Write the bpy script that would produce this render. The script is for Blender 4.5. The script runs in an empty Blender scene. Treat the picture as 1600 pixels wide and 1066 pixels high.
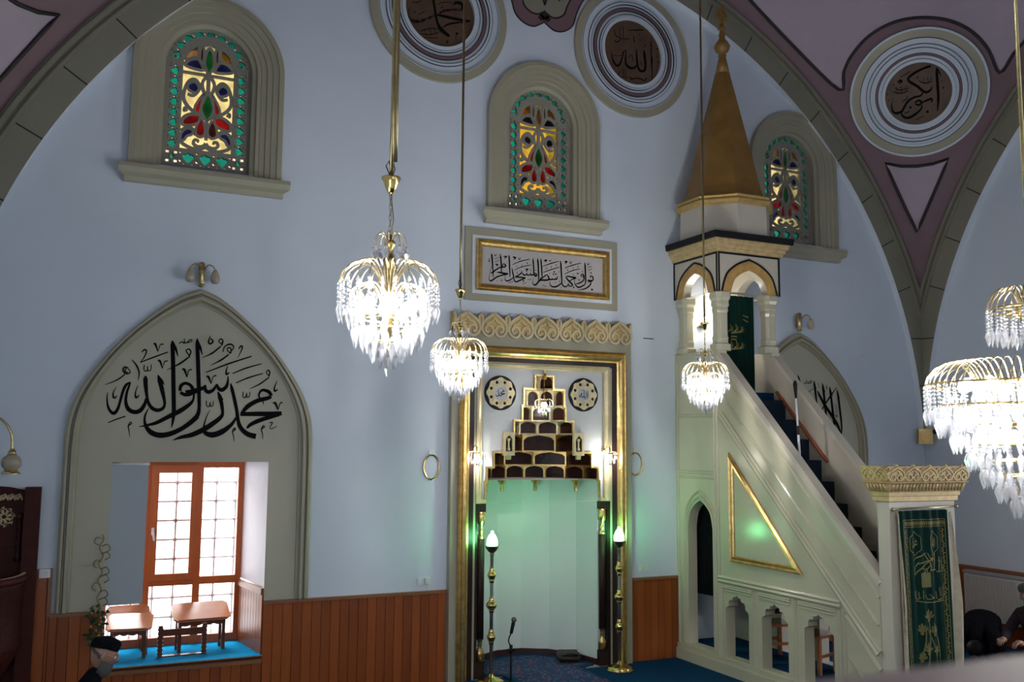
import bpy, bmesh, math, random
from mathutils import Vector, Matrix
from mathutils.geometry import delaunay_2d_cdt
random.seed(7)
PI = math.pi
SC = bpy.context.scene
COL = SC.collection

# ------------------------------------------------------------------ camera
FPX = 1470.0                                  # focal length in pixels of the 1600-wide frame
CAM = Vector((-5.336, -10.53, 2.75))
YAW, PITCH, ROLL = math.radians(25.0), math.radians(6.2), math.radians(0.47)
FW = Vector((math.sin(YAW) * math.cos(PITCH), math.cos(YAW) * math.cos(PITCH), math.sin(PITCH)))
_r = Vector((math.cos(YAW), -math.sin(YAW), 0)); _u = _r.cross(FW)
RT = math.cos(ROLL) * _r + math.sin(ROLL) * _u
UP = -math.sin(ROLL) * _r + math.cos(ROLL) * _u
cd = bpy.data.cameras.new('camera'); cam = bpy.data.objects.new('camera', cd); COL.objects.link(cam)
cd.sensor_width = 36; cd.lens = FPX / 1600 * 36; cd.clip_start = 0.05; cd.clip_end = 200
cd.dof.use_dof = True; cd.dof.focus_distance = 9.0; cd.dof.aperture_fstop = 3.2
cam.matrix_world = Matrix(((RT.x, UP.x, -FW.x, CAM.x), (RT.y, UP.y, -FW.y, CAM.y), (RT.z, UP.z, -FW.z, CAM.z), (0, 0, 0, 1)))
SC.camera = cam
SC.view_settings.view_transform = 'Standard'; SC.view_settings.look = 'None'
SC.view_settings.gamma = 1; SC.view_settings.use_curve_mapping = False
SC.view_settings.exposure = 0.0
SC.cycles.caustics_reflective = False; SC.cycles.caustics_refractive = False
SC.cycles.max_bounces = 8; SC.cycles.diffuse_bounces = 5; SC.cycles.transparent_max_bounces = 24
SC.cycles.sample_clamp_indirect = 6

# ------------------------------------------------------------------ daylight
wd = bpy.data.worlds.new('daylight'); SC.world = wd; wd.use_nodes = True
wd.node_tree.nodes['Background'].inputs[0].default_value = (1.0, 0.97, 0.97, 1)
wd.node_tree.nodes['Background'].inputs[1].default_value = 4.6

def area(name, loc, rot, sx, sy, power, col):
    l = bpy.data.lights.new(name, 'AREA'); l.shape = 'RECTANGLE'; l.size = sx; l.size_y = sy; l.energy = power; l.color = col
    o = bpy.data.objects.new(name, l); o.location = loc; o.rotation_euler = rot; COL.objects.link(o); return o
DAY = (0.93, 0.97, 1.0)
# daylight through the windows of the east wall and of the wall behind the gallery
DN = math.radians(58)                          # skylight comes in slanting downwards
for wy in (-4.4, -8.6, -11.9):
    area('daylight_east_window', (6.55, wy, 1.75), (0, DN, 0), 2.0, 1.5, 150, DAY)
for wy in (-6.6, -9.4):  # fill lamps added along the west wall to brighten the hall
    area('west_fill_light', (-6.55, wy, 1.75), (0, -DN, 0), 2.0, 1.5, 100, DAY)
for wx in (-3.6, 0.5, 4.1):
    area('daylight_rear_window', (wx, -13.1, 3.2), (DN, 0, 0), 1.5, 2.0, 26, DAY)
# open sky above the yard outside the two lower windows
for wx in (-4.14, 4.14):
    area('daylight_yard_window', (wx, 3.0, 4.2), (-math.radians(52), 0, 0), 1.8, 1.8, 520, (1.0, 0.97, 0.95))

# ------------------------------------------------------------------ materials
def mat(name, col, rough=0.6, metal=0.0, noise=0.0, nscale=8.0, bump=0.0, bscale=30.0, emit=None, estr=0.0, spec=0.5, coat=0.0):
    m = bpy.data.materials.new(name); m.use_nodes = True; nt = m.node_tree; b = nt.nodes['Principled BSDF']
    b.inputs['Base Color'].default_value = (*col, 1); b.inputs['Roughness'].default_value = rough; b.inputs['Metallic'].default_value = metal
    b.inputs['Specular IOR Level'].default_value = spec
    if coat: b.inputs['Coat Weight'].default_value = coat; b.inputs['Coat Roughness'].default_value = 0.15
    tc = None
    if noise or bump:
        tc = nt.nodes.new('ShaderNodeTexCoord')
    if noise:
        n = nt.nodes.new('ShaderNodeTexNoise'); n.inputs['Scale'].default_value = nscale; n.inputs['Detail'].default_value = 4
        nt.links.new(tc.outputs['Object'], n.inputs['Vector'])
        r = nt.nodes.new('ShaderNodeMapRange'); r.inputs[1].default_value = 0.3; r.inputs[2].default_value = 0.7
        r.inputs[3].default_value = 1 - noise; r.inputs[4].default_value = 1 + noise * 0.6
        nt.links.new(n.outputs['Fac'], r.inputs[0])
        x = nt.nodes.new('ShaderNodeMix'); x.data_type = 'RGBA'; x.blend_type = 'MULTIPLY'; x.inputs[0].default_value = 1
        x.inputs[6].default_value = (*col, 1); nt.links.new(r.outputs[0], x.inputs[7]); nt.links.new(x.outputs[2], b.inputs['Base Color'])
    if bump:
        n2 = nt.nodes.new('ShaderNodeTexNoise'); n2.inputs['Scale'].default_value = bscale; n2.inputs['Detail'].default_value = 3
        nt.links.new(tc.outputs['Object'], n2.inputs['Vector'])
        bp = nt.nodes.new('ShaderNodeBump'); bp.inputs['Strength'].default_value = bump; bp.inputs['Distance'].default_value = 0.01
        nt.links.new(n2.outputs['Fac'], bp.inputs['Height']); nt.links.new(bp.outputs['Normal'], b.inputs['Normal'])
    if emit: b.inputs['Emission Color'].default_value = (*emit, 1); b.inputs['Emission Strength'].default_value = estr
    return m

def wood(name, c1, c2, pitch=0.0, axis='X', rough=0.35, grain=(14, 14, 1.2)):
    """wood grain along z; with a pitch, every plank of that width gets a tone of its own"""
    m = bpy.data.materials.new(name); m.use_nodes = True; nt = m.node_tree; b = nt.nodes['Principled BSDF']; L = nt.links.new
    tc = nt.nodes.new('ShaderNodeTexCoord'); mp = nt.nodes.new('ShaderNodeMapping'); mp.inputs['Scale'].default_value = grain
    L(tc.outputs['Object'], mp.inputs['Vector'])
    n = nt.nodes.new('ShaderNodeTexNoise'); n.inputs['Scale'].default_value = 1.5; n.inputs['Detail'].default_value = 5; n.inputs['Distortion'].default_value = 0.6
    L(mp.outputs['Vector'], n.inputs['Vector'])
    fac = n.outputs['Fac']
    if pitch:
        sp = nt.nodes.new('ShaderNodeSeparateXYZ'); L(tc.outputs['Object'], sp.inputs[0])
        dv = nt.nodes.new('ShaderNodeMath'); dv.operation = 'DIVIDE'; dv.inputs[1].default_value = pitch; L(sp.outputs[axis], dv.inputs[0])
        fl = nt.nodes.new('ShaderNodeMath'); fl.operation = 'FLOOR'; L(dv.outputs[0], fl.inputs[0])
        wn = nt.nodes.new('ShaderNodeTexWhiteNoise'); wn.noise_dimensions = '1D'; L(fl.outputs[0], wn.inputs['W'])
        ad = nt.nodes.new('ShaderNodeMath'); ad.operation = 'MULTIPLY_ADD'; ad.inputs[1].default_value = 0.55; L(wn.outputs['Value'], ad.inputs[0])
        s = nt.nodes.new('ShaderNodeMath'); s.operation = 'MULTIPLY'; s.inputs[1].default_value = 0.5; L(fac, s.inputs[0]); L(s.outputs[0], ad.inputs[2])
        fac = ad.outputs[0]
    x = nt.nodes.new('ShaderNodeMix'); x.data_type = 'RGBA'; x.inputs[6].default_value = (*c1, 1); x.inputs[7].default_value = (*c2, 1)
    L(fac, x.inputs[0]); L(x.outputs[2], b.inputs['Base Color']); b.inputs['Roughness'].default_value = rough
    return m

def glass(name, col, gloss=0.08):
    m = bpy.data.materials.new(name); m.use_nodes = True; nt = m.node_tree; nt.nodes.remove(nt.nodes['Principled BSDF'])
    t = nt.nodes.new('ShaderNodeBsdfTransparent'); t.inputs[0].default_value = (*col, 1)
    tc = nt.nodes.new('ShaderNodeTexCoord'); n = nt.nodes.new('ShaderNodeTexNoise'); n.inputs['Scale'].default_value = 9
    nt.links.new(tc.outputs['Object'], n.inputs['Vector'])
    r = nt.nodes.new('ShaderNodeMapRange'); r.inputs[1].default_value = 0.35; r.inputs[2].default_value = 0.65; r.inputs[3].default_value = 0.7; r.inputs[4].default_value = 1.15
    nt.links.new(n.outputs['Fac'], r.inputs[0])
    x = nt.nodes.new('ShaderNodeMix'); x.data_type = 'RGBA'; x.blend_type = 'MULTIPLY'; x.inputs[0].default_value = 1; x.inputs[6].default_value = (*col, 1)
    nt.links.new(r.outputs[0], x.inputs[7]); nt.links.new(x.outputs[2], t.inputs[0])
    g = nt.nodes.new('ShaderNodeBsdfGlossy'); g.inputs['Roughness'].default_value = 0.1
    mx = nt.nodes.new('ShaderNodeMixShader'); mx.inputs[0].default_value = gloss
    nt.links.new(t.outputs[0], mx.inputs[1]); nt.links.new(g.outputs[0], mx.inputs[2]); nt.links.new(mx.outputs[0], nt.nodes['Material Output'].inputs[0])
    return m

def crystal(name, col=(0.95, 0.96, 1.0), t=0.30):
    m = bpy.data.materials.new(name); m.use_nodes = True; nt = m.node_tree; nt.nodes.remove(nt.nodes['Principled BSDF'])
    a = nt.nodes.new('ShaderNodeBsdfTransparent'); a.inputs[0].default_value = (*col, 1)
    d = nt.nodes.new('ShaderNodeBsdfTranslucent'); d.inputs[0].default_value = (0.60, 0.61, 0.64, 1)
    g = nt.nodes.new('ShaderNodeBsdfGlossy'); g.inputs['Roughness'].default_value = 0.08
    m1 = nt.nodes.new('ShaderNodeMixShader'); m1.inputs[0].default_value = 0.5
    nt.links.new(d.outputs[0], m1.inputs[1]); nt.links.new(g.outputs[0], m1.inputs[2])
    m2 = nt.nodes.new('ShaderNodeMixShader'); m2.inputs[0].default_value = 1 - t
    nt.links.new(a.outputs[0], m2.inputs[1]); nt.links.new(m1.outputs[0], m2.inputs[2]); nt.links.new(m2.outputs[0], nt.nodes['Material Output'].inputs[0])
    return m

def emis(name, col, s):
    m = bpy.data.materials.new(name); m.use_nodes = True; b = m.node_tree.nodes['Principled BSDF']
    b.inputs['Base Color'].default_value = (*col, 1); b.inputs['Emission Color'].default_value = (*col, 1); b.inputs['Emission Strength'].default_value = s
    return m

def rug_material():
    m = bpy.data.materials.new('oriental_rug'); m.use_nodes = True; nt = m.node_tree; b = nt.nodes['Principled BSDF']; L = nt.links.new
    tc = nt.nodes.new('ShaderNodeTexCoord')
    def vor(scale, lo, hi):
        v = nt.nodes.new('ShaderNodeTexVoronoi'); v.inputs['Scale'].default_value = scale; L(tc.outputs['Object'], v.inputs['Vector'])
        r = nt.nodes.new('ShaderNodeMapRange'); r.inputs[1].default_value = lo; r.inputs[2].default_value = hi; L(v.outputs['Distance'], r.inputs[0]); return r.outputs[0], v
    a, _ = vor(11, 0.30, 0.34); c, vc = vor(19, 0.24, 0.27); d, _ = vor(6.5, 0.2, 0.22)
    def mix(f, A, B):
        x = nt.nodes.new('ShaderNodeMix'); x.data_type = 'RGBA'
        L(f, x.inputs[0])
        for s, v in ((6, A), (7, B)):
            if isinstance(v, tuple): x.inputs[s].default_value = (*v, 1)
            else: L(v, x.inputs[s])
        return x.outputs[2]
    base = mix(d, (0.16, 0.018, 0.03), (0.012, 0.035, 0.12))
    base = mix(a, (0.03, 0.10, 0.17), base)
    base = mix(c, mix(vc.outputs['Color'], (0.30, 0.22, 0.16), (0.2, 0.03, 0.04)), base)
    L(base, b.inputs['Base Color']); b.inputs['Roughness'].default_value = 0.95
    return m

M = dict(
    wall=mat('white_wall_paint', (0.66, 0.725, 0.81), 0.45, noise=0.03, nscale=1.5, bump=0.05, bscale=12),
    reveal=mat('white_reveal_paint', (0.72, 0.76, 0.82), 0.45, noise=0.03),
    khaki=mat('khaki_oil_paint', (0.37, 0.345, 0.25), 0.38, noise=0.04, nscale=3, bump=0.08, bscale=10),
    arch=mat('khaki_arch_panel', (0.44, 0.42, 0.32), 0.5, noise=0.04, nscale=2),
    stone=mat('painted_stone_band', (0.26, 0.245, 0.185), 0.55, noise=0.06, nscale=3),
    joint=mat('dark_joint_line', (0.03, 0.025, 0.02), 0.8),
    plaster=mat('grey_plaster_tracery', (0.27, 0.255, 0.21), 0.7, noise=0.08, nscale=10),
    cream=mat('cream_oil_paint', (0.50, 0.47, 0.345), 0.22, noise=0.04, nscale=3, bump=0.12, bscale=9),
    cream2=mat('pale_oil_paint', (0.55, 0.50, 0.41), 0.3, noise=0.05, nscale=3, bump=0.1, bscale=9),
    gold=mat('gold_leaf', (0.80, 0.56, 0.22), 0.30, 1.0, noise=0.25, nscale=14, bump=0.25, bscale=40),
    goldpaint=mat('gold_paint', (0.62, 0.42, 0.15), 0.4, 0.5, noise=0.2, nscale=12),
    goldlight=mat('pale_gilt_paint', (0.66, 0.55, 0.33), 0.38, 0.35, noise=0.12, nscale=12),
    crown=mat('gilded_plaster', (0.62, 0.45, 0.22), 0.42, 0.3, noise=0.2, nscale=14),
    brass=mat('polished_brass', (0.86, 0.62, 0.22), 0.16, 1.0),
    palebrass=mat('pale_brass_wire', (0.92, 0.76, 0.46), 0.25, 1.0),
    stepcarpet=mat('shaded_step_carpet', (0.004, 0.014, 0.034), 0.95, noise=0.25, nscale=30),  # navy carpet with the stair's shade put into its colour
    antique=mat('old_brass', (0.50, 0.40, 0.20), 0.3, 1.0, noise=0.15, nscale=20),
    ochre=mat('ochre_marbled_paint', (0.50, 0.30, 0.09), 0.4, noise=0.3, nscale=9),
    spire=mat('bronze_painted_sheet', (0.30, 0.165, 0.045), 0.42, 0.25, noise=0.22, nscale=4),
    darkbrown=mat('dark_brown_paint', (0.030, 0.016, 0.013), 0.38, spec=0.22, noise=0.2, nscale=8),
    cell=mat('glossy_maroon_paint', (0.030, 0.011, 0.009), 0.22, noise=0.3, nscale=6, bump=0.2, bscale=14, spec=0.18),
    pier=mat('pale_ring_paint', (0.58, 0.645, 0.73), 0.5),
    black=mat('black_paint', (0.008, 0.008, 0.009), 0.5, spec=0.2),
    ink=mat('black_calligraphy_paint', (0.006, 0.006, 0.007), 0.85, spec=0.08),
    silver=mat('silver_grey_paint', (0.60, 0.61, 0.62), 0.3, noise=0.06, nscale=4, bump=0.2, bscale=12),
    white=mat('white_plaster', (0.78, 0.80, 0.80), 0.4),
    whiteplastic=mat('white_plastic', (0.75, 0.77, 0.78), 0.35),
    pinkdark=mat('dusky_pink_paint', (0.19, 0.115, 0.13), 0.6, noise=0.08, nscale=2),
    pinklight=mat('pale_mauve_paint', (0.42, 0.34, 0.40), 0.6, noise=0.08, nscale=1.5),
    line=mat('dark_outline_paint', (0.02, 0.012, 0.014), 0.6),
    disc=mat('brown_medallion_paint', (0.10, 0.055, 0.032), 0.5, noise=0.35, nscale=4),
    plumring=mat('plum_ring_paint', (0.17, 0.10, 0.12), 0.5),
    paper=mat('warm_grey_panel', (0.50, 0.46, 0.44), 0.6, noise=0.05, nscale=30),
    dado=wood('varnished_board', (0.17, 0.036, 0.006), (0.38, 0.095, 0.018), 0.105),
    dadoy=wood('varnished_board_side', (0.17, 0.036, 0.006), (0.38, 0.095, 0.018), 0.105, 'Y'),
    cap=wood('varnished_rail', (0.20, 0.08, 0.03), (0.30, 0.13, 0.055), grain=(1.2, 14, 14)),
    window=wood('orange_varnished_wood', (0.42, 0.085, 0.014), (0.58, 0.14, 0.025), rough=0.3),
    tablewood=wood('polished_table_wood', (0.36, 0.12, 0.05), (0.52, 0.21, 0.10), rough=0.16, grain=(3, 12, 12)),
    tabledark=wood('dark_table_wood', (0.09, 0.022, 0.012), (0.15, 0.045, 0.02), rough=0.3),
    carved=mat('carved_mahogany', (0.045, 0.008, 0.007), 0.45, spec=0.25, noise=0.4, nscale=30, bump=0.9, bscale=55),
    mahog=mat('dark_mahogany', (0.055, 0.011, 0.009), 0.5, spec=0.15, noise=0.2, nscale=10),
    fret=mat('pale_fretwork', (0.55, 0.40, 0.22), 0.5),
    carpet=mat('navy_carpet', (0.006, 0.045, 0.105), 0.95, spec=0.05, noise=0.25, nscale=30, bump=0.3, bscale=200),
    bluecarpet=mat('bright_blue_carpet', (0.003, 0.22, 0.44), 0.9, spec=0.03, noise=0.15, nscale=20),
    rug=rug_material(),
    rugedge=mat('dark_red_skirting', (0.04, 0.008, 0.012), 0.6),
    blind=mat('grey_blue_blind', (0.40, 0.44, 0.48), 0.8),
    clear=glass('window_glass', (0.93, 0.93, 0.94), 0.05),
    hazy=glass('hazy_window_glass', (0.62, 0.60, 0.60), 0.06),
    iron=mat('grey_iron', (0.35, 0.35, 0.37), 0.5),
    crystal=crystal('cut_crystal'),
    bulb=emis('lit_bulb', (1.0, 0.97, 0.92), 38),
    greenbulb=emis('green_lit_globe', (0.20, 1.0, 0.36), 62.0),
    shade=mat('frosted_amber_shade', (0.42, 0.36, 0.27), 0.25, noise=0.1, nscale=20),
    steel=mat('grey_tube', (0.16, 0.17, 0.17), 0.35, 0.8),
    greencloth=mat('green_velvet', (0.003, 0.026, 0.019), 0.8, spec=0.1, noise=0.2, nscale=5),
    embroid=mat('gold_embroidery', (0.24, 0.19, 0.045), 0.6, 0.1, noise=0.2, nscale=60),
    embroid2=mat('faded_gold_embroidery', (0.13, 0.115, 0.022), 0.6, noise=0.3, nscale=60),
    lining=mat('cream_lining', (0.47, 0.41, 0.29), 0.8, noise=0.2, nscale=10),
    darkcloth=mat('black_cloth', (0.006, 0.006, 0.008), 0.95, spec=0.05, noise=0.3, nscale=12),
    plumcloth=mat('dark_plum_jacket', (0.030, 0.022, 0.027), 0.9, spec=0.1, noise=0.25, nscale=20),
    bluetrouser=mat('blue_cloth', (0.01, 0.05, 0.16), 0.85),
    skin=mat('skin', (0.30, 0.16, 0.11), 0.5, noise=0.08, nscale=12),
    greyhair=mat('grey_hair', (0.065, 0.062, 0.06), 0.9, noise=0.3, nscale=60, bump=0.5, bscale=90),
    whitepaper=mat('white_paper', (0.80, 0.78, 0.76), 0.7),
    radiator=mat('white_radiator_enamel', (0.62, 0.60, 0.55), 0.35),
    leaf=mat('dark_green_leaf', (0.02, 0.06, 0.015), 0.5, noise=0.3, nscale=20),
    dried=mat('dried_vine', (0.26, 0.20, 0.08), 0.6, noise=0.3, nscale=20),
    redorange=mat('red_orange_handrail', (0.34, 0.085, 0.03), 0.35),
    bag=mat('dark_brown_leather', (0.03, 0.022, 0.016), 0.5, noise=0.2, nscale=8),
    rail=mat('pinkish_stone_coping', (0.62, 0.47, 0.43), 0.4, noise=0.06, nscale=5),
    teal=glass('teal_glass', (0.002, 0.062, 0.040), 0.06), yellow=glass('yellow_glass', (0.235, 0.185, 0.072), 0.06),
    amber=glass('amber_glass', (0.175, 0.100, 0.008), 0.06), pale=glass('pale_glass', (0.26, 0.215, 0.155), 0.06),
    red=glass('red_glass', (0.20, 0.006, 0.014), 0.06), plum=glass('plum_glass', (0.034, 0.009, 0.012), 0.06),
    blue=glass('blue_glass', (0.006, 0.009, 0.125), 0.06), green=glass('green_glass', (0.004, 0.080, 0.034), 0.06), rose=glass('rose_glass', (0.20, 0.135, 0.12), 0.06),
)

# ------------------------------------------------------------------ mesh helpers
def unproj(px, py):
    return (FW + RT * ((px - 800) / FPX) - UP * ((py - 533) / FPX))
def on_wall(px, py, y=0.0):
    d = unproj(px, py); return CAM + d * ((y - CAM.y) / d.y)
def on_floor(px, py, z=0.0):
    d = unproj(px, py); return CAM + d * ((z - CAM.z) / d.z)
def on_side(px, py, x):
    d = unproj(px, py); return CAM + d * ((x - CAM.x) / d.x)

def FR(y):            # plane of the qibla wall: u = x, v = z, h = towards the room
    return lambda u, v, h=0.0: Vector((u, y - h, v))
def SD(x, s=-1):      # plane across it: u = y, v = z, h along s*x
    return lambda u, v, h=0.0: Vector((x + s * h, u, v))
def FLR(z):
    return lambda u, v, h=0.0: Vector((u, v, z + h))

class MB:
    def __init__(s): s.v = []; s.f = []; s.m = []; s.sm = []
    def add(s, vs, fs, mi=0, smooth=False):
        o = len(s.v); s.v += [Vector(p) for p in vs]
        for f in fs: s.f.append([i + o for i in f]); s.m.append(mi); s.sm.append(smooth)
    def box(s, x0, x1, y0, y1, z0, z1, mi=0):
        vs = [(x, y, z) for z in (z0, z1) for y in (y0, y1) for x in (x0, x1)]
        s.add(vs, [(0, 2, 3, 1), (4, 5, 7, 6), (0, 1, 5, 4), (2, 6, 7, 3), (0, 4, 6, 2), (1, 3, 7, 5)], mi)
    def obox(s, a, b, w, t, up=(0, 0, 1), mi=0):
        a, b, up = Vector(a), Vector(b), Vector(up); d = (b - a).normalized(); sd = d.cross(up).normalized(); up = sd.cross(d)
        vs = [p + sd * w / 2 * i + up * t / 2 * j for p in (a, b) for i in (-1, 1) for j in (-1, 1)]
        s.add(vs, [(0, 1, 3, 2), (4, 6, 7, 5), (0, 4, 5, 1), (2, 3, 7, 6), (0, 2, 6, 4), (1, 5, 7, 3)], mi)
    def plate(s, outer, holes, T, h0=0.0, h1=None, mi=0, side_mi=None):
        """flat panel with holes in plane T between heights h0 and h1 (h1 None: one face)"""
        loops = [outer] + list(holes); co = []; ed = []; 
        for lp in loops:
            o = len(co); n = len(lp); co += [Vector(p) for p in lp]; ed += [(o + i, o + (i + 1) % n) for i in range(n)]
        V, E_, F, _, _, _ = delaunay_2d_cdt(co, ed, [], 0, 1e-6)
        def inside(p):
            c = False
            for lp in loops:
                n = len(lp); j = n - 1
                for i in range(n):
                    xi, yi = lp[i]; xj, yj = lp[j]
                    if (yi > p[1]) != (yj > p[1]) and p[0] < (xj - xi) * (p[1] - yi) / (yj - yi) + xi: c = not c
                    j = i
            return c
        keep = [f for f in F if inside(((V[f[0]][0] + V[f[1]][0] + V[f[2]][0]) / 3, (V[f[0]][1] + V[f[1]][1] + V[f[2]][1]) / 3))]
        if h1 is None:
            s.add([T(p[0], p[1], h0) for p in V], keep, mi); return
        s.add([T(p[0], p[1], h1) for p in V], keep, mi)
        s.add([T(p[0], p[1], h0) for p in V], [list(reversed(f)) for f in keep], mi)
        for lp in loops:
            n = len(lp)
            s.add([T(p[0], p[1], h) for h in (h0, h1) for p in lp], [(i, (i + 1) % n, n + (i + 1) % n, n + i) for i in range(n)], mi if side_mi is None else side_mi)
    def sweep(s, path, prof, T, closed=False, mi=0, smooth=False):
        """moulding: profile [(offset to the left of travel, height)] along a 2D path with mitred corners"""
        n = len(path); P = [Vector(p) for p in path]; rings = []
        for i in range(n):
            a = P[i - 1] if (i > 0 or closed) else None; b = P[(i + 1) % n] if (i < n - 1 or closed) else None
            d1 = (P[i] - a).normalized() if a is not None else None; d2 = (b - P[i]).normalized() if b is not None else None
            if d1 is None: d1 = d2
            if d2 is None: d2 = d1
            n1 = Vector((-d1.y, d1.x)); n2 = Vector((-d2.y, d2.x)); mm = n1 + n2
            mm = mm.normalized() if mm.length > 1e-6 else n1
            k = 1 / max(0.35, mm.dot(n1))
            rings.append([T(*(P[i] + mm * k * o), h) for o, h in prof])
        m = len(prof); vs = [v for r in rings for v in r]; fs = []
        for i in range(n if closed else n - 1):
            j = (i + 1) % n
            for k in range(m): fs.append((i * m + k, j * m + k, j * m + (k + 1) % m, i * m + (k + 1) % m))
        if not closed: fs.append(tuple(range(m))); fs.append(tuple(reversed(range((n - 1) * m, n * m))))
        s.add(vs, fs, mi, smooth)
    def tube(s, pts, r, n=8, mi=0, closed=False, smooth=True, rs=None, cap=True):
        P = [Vector(p) for p in pts]; N = len(P); rings = []; ref = None
        for i in range(N):
            d = (P[(i + 1) % N] - P[i - 1]) if closed or 0 < i < N - 1 else (P[1] - P[0] if i == 0 else P[-1] - P[-2])
            d = d.normalized() if d.length > 1e-9 else Vector((0, 0, 1))
            if ref is None: ref = Vector((0, 0, 1)) if abs(d.z) < 0.9 else Vector((1, 0, 0))
            x = d.cross(ref)
            if x.length < 1e-4: x = d.cross(Vector((0.3, 1, 0.2)))
            x.normalize(); y = x.cross(d).normalized(); ref = y if not closed else ref
            rr = rs[i] if rs else r
            rings.append([P[i] + x * math.cos(2 * PI * k / n) * rr + y * math.sin(2 * PI * k / n) * rr for k in range(n)])
        vs = [v for q in rings for v in q]; fs = []
        for i in range(N if closed else N - 1):
            j = (i + 1) % N
            for k in range(n): fs.append((i * n + k, i * n + (k + 1) % n, j * n + (k + 1) % n, j * n + k))
        if cap and not closed: fs.append(tuple(reversed(range(n)))); fs.append(tuple(range((N - 1) * n, N * n)))
        s.add(vs, fs, mi, smooth)
    def lathe(s, prof, c=(0, 0, 0), n=20, mi=0, smooth=True, ph=0.0, sx=1.0, sy=1.0):
        c = Vector(c); vs = []; fs = []; m = len(prof)
        for r, z in prof:
            for k in range(n): a = 2 * PI * k / n + ph; vs.append(c + Vector((r * sx * math.cos(a), r * sy * math.sin(a), z)))
        for i in range(m - 1):
            for k in range(n): fs.append((i * n + k, i * n + (k + 1) % n, (i + 1) * n + (k + 1) % n, (i + 1) * n + k))
        if prof[0][0] > 1e-6: fs.append(tuple(reversed(range(n))))
        if prof[-1][0] > 1e-6: fs.append(tuple(range((m - 1) * n, m * n)))
        s.add(vs, fs, mi, smooth)
    def ball(s, c, r, n=10, m=6, mi=0, sz=1.0):
        s.lathe([(max(1e-7, r * math.sin(PI * i / m)), -r * sz * math.cos(PI * i / m)) for i in range(m + 1)], c, n, mi)
    def stroke(s, pts, T, h=0.0, mi=0, sub=4, th=0.0):
        """brush stroke: points (u, v, width) smoothed and laid flat in plane T"""
        P = []
        n = len(pts)
        for i in range(n - 1):
            p0, p1, p2, p3 = pts[max(0, i - 1)], pts[i], pts[i + 1], pts[min(n - 1, i + 2)]
            for k in range(sub):
                t = k / sub; q = []
                for c in range(3):
                    a, b, d, e = p0[c], p1[c], p2[c], p3[c]
                    q.append(0.5 * (2 * b + (d - a) * t + (2 * a - 5 * b + 4 * d - e) * t * t + (3 * b - a - 3 * d + e) * t ** 3))
                q[2] = p1[2] + (p2[2] - p1[2]) * t
                P.append(q)
        P.append(list(pts[-1])); N = len(P); vs = []
        for i in range(N):
            a = P[max(0, i - 1)]; b = P[min(N - 1, i + 1)]; d = Vector((b[0] - a[0], b[1] - a[1]))
            d = d.normalized() if d.length > 1e-9 else Vector((1, 0)); w = P[i][2] / 2
            for sg in (1, -1): vs.append((P[i][0] - d.y * w * sg, P[i][1] + d.x * w * sg))
        m = len(vs)
        if th:
            full = [T(u, v, h + th) for u, v in vs] + [T(u, v, h) for u, v in vs]
            fs = [(2 * i, 2 * i + 1, 2 * i + 3, 2 * i + 2) for i in range(N - 1)]
            fs += [(2 * i, 2 * i + 2, m + 2 * i + 2, m + 2 * i) for i in range(N - 1)] + [(2 * i + 1, m + 2 * i + 1, m + 2 * i + 3, 2 * i + 3) for i in range(N - 1)]
            fs += [(0, m, m + 1, 1), (m - 2, m - 1, 2 * m - 1, 2 * m - 2)]
            s.add(full, fs, mi)
        else:
            s.add([T(u, v, h) for u, v in vs], [(2 * i, 2 * i + 1, 2 * i + 3, 2 * i + 2) for i in range(N - 1)], mi)
    def build(s, name, mats, parent=None, fix=False):
        me = bpy.data.meshes.new(name); off = Vector((0, 0, 0)); p = parent
        while p is not None: off += p.location; p = p.parent
        me.from_pydata([tuple(v - off) for v in s.v], [], s.f)
        for m in (mats if isinstance(mats, (list, tuple)) else [mats]): me.materials.append(M[m] if isinstance(m, str) else m)
        me.polygons.foreach_set('material_index', s.m); me.polygons.foreach_set('use_smooth', s.sm)
        if fix:
            bm = bmesh.new(); bm.from_mesh(me); bmesh.ops.recalc_face_normals(bm, faces=bm.faces); bm.to_mesh(me); bm.free()
        me.update(); o = bpy.data.objects.new(name, me); COL.objects.link(o)
        if parent is not None: o.parent = parent
        return o

def tag(o, label=None, cat=None, group=None, kind=None):
    if label: o['label'] = label
    if cat: o['category'] = cat
    if group: o['group'] = group
    if kind: o['kind'] = kind
    return o
def empty(name, loc, label=None, cat=None, group=None, kind=None):
    o = bpy.data.objects.new(name, None); o.location = loc; o.empty_display_size = 0.1; COL.objects.link(o)
    return tag(o, label, cat, group, kind)
def copy_tree(o, parent=None):
    c = o.copy(); COL.objects.link(c)
    if parent is not None: c.parent = parent
    for ch in list(o.children): copy_tree(ch, c)
    return c
def cr(pts, sub=5, closed=False):
    """smooth 2D curve through points"""
    out = []; n = len(pts)
    for i in range(n if closed else n - 1):
        g = lambda k: pts[k % n] if closed else pts[max(0, min(n - 1, k))]
        p0, p1, p2, p3 = g(i - 1), g(i), g(i + 1), g(i + 2)
        for k in range(sub):
            t = k / sub
            out.append(tuple(0.5 * (2 * b + (d - a) * t + (2 * a - 5 * b + 4 * d - e) * t * t + (3 * b - a - 3 * d + e) * t ** 3) for a, b, d, e in zip(p0, p1, p2, p3)))
    if not closed: out.append(tuple(pts[-1]))
    return out
def circ(cx, cy, r, n=32, a0=0.0, a1=2 * PI, end=False):
    return [(cx + r * math.cos(a0 + (a1 - a0) * i / n), cy + r * math.sin(a0 + (a1 - a0) * i / n)) for i in range(n + (1 if end else 0))]
def rect(x0, x1, y0, y1): return [(x0, y0), (x1, y0), (x1, y1), (x0, y1)]
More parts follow.
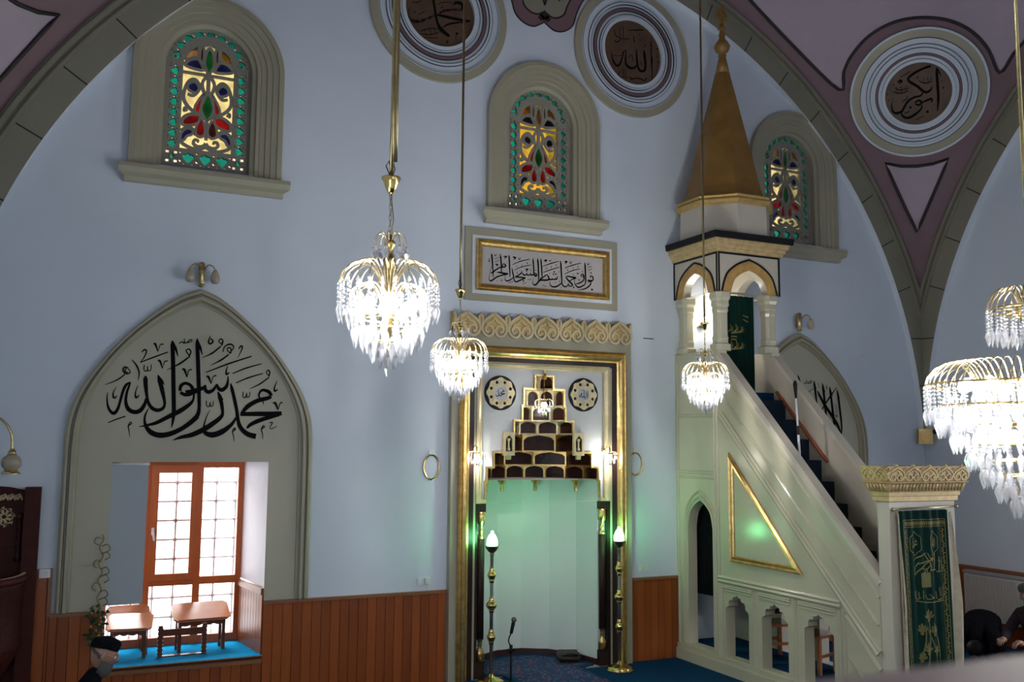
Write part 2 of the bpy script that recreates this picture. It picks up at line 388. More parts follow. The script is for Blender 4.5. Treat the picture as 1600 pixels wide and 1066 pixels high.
# ------------------------------------------------------------------ the setting
W = 6.62; YB = -13.24; TOP = 9.6
def arch_pts(cx, z0, a, zs, n=24):        # round-headed opening, counter-clockwise
    return [(cx - a, z0), (cx + a, z0)] + circ(cx, zs, a, n, 0, PI, True)
REC = [(-4.93, 0.48), (-3.355, 0.48), (-3.355, 2.525), (-4.93, 2.525)]
WX = 4.14                                  # the two pointed arches and their windows stand this far from the mihrab axis
REC2 = [(u + 2 * WX, v) for u, v in REC]
NICHE = rect(-0.80, 0.80, 0.0, 3.62)
WIN = [(-WX, 5.64), (0.0, 5.64), (WX - 0.03, 5.64)]
mb = MB()
mb.plate(rect(-W - 0.3, W + 0.3, -0.02, TOP), [REC, REC2, NICHE] + [arch_pts(cx, 5.70, 0.53, 6.87) for cx, _ in WIN], FR(0), -0.9, 0.0, 0, 1)
tag(mb.build('wall_qibla', ['wall', 'reveal']), kind='structure')
mb = MB(); mb.box(-0.95, 0.95, 1.02, 1.1, -0.02, 3.9); tag(mb.build('wall_niche_rear', 'wall'), kind='structure')
for nm, x0, x1 in (('wall_east', W, W + 0.3), ('wall_west', -W - 0.3, -W)):
    mb = MB(); mb.box(x0, x1, YB - 0.3, 0.0, -0.02, TOP); tag(mb.build(nm, 'wall'), kind='structure')
mb = MB(); mb.box(-W, W, YB - 0.3, YB, -0.02, TOP); tag(mb.build('wall_rear', 'wall'), kind='structure')
mb = MB(); mb.box(-W, W, YB, 0.0, -0.2, 0.0); mb.plate([(-0.8, 0), (0.8, 0), (0.8, 1.0), (-0.8, 1.0)], [], FLR(-0.004), -0.1, 0.0)
tag(mb.build('floor', 'carpet'), kind='structure')
mb = MB(); mb.box(-W, W, YB, -10.05, 0.95, 1.10); tag(mb.build('floor_gallery', 'carpet'), kind='structure')

# sail vault: a sphere that carries the dome and its pendentives
SPC = Vector((0, -W, 2.75)); RX = 6.95; HB = W - 0.10; SPR = math.sqrt(RX * RX + HB * HB)
bm = bmesh.new(); bmesh.ops.create_uvsphere(bm, u_segments=128, v_segments=96, radius=SPR)
bmesh.ops.translate(bm, verts=bm.verts, vec=SPC)
for co, no in (((HB, 0, 0), (1, 0, 0)), ((-HB, 0, 0), (-1, 0, 0)), ((0, -0.10, 0), (0, 1, 0)), ((0, -2 * W + 0.10, 0), (0, -1, 0)), ((0, 0, 2.9), (0, 0, -1))):
    bmesh.ops.bisect_plane(bm, geom=bm.verts[:] + bm.edges[:] + bm.faces[:], plane_co=co, plane_no=no, clear_outer=True)
for f in bm.faces: f.normal_flip(); f.smooth = True
me = bpy.data.meshes.new('ceiling'); bm.to_mesh(me); bm.free(); me.materials.append(M['pinkdark'])
dome = bpy.data.objects.new('ceiling', me); COL.objects.link(dome); tag(dome, kind='structure')

def on_sphere(px, py, off=0.012):
    d = unproj(px, py).normalized(); o = CAM - SPC; R = SPR - off; b = o.dot(d); c = o.dot(o) - R * R
    return CAM + d * (-b + math.sqrt(max(0.0, b * b - c)))
# painted mauve fields of the pendentive, as patches that follow the sphere
def sphere_patch(name, dirs, mirror):
    """dirs: points on the sphere; flatten along the pendentive diagonal, triangulate on a grid, push back onto the sphere"""
    ax = Vector((0.62, 0.60, 0.50)).normalized(); e1 = ax.cross(Vector((0, 0, 1))).normalized(); e2 = e1.cross(ax)
    def fl(p): q = (p - SPC); return (q.dot(e1), q.dot(e2))
    P2 = [fl(p) for p in dirs]
    xs = [p[0] for p in P2]; ys = [p[1] for p in P2]
    out = []; n = len(P2)
    for i in range(n):
        a, b = Vector(P2[i]), Vector(P2[(i + 1) % n]); k = max(1, int((b - a).length / 0.12))
        out += [tuple(a.lerp(b, j / k)) for j in range(k)]
    grid = []; g = 0.22; y = min(ys)
    def ins(p):
        c = False; j = len(out) - 1
        for i in range(len(out)):
            if (out[i][1] > p[1]) != (out[j][1] > p[1]) and p[0] < (out[j][0] - out[i][0]) * (p[1] - out[i][1]) / (out[j][1] - out[i][1]) + out[i][0]: c = not c
            j = i
        return c
    co = [Vector(p) for p in out]; ed = [(i, (i + 1) % len(out)) for i in range(len(out))]
    while y < max(ys):
        x = min(xs)
        while x < max(xs):
            if ins((x, y)) and min((Vector((x, y)) - q).length for q in co[:len(out)]) > 0.08: co.append(Vector((x, y)))
            x += g
        y += g
    V, _, F, *_ = delaunay_2d_cdt(co, ed, [], 0, 1e-6)
    R = SPR - 0.012
    def up(p): return SPC + e1 * p[0] + e2 * p[1] + ax * math.sqrt(max(0.0, R * R - p[0] ** 2 - p[1] ** 2))
    F = [f for f in F if ins(((V[f[0]][0] + V[f[1]][0] + V[f[2]][0]) / 3, (V[f[0]][1] + V[f[1]][1] + V[f[2]][1]) / 3))]
    mb = MB(); vs = [up(p) for p in V]; mx = (lambda p: Vector((-p.x, p.y, p.z))) if mirror else (lambda p: p)
    mb.add([mx(p) for p in vs], F, 0, True)
    path = [up(p) for p in out]; path = [SPC + (p - SPC) * 0.9985 for p in path]
    mb.tube([mx(p) for p in path], 0.022, 6, 1, closed=True)
    return tag(mb.build(name, ['pinklight', 'line']), kind='structure')
up_field = [on_sphere(*p) for p in cr([(1172, 0), (1240, 72), (1311, 140), (1318, 112), (1332, 84), (1360, 54), (1398, 34), (1440, 27), (1484, 32), (1520, 50), (1545, 78), (1562, 113), (1583, 84), (1600, 65)], 4)]
for p in ((1640, 0), (1665, -60), (1600, -190), (1400, -250), (1200, -200), (1110, -80)): up_field.append(on_sphere(*p))
low_field = [on_sphere(*p) for p in [(1383, 255), (1407, 260), (1432, 260), (1458, 256), (1482, 248), (1466, 285), (1449, 324), (1433, 362), (1417, 330), (1400, 293)]]
for mi in (False, True):
    sphere_patch('trim_pendentive_field' if not mi else 'trim_pendentive_field_west', up_field, mi)
    sphere_patch('trim_pendentive_tip' if not mi else 'trim_pendentive_tip_west', low_field, mi)

# the four great arches: painted voussoir bands that stand out from the walls
RI = 6.50
def great_arch(name, T, half):
    mb = MB(); a0 = math.acos(min(1, half / RI)); z0 = 2.75
    inner = [(half, 2.92)] + [(RI * math.cos(a), z0 + RI * math.sin(a)) for a in [a0 + (PI - 2 * a0) * i / 96 for i in range(97)] if z0 + RI * math.sin(a) > 2.95] + [(-half, 2.92)]
    # legs: the soffit meets the corner softly instead of vanishing
    inner = [(max(-half + 0.03, min(half - 0.03, u)), v) for u, v in inner]
    ao = math.acos(half / RX)
    outer = [(RX * math.cos(a), z0 + RX * math.sin(a)) for a in [ao + (PI - 2 * ao) * i / 96 for i in range(97)]]
    poly = [(half, 2.92)] + [(half, z0 + RX * math.sin(ao))] + outer[1:-1] + [(-half, z0 + RX * math.sin(ao)), (-half, 2.92)] + list(reversed(inner))
    mb.plate(poly, [], T, 0.0, 0.10, 0, 1)
    for r, w, h in ((6.80, 0.035, 0.135), (6.88, 0.05, 0.15)):     # moulded outer edge
        am = math.acos(min(1, (half - 0.01) / r)); pth = [(r * math.cos(a), z0 + r * math.sin(a)) for a in [am + (PI - 2 * am) * i / 96 for i in range(97)]]
        mb.sweep(pth, [(-w / 2, 0.09), (-w / 2, h), (w / 2, h), (w / 2, 0.09)], T, mi=0)
    for i in range(1, 27):                                         # painted joints
        a = 0.085 + (PI - 0.17) * (i - 0.5) / 26
        p, q = (RI * math.cos(a), z0 + RI * math.sin(a)), (6.785 * math.cos(a), z0 + 6.785 * math.sin(a))
        if abs(q[0]) > half: q = (math.copysign(half, q[0]), p[1] + 0.01)
        if abs(p[0]) > half - 0.03: continue
        mb.stroke([(*p, 0.016), (*q, 0.016)], T, 0.102, 2, 1)
    return tag(mb.build(name, ['stone', 'reveal', 'joint']), kind='structure')
great_arch('trim_arch_qibla', FR(0), HB)
great_arch('trim_arch_east', lambda u, v, h=0.0: Vector((W - h, -W + u, v)), HB)
great_arch('trim_arch_west', lambda u, v, h=0.0: Vector((-W + h, -W + u, v)), HB)

# board dado
def dado(name, T, u0, u1, z1, z0=0.0, m='dado', capd=0.05, step=0.105):
    mb = MB(); u = math.floor(u0 / step) * step
    while u < u1 - 1e-6:
        a, b = max(u0, u), min(u1, u + step)
        if b - a > 0.01:
            g = 0.004; pr = [(a + g, 0.02), (a + g, 0.03), (b - g, 0.03), (b - g, 0.02)]
            vs = [T(x, z, h) for z in (z0, z1) for x, h in ((a, 0.0), (a, 0.022), (a + g, 0.030), (b - g, 0.030), (b, 0.022), (b, 0.0))]
            mb.add(vs, [(i, i + 1, i + 7, i + 6) for i in range(5)], 0)
        u += step
    vs = [T(x, z, h) for x in (u0, u1) for z, h in ((z1 - 0.012, 0.0), (z1 - 0.012, capd), (z1 + 0.022, capd), (z1 + 0.022, 0.0))]
    mb.add(vs, [(0, 1, 5, 4), (1, 2, 6, 5), (2, 3, 7, 6), (0, 3, 2, 1), (4, 5, 6, 7)], 1)
    return tag(mb.build(name, [m, 'cap']), kind='structure')
dado('trim_dado_1', FR(0), -6.6, -5.43, 1.46)
dado('trim_dado_2', FR(0), -5.43, -4.93, 1.02)
dado('trim_dado_3', FR(0), -4.93, -3.355, 0.455)
dado('trim_dado_4', FR(0), -3.355, -1.255, 1.02)
dado('trim_dado_5', FR(0), 1.255, 1.99, 1.02)
dado('trim_dado_6', FR(0), 3.02, 6.6, 1.02)
dado('trim_dado_east', lambda u, v, h=0.0: Vector((W - h, u, v)), -13.2, -0.05, 1.02, m='dadoy')
mb = MB(); mb.box(-5.455, -5.42, -0.045, 0.0, 1.02, 1.482); tag(mb.build('trim_dado_step', 'cap'), kind='structure')

# pointed arch surrounds with their painted panels
HP = [(0.0, 4.372), (0.209, 4.281), (0.459, 4.090), (0.714, 3.848), (0.925, 3.590), (1.105, 3.315), (1.210, 3.060), (1.244, 2.82), (1.250, 2.5), (1.250, 1.05)]
HPI = [(0.0, 4.205), (0.195, 4.125), (0.467, 3.932), (0.715, 3.690), (0.920, 3.405), (1.055, 3.110), (1.100, 2.86), (1.108, 2.6), (1.110, 2.4), (1.110, 1.05)]
def pointed(half, cx):
    r = cr(half, 4); return [(cx - u, v) for u, v in reversed(r)] + [(cx + u, v) for u, v in r[1:]]
def arch_panel(n, cx, hole):
    mb = MB(); inner = pointed(HPI, cx)
    x0, x1 = hole[0][0], hole[1][0]
    mb.plate(inner + [(x1, 1.05), (x1, 2.525), (x0, 2.525), (x0, 1.05)], [], FR(0), 0.0, 0.012, 0)
    tag(mb.build('trim_panel_%d' % n, 'arch'), kind='structure')
    mb = MB(); o, i = pointed(HP, cx), pointed(HPI, cx); K = len(o)
    prof = [(0.0, 0.0), (0.0, 0.055), (0.16, 0.07), (0.30, 0.07), (0.36, 0.035), (0.44, 0.035), (0.52, 0.085), (0.74, 0.085), (0.80, 0.045), (0.9, 0.03), (1.0, 0.03), (1.0, 0.0)]
    vs = []; 
    for a, b in zip(o, i):
        for t, h in prof: vs.append(FR(0)(a[0] + (b[0] - a[0]) * t, a[1] + (b[1] - a[1]) * t, h))
    m = len(prof); mb.add(vs, [(k * m + j, (k + 1) * m + j, (k + 1) * m + j + 1, k * m + j + 1) for k in range(K - 1) for j in range(m - 1)], 0)
    mb.add(vs[:m] + vs[-m:], [tuple(range(m)), tuple(reversed(range(m, 2 * m)))], 0)
    tag(mb.build('trim_pointed_arch_%d' % n, 'khaki', fix=True), kind='structure')
arch_panel(1, -WX, REC); arch_panel(2, WX, REC2)

# ---- upper windows: stained glass in pierced plaster
def heart(cx, cy, s, rot):
    base = [(0, -1.0), (0.62, -0.38), (0.92, 0.1), (0.70, 0.52), (0.32, 0.5), (0.0, 0.78), (-0.32, 0.5), (-0.70, 0.52), (-0.92, 0.1), (-0.62, -0.38)]
    c, q = math.cos(rot), math.sin(rot)
    return [(cx + s * (c * x - q * y), cy + s * (q * x + c * y)) for x, y in cr(base, 2, True)]
def dia(cx, cy, s, rot=0.0):
    return [(cx + s * math.cos(rot + k * PI / 2), cy + s * math.sin(rot + k * PI / 2)) for k in range(4)]
def mirror(p): return [(-u, v) for u, v in p]
PIECES = [   # (colour, outline): right half, mirrored below
    ('green', cr([(0, 0.545), (0.045, 0.61), (0.055, 0.67), (0.035, 0.74), (0, 0.80), (-0.035, 0.74), (-0.055, 0.67), (-0.045, 0.61)], 3, True), 0),
    ('top', cr([(0, 1.08), (0.032, 1.14), (0.042, 1.20), (0.03, 1.28), (0, 1.34), (-0.03, 1.28), (-0.042, 1.20), (-0.032, 1.14)], 3, True), 0),
    ('red', cr([(0.055, 0.79), (0.10, 0.72), (0.125, 0.66), (0.115, 0.60), (0.085, 0.615), (0.07, 0.70)], 3, True), 1),
    ('red', cr([(0.105, 0.555), (0.17, 0.555), (0.235, 0.50), (0.235, 0.455), (0.18, 0.455), (0.125, 0.475), (0.10, 0.51)], 3, True), 1),
    ('redlow', cr([(0.06, 0.50), (0.095, 0.44), (0.10, 0.37), (0.065, 0.345), (0.03, 0.37), (0.028, 0.43)], 3, True), 1),
    ('blue', cr([(0.12, 0.90), (0.16, 0.93), (0.20, 0.90), (0.195, 0.855), (0.145, 0.835), (0.115, 0.85)], 3, True), 1),
    ('blue', cr([(0.165, 0.375), (0.21, 0.385), (0.25, 0.34), (0.255, 0.275), (0.225, 0.285), (0.205, 0.32), (0.165, 0.34)], 3, True), 1),
    ('blue', cr([(0.065, 1.135), (0.12, 1.19), (0.18, 1.185), (0.235, 1.135), (0.20, 1.115), (0.14, 1.105), (0.09, 1.105)], 3, True), 1),
    ('side', cr([(0.135, 1.23), (0.13, 1.31), (0.155, 1.345), (0.205, 1.30), (0.24, 1.21), (0.205, 1.215), (0.165, 1.225)], 3, True), 1),
    ('plum', cr([(0.07, 1.21), (0.065, 1.28), (0.075, 1.345), (0.095, 1.335), (0.10, 1.26), (0.095, 1.20)], 3, True), 1),
]
def grow(p, k=1.30):
    cx = sum(q[0] for q in p) / len(p); cy = sum(q[1] for q in p) / len(p)
    return [(cx + (u - cx) * k, cy + (v - cy) * k) for u, v in p]
PIECES = [(c, grow(p, 1.18 if not m_ else 1.32), m_) for c, p, m_ in PIECES]
SCROLL = [   # plaster scrolls: right half, (u, v, width)
    [(0.0, 0.26, 0.022), (0.03, 0.225, 0.02), (0.09, 0.215, 0.02), (0.13, 0.245, 0.02), (0.12, 0.285, 0.018), (0.085, 0.285, 0.016), (0.085, 0.262, 0.012)],
    [(0.0, 0.30, 0.02), (0.0, 0.42, 0.022), (0.0, 0.54, 0.022)],
    [(0.0, 0.22, 0.022), (0.05, 0.195, 0.02), (0.14, 0.185, 0.02), (0.24, 0.225, 0.02), (0.275, 0.27, 0.018)],
    [(0.06, 0.585, 0.02), (0.13, 0.60, 0.02), (0.21, 0.66, 0.022), (0.255, 0.74, 0.022), (0.25, 0.84, 0.022), (0.21, 0.94, 0.022), (0.15, 0.975, 0.022), (0.10, 0.93, 0.02), (0.10, 0.86, 0.02), (0.155, 0.79, 0.02), (0.215, 0.80, 0.016)],
    [(0.0, 0.805, 0.02), (0.05, 0.86, 0.022), (0.065, 0.95, 0.02), (0.03, 1.02, 0.02)],
    [(0.0, 0.80, 0.024), (0.0, 0.92, 0.024), (0.0, 1.04, 0.024)],
    [(0.02, 0.545, 0.02), (0.10, 0.58, 0.02), (0.18, 0.57, 0.02), (0.25, 0.52, 0.02), (0.26, 0.46, 0.018)],
    [(0.11, 0.34, 0.02), (0.14, 0.40, 0.02), (0.20, 0.415, 0.022), (0.27, 0.37, 0.02)],
    [(0.21, 0.62, 0.016), (0.245, 0.60, 0.014), (0.245, 0.635, 0.012), (0.22, 0.64, 0.01)],
    [(0.05, 1.09, 0.02), (0.11, 1.215, 0.02), (0.19, 1.21, 0.02), (0.27, 1.13, 0.02)],
    [(0.05, 1.10, 0.02), (0.05, 1.28, 0.02), (0.0, 1.36, 0.02)], [(0.112, 1.21, 0.018), (0.112, 1.30, 0.018), (0.085, 1.37, 0.018), (0.02, 1.40, 0.018)],
]
def window(n, cx, topcol, label_side, lowred, sidecol):
    zb = 5.78; zs = zb + 1.10; a = 0.43
    root = empty('window_%d' % n, (cx, 0, 5.47), kind='structure')
    T = FR(0)
    # stepped surround
    mb = MB(); p = [(cx + 0.80, 5.64)] + circ(cx, zs - 0.02, 0.80, 32, 0, PI, True) + [(cx - 0.80, 5.64)]
    mb.sweep(p, [(0.0, 0.0), (0.0, 0.08), (0.055, 0.085), (0.062, 0.065), (0.12, 0.06), (0.128, 0.045), (0.18, 0.04), (0.188, 0.02), (0.24, 0.016), (0.248, 0.008), (0.285, 0.006), (0.292, -0.03), (0.335, -0.05), (0.335, -0.14), (0.275, -0.14), (0.272, 0.002), (0.0, 0.0)], T, mi=0)
    mb.build('surround', 'khaki', root, fix=True)
    mb = MB(); y0 = 0.0
    pr = [(0.0, 5.64), (0.15, 5.645), (0.155, 5.60), (0.135, 5.545), (0.09, 5.51), (0.075, 5.465), (0.0, 5.465)]
    vs = [Vector((cx + sx * (0.83 + 0.06 * (h > 0.1)), -h, z)) for sx in (-1, 1) for h, z in pr]; m = len(pr)
    mb.add(vs, [(i, i + 1, m + i + 1, m + i) for i in range(m - 1)] + [tuple(range(m)), tuple(reversed(range(m, 2 * m)))])
    mb.build('sill', 'khaki', root, fix=True)
    # pierced plate
    U = lambda u, v, h=0.0: Vector((cx + u, 0.13 - h, zb + v))
    outer = [(-0.56, -0.16), (0.56, -0.16)] + circ(0, 1.10, 0.56, 32, 0, PI, True)
    cen = [(-0.275, 0.17), (0.275, 0.17)] + circ(0, 1.115, 0.275, 24, 0, PI, True)
    holes = [cen]; teal = []; dots = []
    for k in range(9):                                     # side borders
        v = 0.215 + k * 0.118
        if k < 8:
            for sg in (1, -1): teal.append(heart(sg * 0.355, v, 0.052, PI / 2 if sg > 0 else -PI / 2))
        for sg in (1, -1):
            dots.append(dia(sg * 0.355, v + 0.059, 0.016)); dots.append(dia(sg * 0.405, v + 0.045, 0.011)); dots.append(dia(sg * 0.402, v - 0.04, 0.010)); dots.append(dia(sg * 0.306, v + 0.05, 0.010))
    for k in range(9):                                     # round the head
        t = PI * (k + 0.5) / 9
        teal.append(heart(0.355 * math.cos(t), 1.165 + 0.355 * math.sin(t) * 1.0, 0.052, t + PI / 2))
        if k < 8:
            t2 = PI * (k + 1) / 9; dots.append(dia(0.36 * math.cos(t2), 1.165 + 0.36 * math.sin(t2), 0.02, t2))
        for dt in (-0.09, 0.09): dots.append(dia(0.412 * math.cos(t + dt), 1.165 + 0.412 * math.sin(t + dt), 0.011, t))
    low = []
    for u in (-0.18, 0.0, 0.18):
        low.append(heart(u, 0.075, 0.068, 0.0))
    for u in (-0.09, 0.09, -0.265, 0.265): dots.append(dia(u, 0.03, 0.02)); dots.append(dia(u, 0.125, 0.015))
    for u in (-0.225, -0.135, -0.045, 0.045, 0.135, 0.225): dots.append(dia(u, 0.0, 0.012))
    stars = []
    for sg in (1, -1):
        stars.append([(sg * 0.355 + r * math.cos(k * PI / 4), 0.07 + r * math.sin(k * PI / 4)) for k, r in enumerate((0.045, 0.016) * 4)])
        for du in (-0.043, 0.043):
            for dv in (-0.05, 0.05): dots.append([(sg * 0.355 + du + q * 0.018, 0.07 + dv + w * 0.020) for q, w in ((-1, -1), (1, -1), (1, 1), (-1, 1))])
    mb = MB(); mb.plate(outer, holes + teal + dots + low + stars, U, -0.05, 0.0, 0)
    for q in SCROLL:
        for sg in ((1, -1) if any(abs(p_[0]) > 1e-6 for p_ in q) else (1,)): mb.stroke([(sg * u, v, w * 1.75) for u, v, w in q], U, -0.035 + 0.0004 * SCROLL.index(q) + 0.0002 * sg, 0, 4, 0.025)
    mb.stroke([(-0.28, 1.045, 0.03), (0.28, 1.045, 0.03)], U, -0.04, 0, 1, 0.03)
    for c, p, mm in PIECES:                                # plaster came round each pane
        for sg in ((1, -1) if mm else (1,)):
            q = [(sg * u, v) for u, v in p]; q.append(q[0]); mb.stroke([(u, v, 0.026) for u, v in q], U, -0.030 + 0.0005 * PIECES.index((c, p, mm)), 0, 1, 0.025)
    mb.build('tracery', 'plaster', root)
    names = ['yellow', 'teal', 'pale', 'red', 'blue', 'green', 'plum', 'rose', 'amber']
    mb = MB(); G = lambda u, v, h=0.0: Vector((cx + u, 0.165 - h, zb + v))
    mb.plate([(u, v) for u, v in cen if v < 0.7] + [(0.275, 0.7), (-0.275, 0.7)] if False else cen, [], G, 0.0, None, 8 if n == 2 else 0)
    for t in teal + low + stars: mb.plate(t, [], G, 0.004, None, 1)
    for t in dots: mb.plate(t, [], G, 0.004, None, 2)
    for c, p, mm in PIECES:
        for sg in ((1, -1) if mm else (1,)):
            cc = {'top': topcol, 'redlow': lowred if sg > 0 else 'red', 'side': sidecol if sg < 0 else 'amber'}.get(c, c)
            mb.plate([(sg * u, v) for u, v in p], [], G, 0.006, None, names.index(cc))
    mb.build('stained_glass', names, root)
window(1, WIN[0][0], 'green', 'west', 'plum', 'rose')
window(2, WIN[1][0], 'rose', 'middle', 'red', 'amber')
window(3, WIN[2][0], 'green', 'east', 'red', 'yellow')

# ---- lower window: varnished casement in a deep recess with a carpeted ledge
def lower_window(n, dx):
    root = empty('window_%d' % n, (-4.14 + dx, 0.85, 0.48), kind='structure')
    T = lambda u, v, h=0.0: Vector((u + dx, 0.85 - h, v))
    x0, x1 = -4.955, -3.465
    mb = MB()
    cells = [(-4.885, -4.575, 1.25, 2.43), (-4.435, -4.035, 1.225, 2.415), (-3.92, -3.53, 1.215, 2.44), (-4.885, -4.545, 0.57, 1.135), (-4.455, -3.995, 0.57, 1.13), (-3.918, -3.53, 0.57, 1.13)]
    mb.plate(rect(x0, x1, 0.48, 2.53), [rect(*c) for c in cells], T, -0.07, 0.0, 0)
    mb.build('frame', 'window', root)
    mb = MB(); mb.plate(rect(-4.485, -3.985, 1.19, 2.475), [rect(-4.40, -4.05, 1.265, 2.385)], T, -0.01, 0.035, 0)
    sash = mb.build('sash', 'window', root)
    mb = MB(); mb.tube([T(-4.445, 1.74, 0.035), T(-4.445, 1.74, 0.07), T(-4.43, 1.64, 0.075)], 0.012, 8); mb.plate(rect(-4.46, -4.43, 1.70, 1.78), [], T, 0.035, 0.045)
    mb.build('handle', 'whiteplastic', sash)
    mb = MB(); mb.plate(rect(-4.40, -4.05, 1.265, 2.385), [], T, 0.0, None); mb.build('sash_pane', 'hazy', sash)
    mb = MB()
    for k, c in enumerate(cells):
        if k != 1: mb.plate(rect(*c), [], T, -0.03, None)
    mb.build('panes', 'clear', root)
    mb = MB()
    for k in range(7): u = -4.84 + k * 0.222; mb.tube([T(u, 0.45, -0.30), T(u, 2.55, -0.30)], 0.010, 6)
    for k in range(10):
        v = 0.52 + k * 0.218; mb.tube([T(x0, v, -0.30), T(x1, v, -0.30)], 0.010, 6)
        for j in range(7): mb.ball(T(-4.84 + j * 0.222, v, -0.30), 0.026, 8, 5)
    mb.build('grille', 'iron', root)
    mb = MB()                                              # splayed reveal, plastered
    for a, b in (((-3.352, 0.0), (-3.465, 0.85)), ((-4.933, 0.0), (-4.955, 0.85))):
        mb.add([(a[0] + dx, a[1], 1.18), (b[0] + dx, b[1], 1.18), (b[0] + dx, b[1], 2.53), (a[0] + dx, a[1], 2.53)], [(0, 1, 2, 3)])
    mb.build('reveal', 'reveal', root)
    mb = MB(); mb.box(-4.95 + dx, -3.36 + dx, -0.035, 0.85, 0.43, 0.481); mb.build('ledge_carpet', 'bluecarpet', root)
    mb = MB(); mb.box(-4.95 + dx, -3.36 + dx, -0.05, -0.035, 0.40, 0.47); mb.build('ledge_nosing', 'cap', root)
    for nm, a, b in (('dado_reveal', Vector((-3.352, 0.0)), Vector((-3.465, 0.85))),):
        d = (b - a); L_ = d.length; d.normalize(); nrm = Vector((-d.y, d.x)); nrm = nrm if nrm.x < 0 else -nrm
        m2 = MB(); k = 0.0
        R = lambda u, v, h=0.0: Vector((a.x + d.x * u + nrm.x * h + dx, a.y + d.y * u + nrm.y * h, v))
        while k < L_ - 0.01:
            e = min(L_, k + 0.095); m2.add([R(u, z, h) for z in (0.481, 1.10) for u, h in ((k, 0.0), (k, 0.014), (k + 0.004, 0.02), (e - 0.004, 0.02), (e, 0.014), (e, 0.0))], [(i, i + 1, i + 7, i + 6) for i in range(5)]); k = e
        m2.add([R(u, z, h) for u in (0, L_) for z, h in ((1.10, 0), (1.10, 0.035), (1.17, 0.035), (1.17, 0))], [(0, 1, 5, 4), (1, 2, 6, 5), (2, 3, 7, 6), (0, 3, 2, 1), (4, 5, 6, 7)], 1)
        m2.build(nm, ['dadoy', 'cap'], root)
    return root
lower_window(4, 0.0); lower_window(5, 2 * WX)
mb = MB(); T = FR(0.05)
mb.plate(rect(-4.935, -4.575, 1.09, 2.50), [], T, 0.0, 0.006); b = mb.build('roller_blind', 'blind')
tag(b, 'narrow grey-blue fabric blind hanging at the side of the lit casement window', 'blind')
mb = MB(); mb.tube([(-4.935, 0.05, 2.505), (-4.565, 0.05, 2.505)], 0.016, 10); mb.build('roller', 'whiteplastic', b)
mb = MB(); mb.tube([(-4.935, 0.047, 1.088), (-4.575, 0.047, 1.088)], 0.010, 8); mb.build('bottom_bar', 'blind', b)

# gallery front and coping, beside the camera
g = empty('gallery_parapet', (0, -10.0, 0.95), kind='structure')
mb = MB(); mb.box(-6.6, 6.6, -10.08, -10.0, 1.10, 2.50); mb.build('panel', 'wall', g)
mb = MB(); pr = [(-10.115, 2.50), (-9.955, 2.50), (-9.945, 2.53), (-9.955, 2.565), (-9.985, 2.58), (-10.115, 2.575), (-10.13, 2.54)]
mb.add([(x, y, z) for x in (-6.6, 6.6) for y, z in pr], [(i, (i + 1) % 7, 7 + (i + 1) % 7, 7 + i) for i in range(7)] + [tuple(range(7)), tuple(range(7, 14))])
mb.build('coping', 'rail', g, fix=True)

# ------------------------------------------------------------------ mihrab
mih = empty('mihrab', (0, 0, 0), 'tall gilded prayer niche with stepped dark honeycomb hood between the brass lamp stands', 'prayer niche')
T = FR(0)
def frame_path(hw, zt, z0=0.0): return [(hw, z0), (hw, zt), (-hw, zt), (-hw, z0)]      # left of travel = inwards
mb = MB(); mb.plate(rect(-1.25, 1.25, 0.0, 4.16), [rect(-0.93, 0.93, 0.001, 3.76)], T, 0.0, 0.09); mb.build('surround', 'khaki', mih)
mb = MB(); mb.sweep(frame_path(1.16, 3.925), [(0, 0.085), (0.0, 0.115), (0.02, 0.135), (0.035, 0.12), (0.05, 0.145), (0.085, 0.15), (0.105, 0.13), (0.115, 0.11), (0.135, 0.105), (0.135, 0.085)], T); mb.build('gilt_moulding', 'gold', mih, fix=True)
mb = MB(); mb.sweep(frame_path(1.03, 3.795), [(0, 0.06), (0, 0.10), (0.11, 0.085), (0.11, 0.04)], T); mb.build('dark_band', 'darkbrown', mih, fix=True)
mb = MB(); mb.sweep(frame_path(0.925, 3.735, 2.03), [(0, 0.05), (0, 0.095), (0.03, 0.10), (0.06, 0.08), (0.075, 0.08), (0.075, 0.05)], T)
for sg in (1, -1): mb.box(min(sg * 0.79, sg * 0.925), max(sg * 0.79, sg * 0.925), -0.085, -0.05, 2.03, 2.075)
mb.build('inner_gilt_frame', 'goldlight', mih, fix=True)
# hood: tiers of cells, largest at the bottom
TZ = [2.293, 2.466, 2.647, 2.869, 3.036, 3.22, 3.428, 3.60]
TW = [0.78, 0.69, 0.56, 0.42, 0.31, 0.29, 0.135]
TN = [9, 5, 4, 5, 4, 5, 2]
steps = []
for i in range(7): steps += [(TW[i], TZ[i]), (TW[i], TZ[i + 1])]
stair = [(0.80, 2.03), (0.80, TZ[0])] + steps
hole = stair + [(-u, v) for u, v in reversed(stair)]
mb = MB(); mb.plate(rect(-0.86, 0.86, 2.03, 3.67), [[(u, v + (0.001 if k in (0, len(hole) - 1) else 0)) for k, (u, v) in enumerate(hole)]], T, 0.0, 0.04); mb.build('painted_field', 'silver', mih)
mb = MB()                                              # gilt edge along the steps
pth = [(0.80, 2.08), (0.80, TZ[0])] + steps; pth = pth + [(-u, v) for u, v in reversed(pth)]
mb.sweep(pth, [(-0.004, 0.035), (-0.004, 0.062), (0.020, 0.062), (0.020, 0.035)], T); mb.build('gilt_step_edge', 'gold', mih, fix=True)
def plan(w, n, d=None):
    d = w * 1.08 if d is None else d
    return [(w * math.cos(PI * k / n), d * math.sin(PI * k / n)) for k in range(n + 1)]
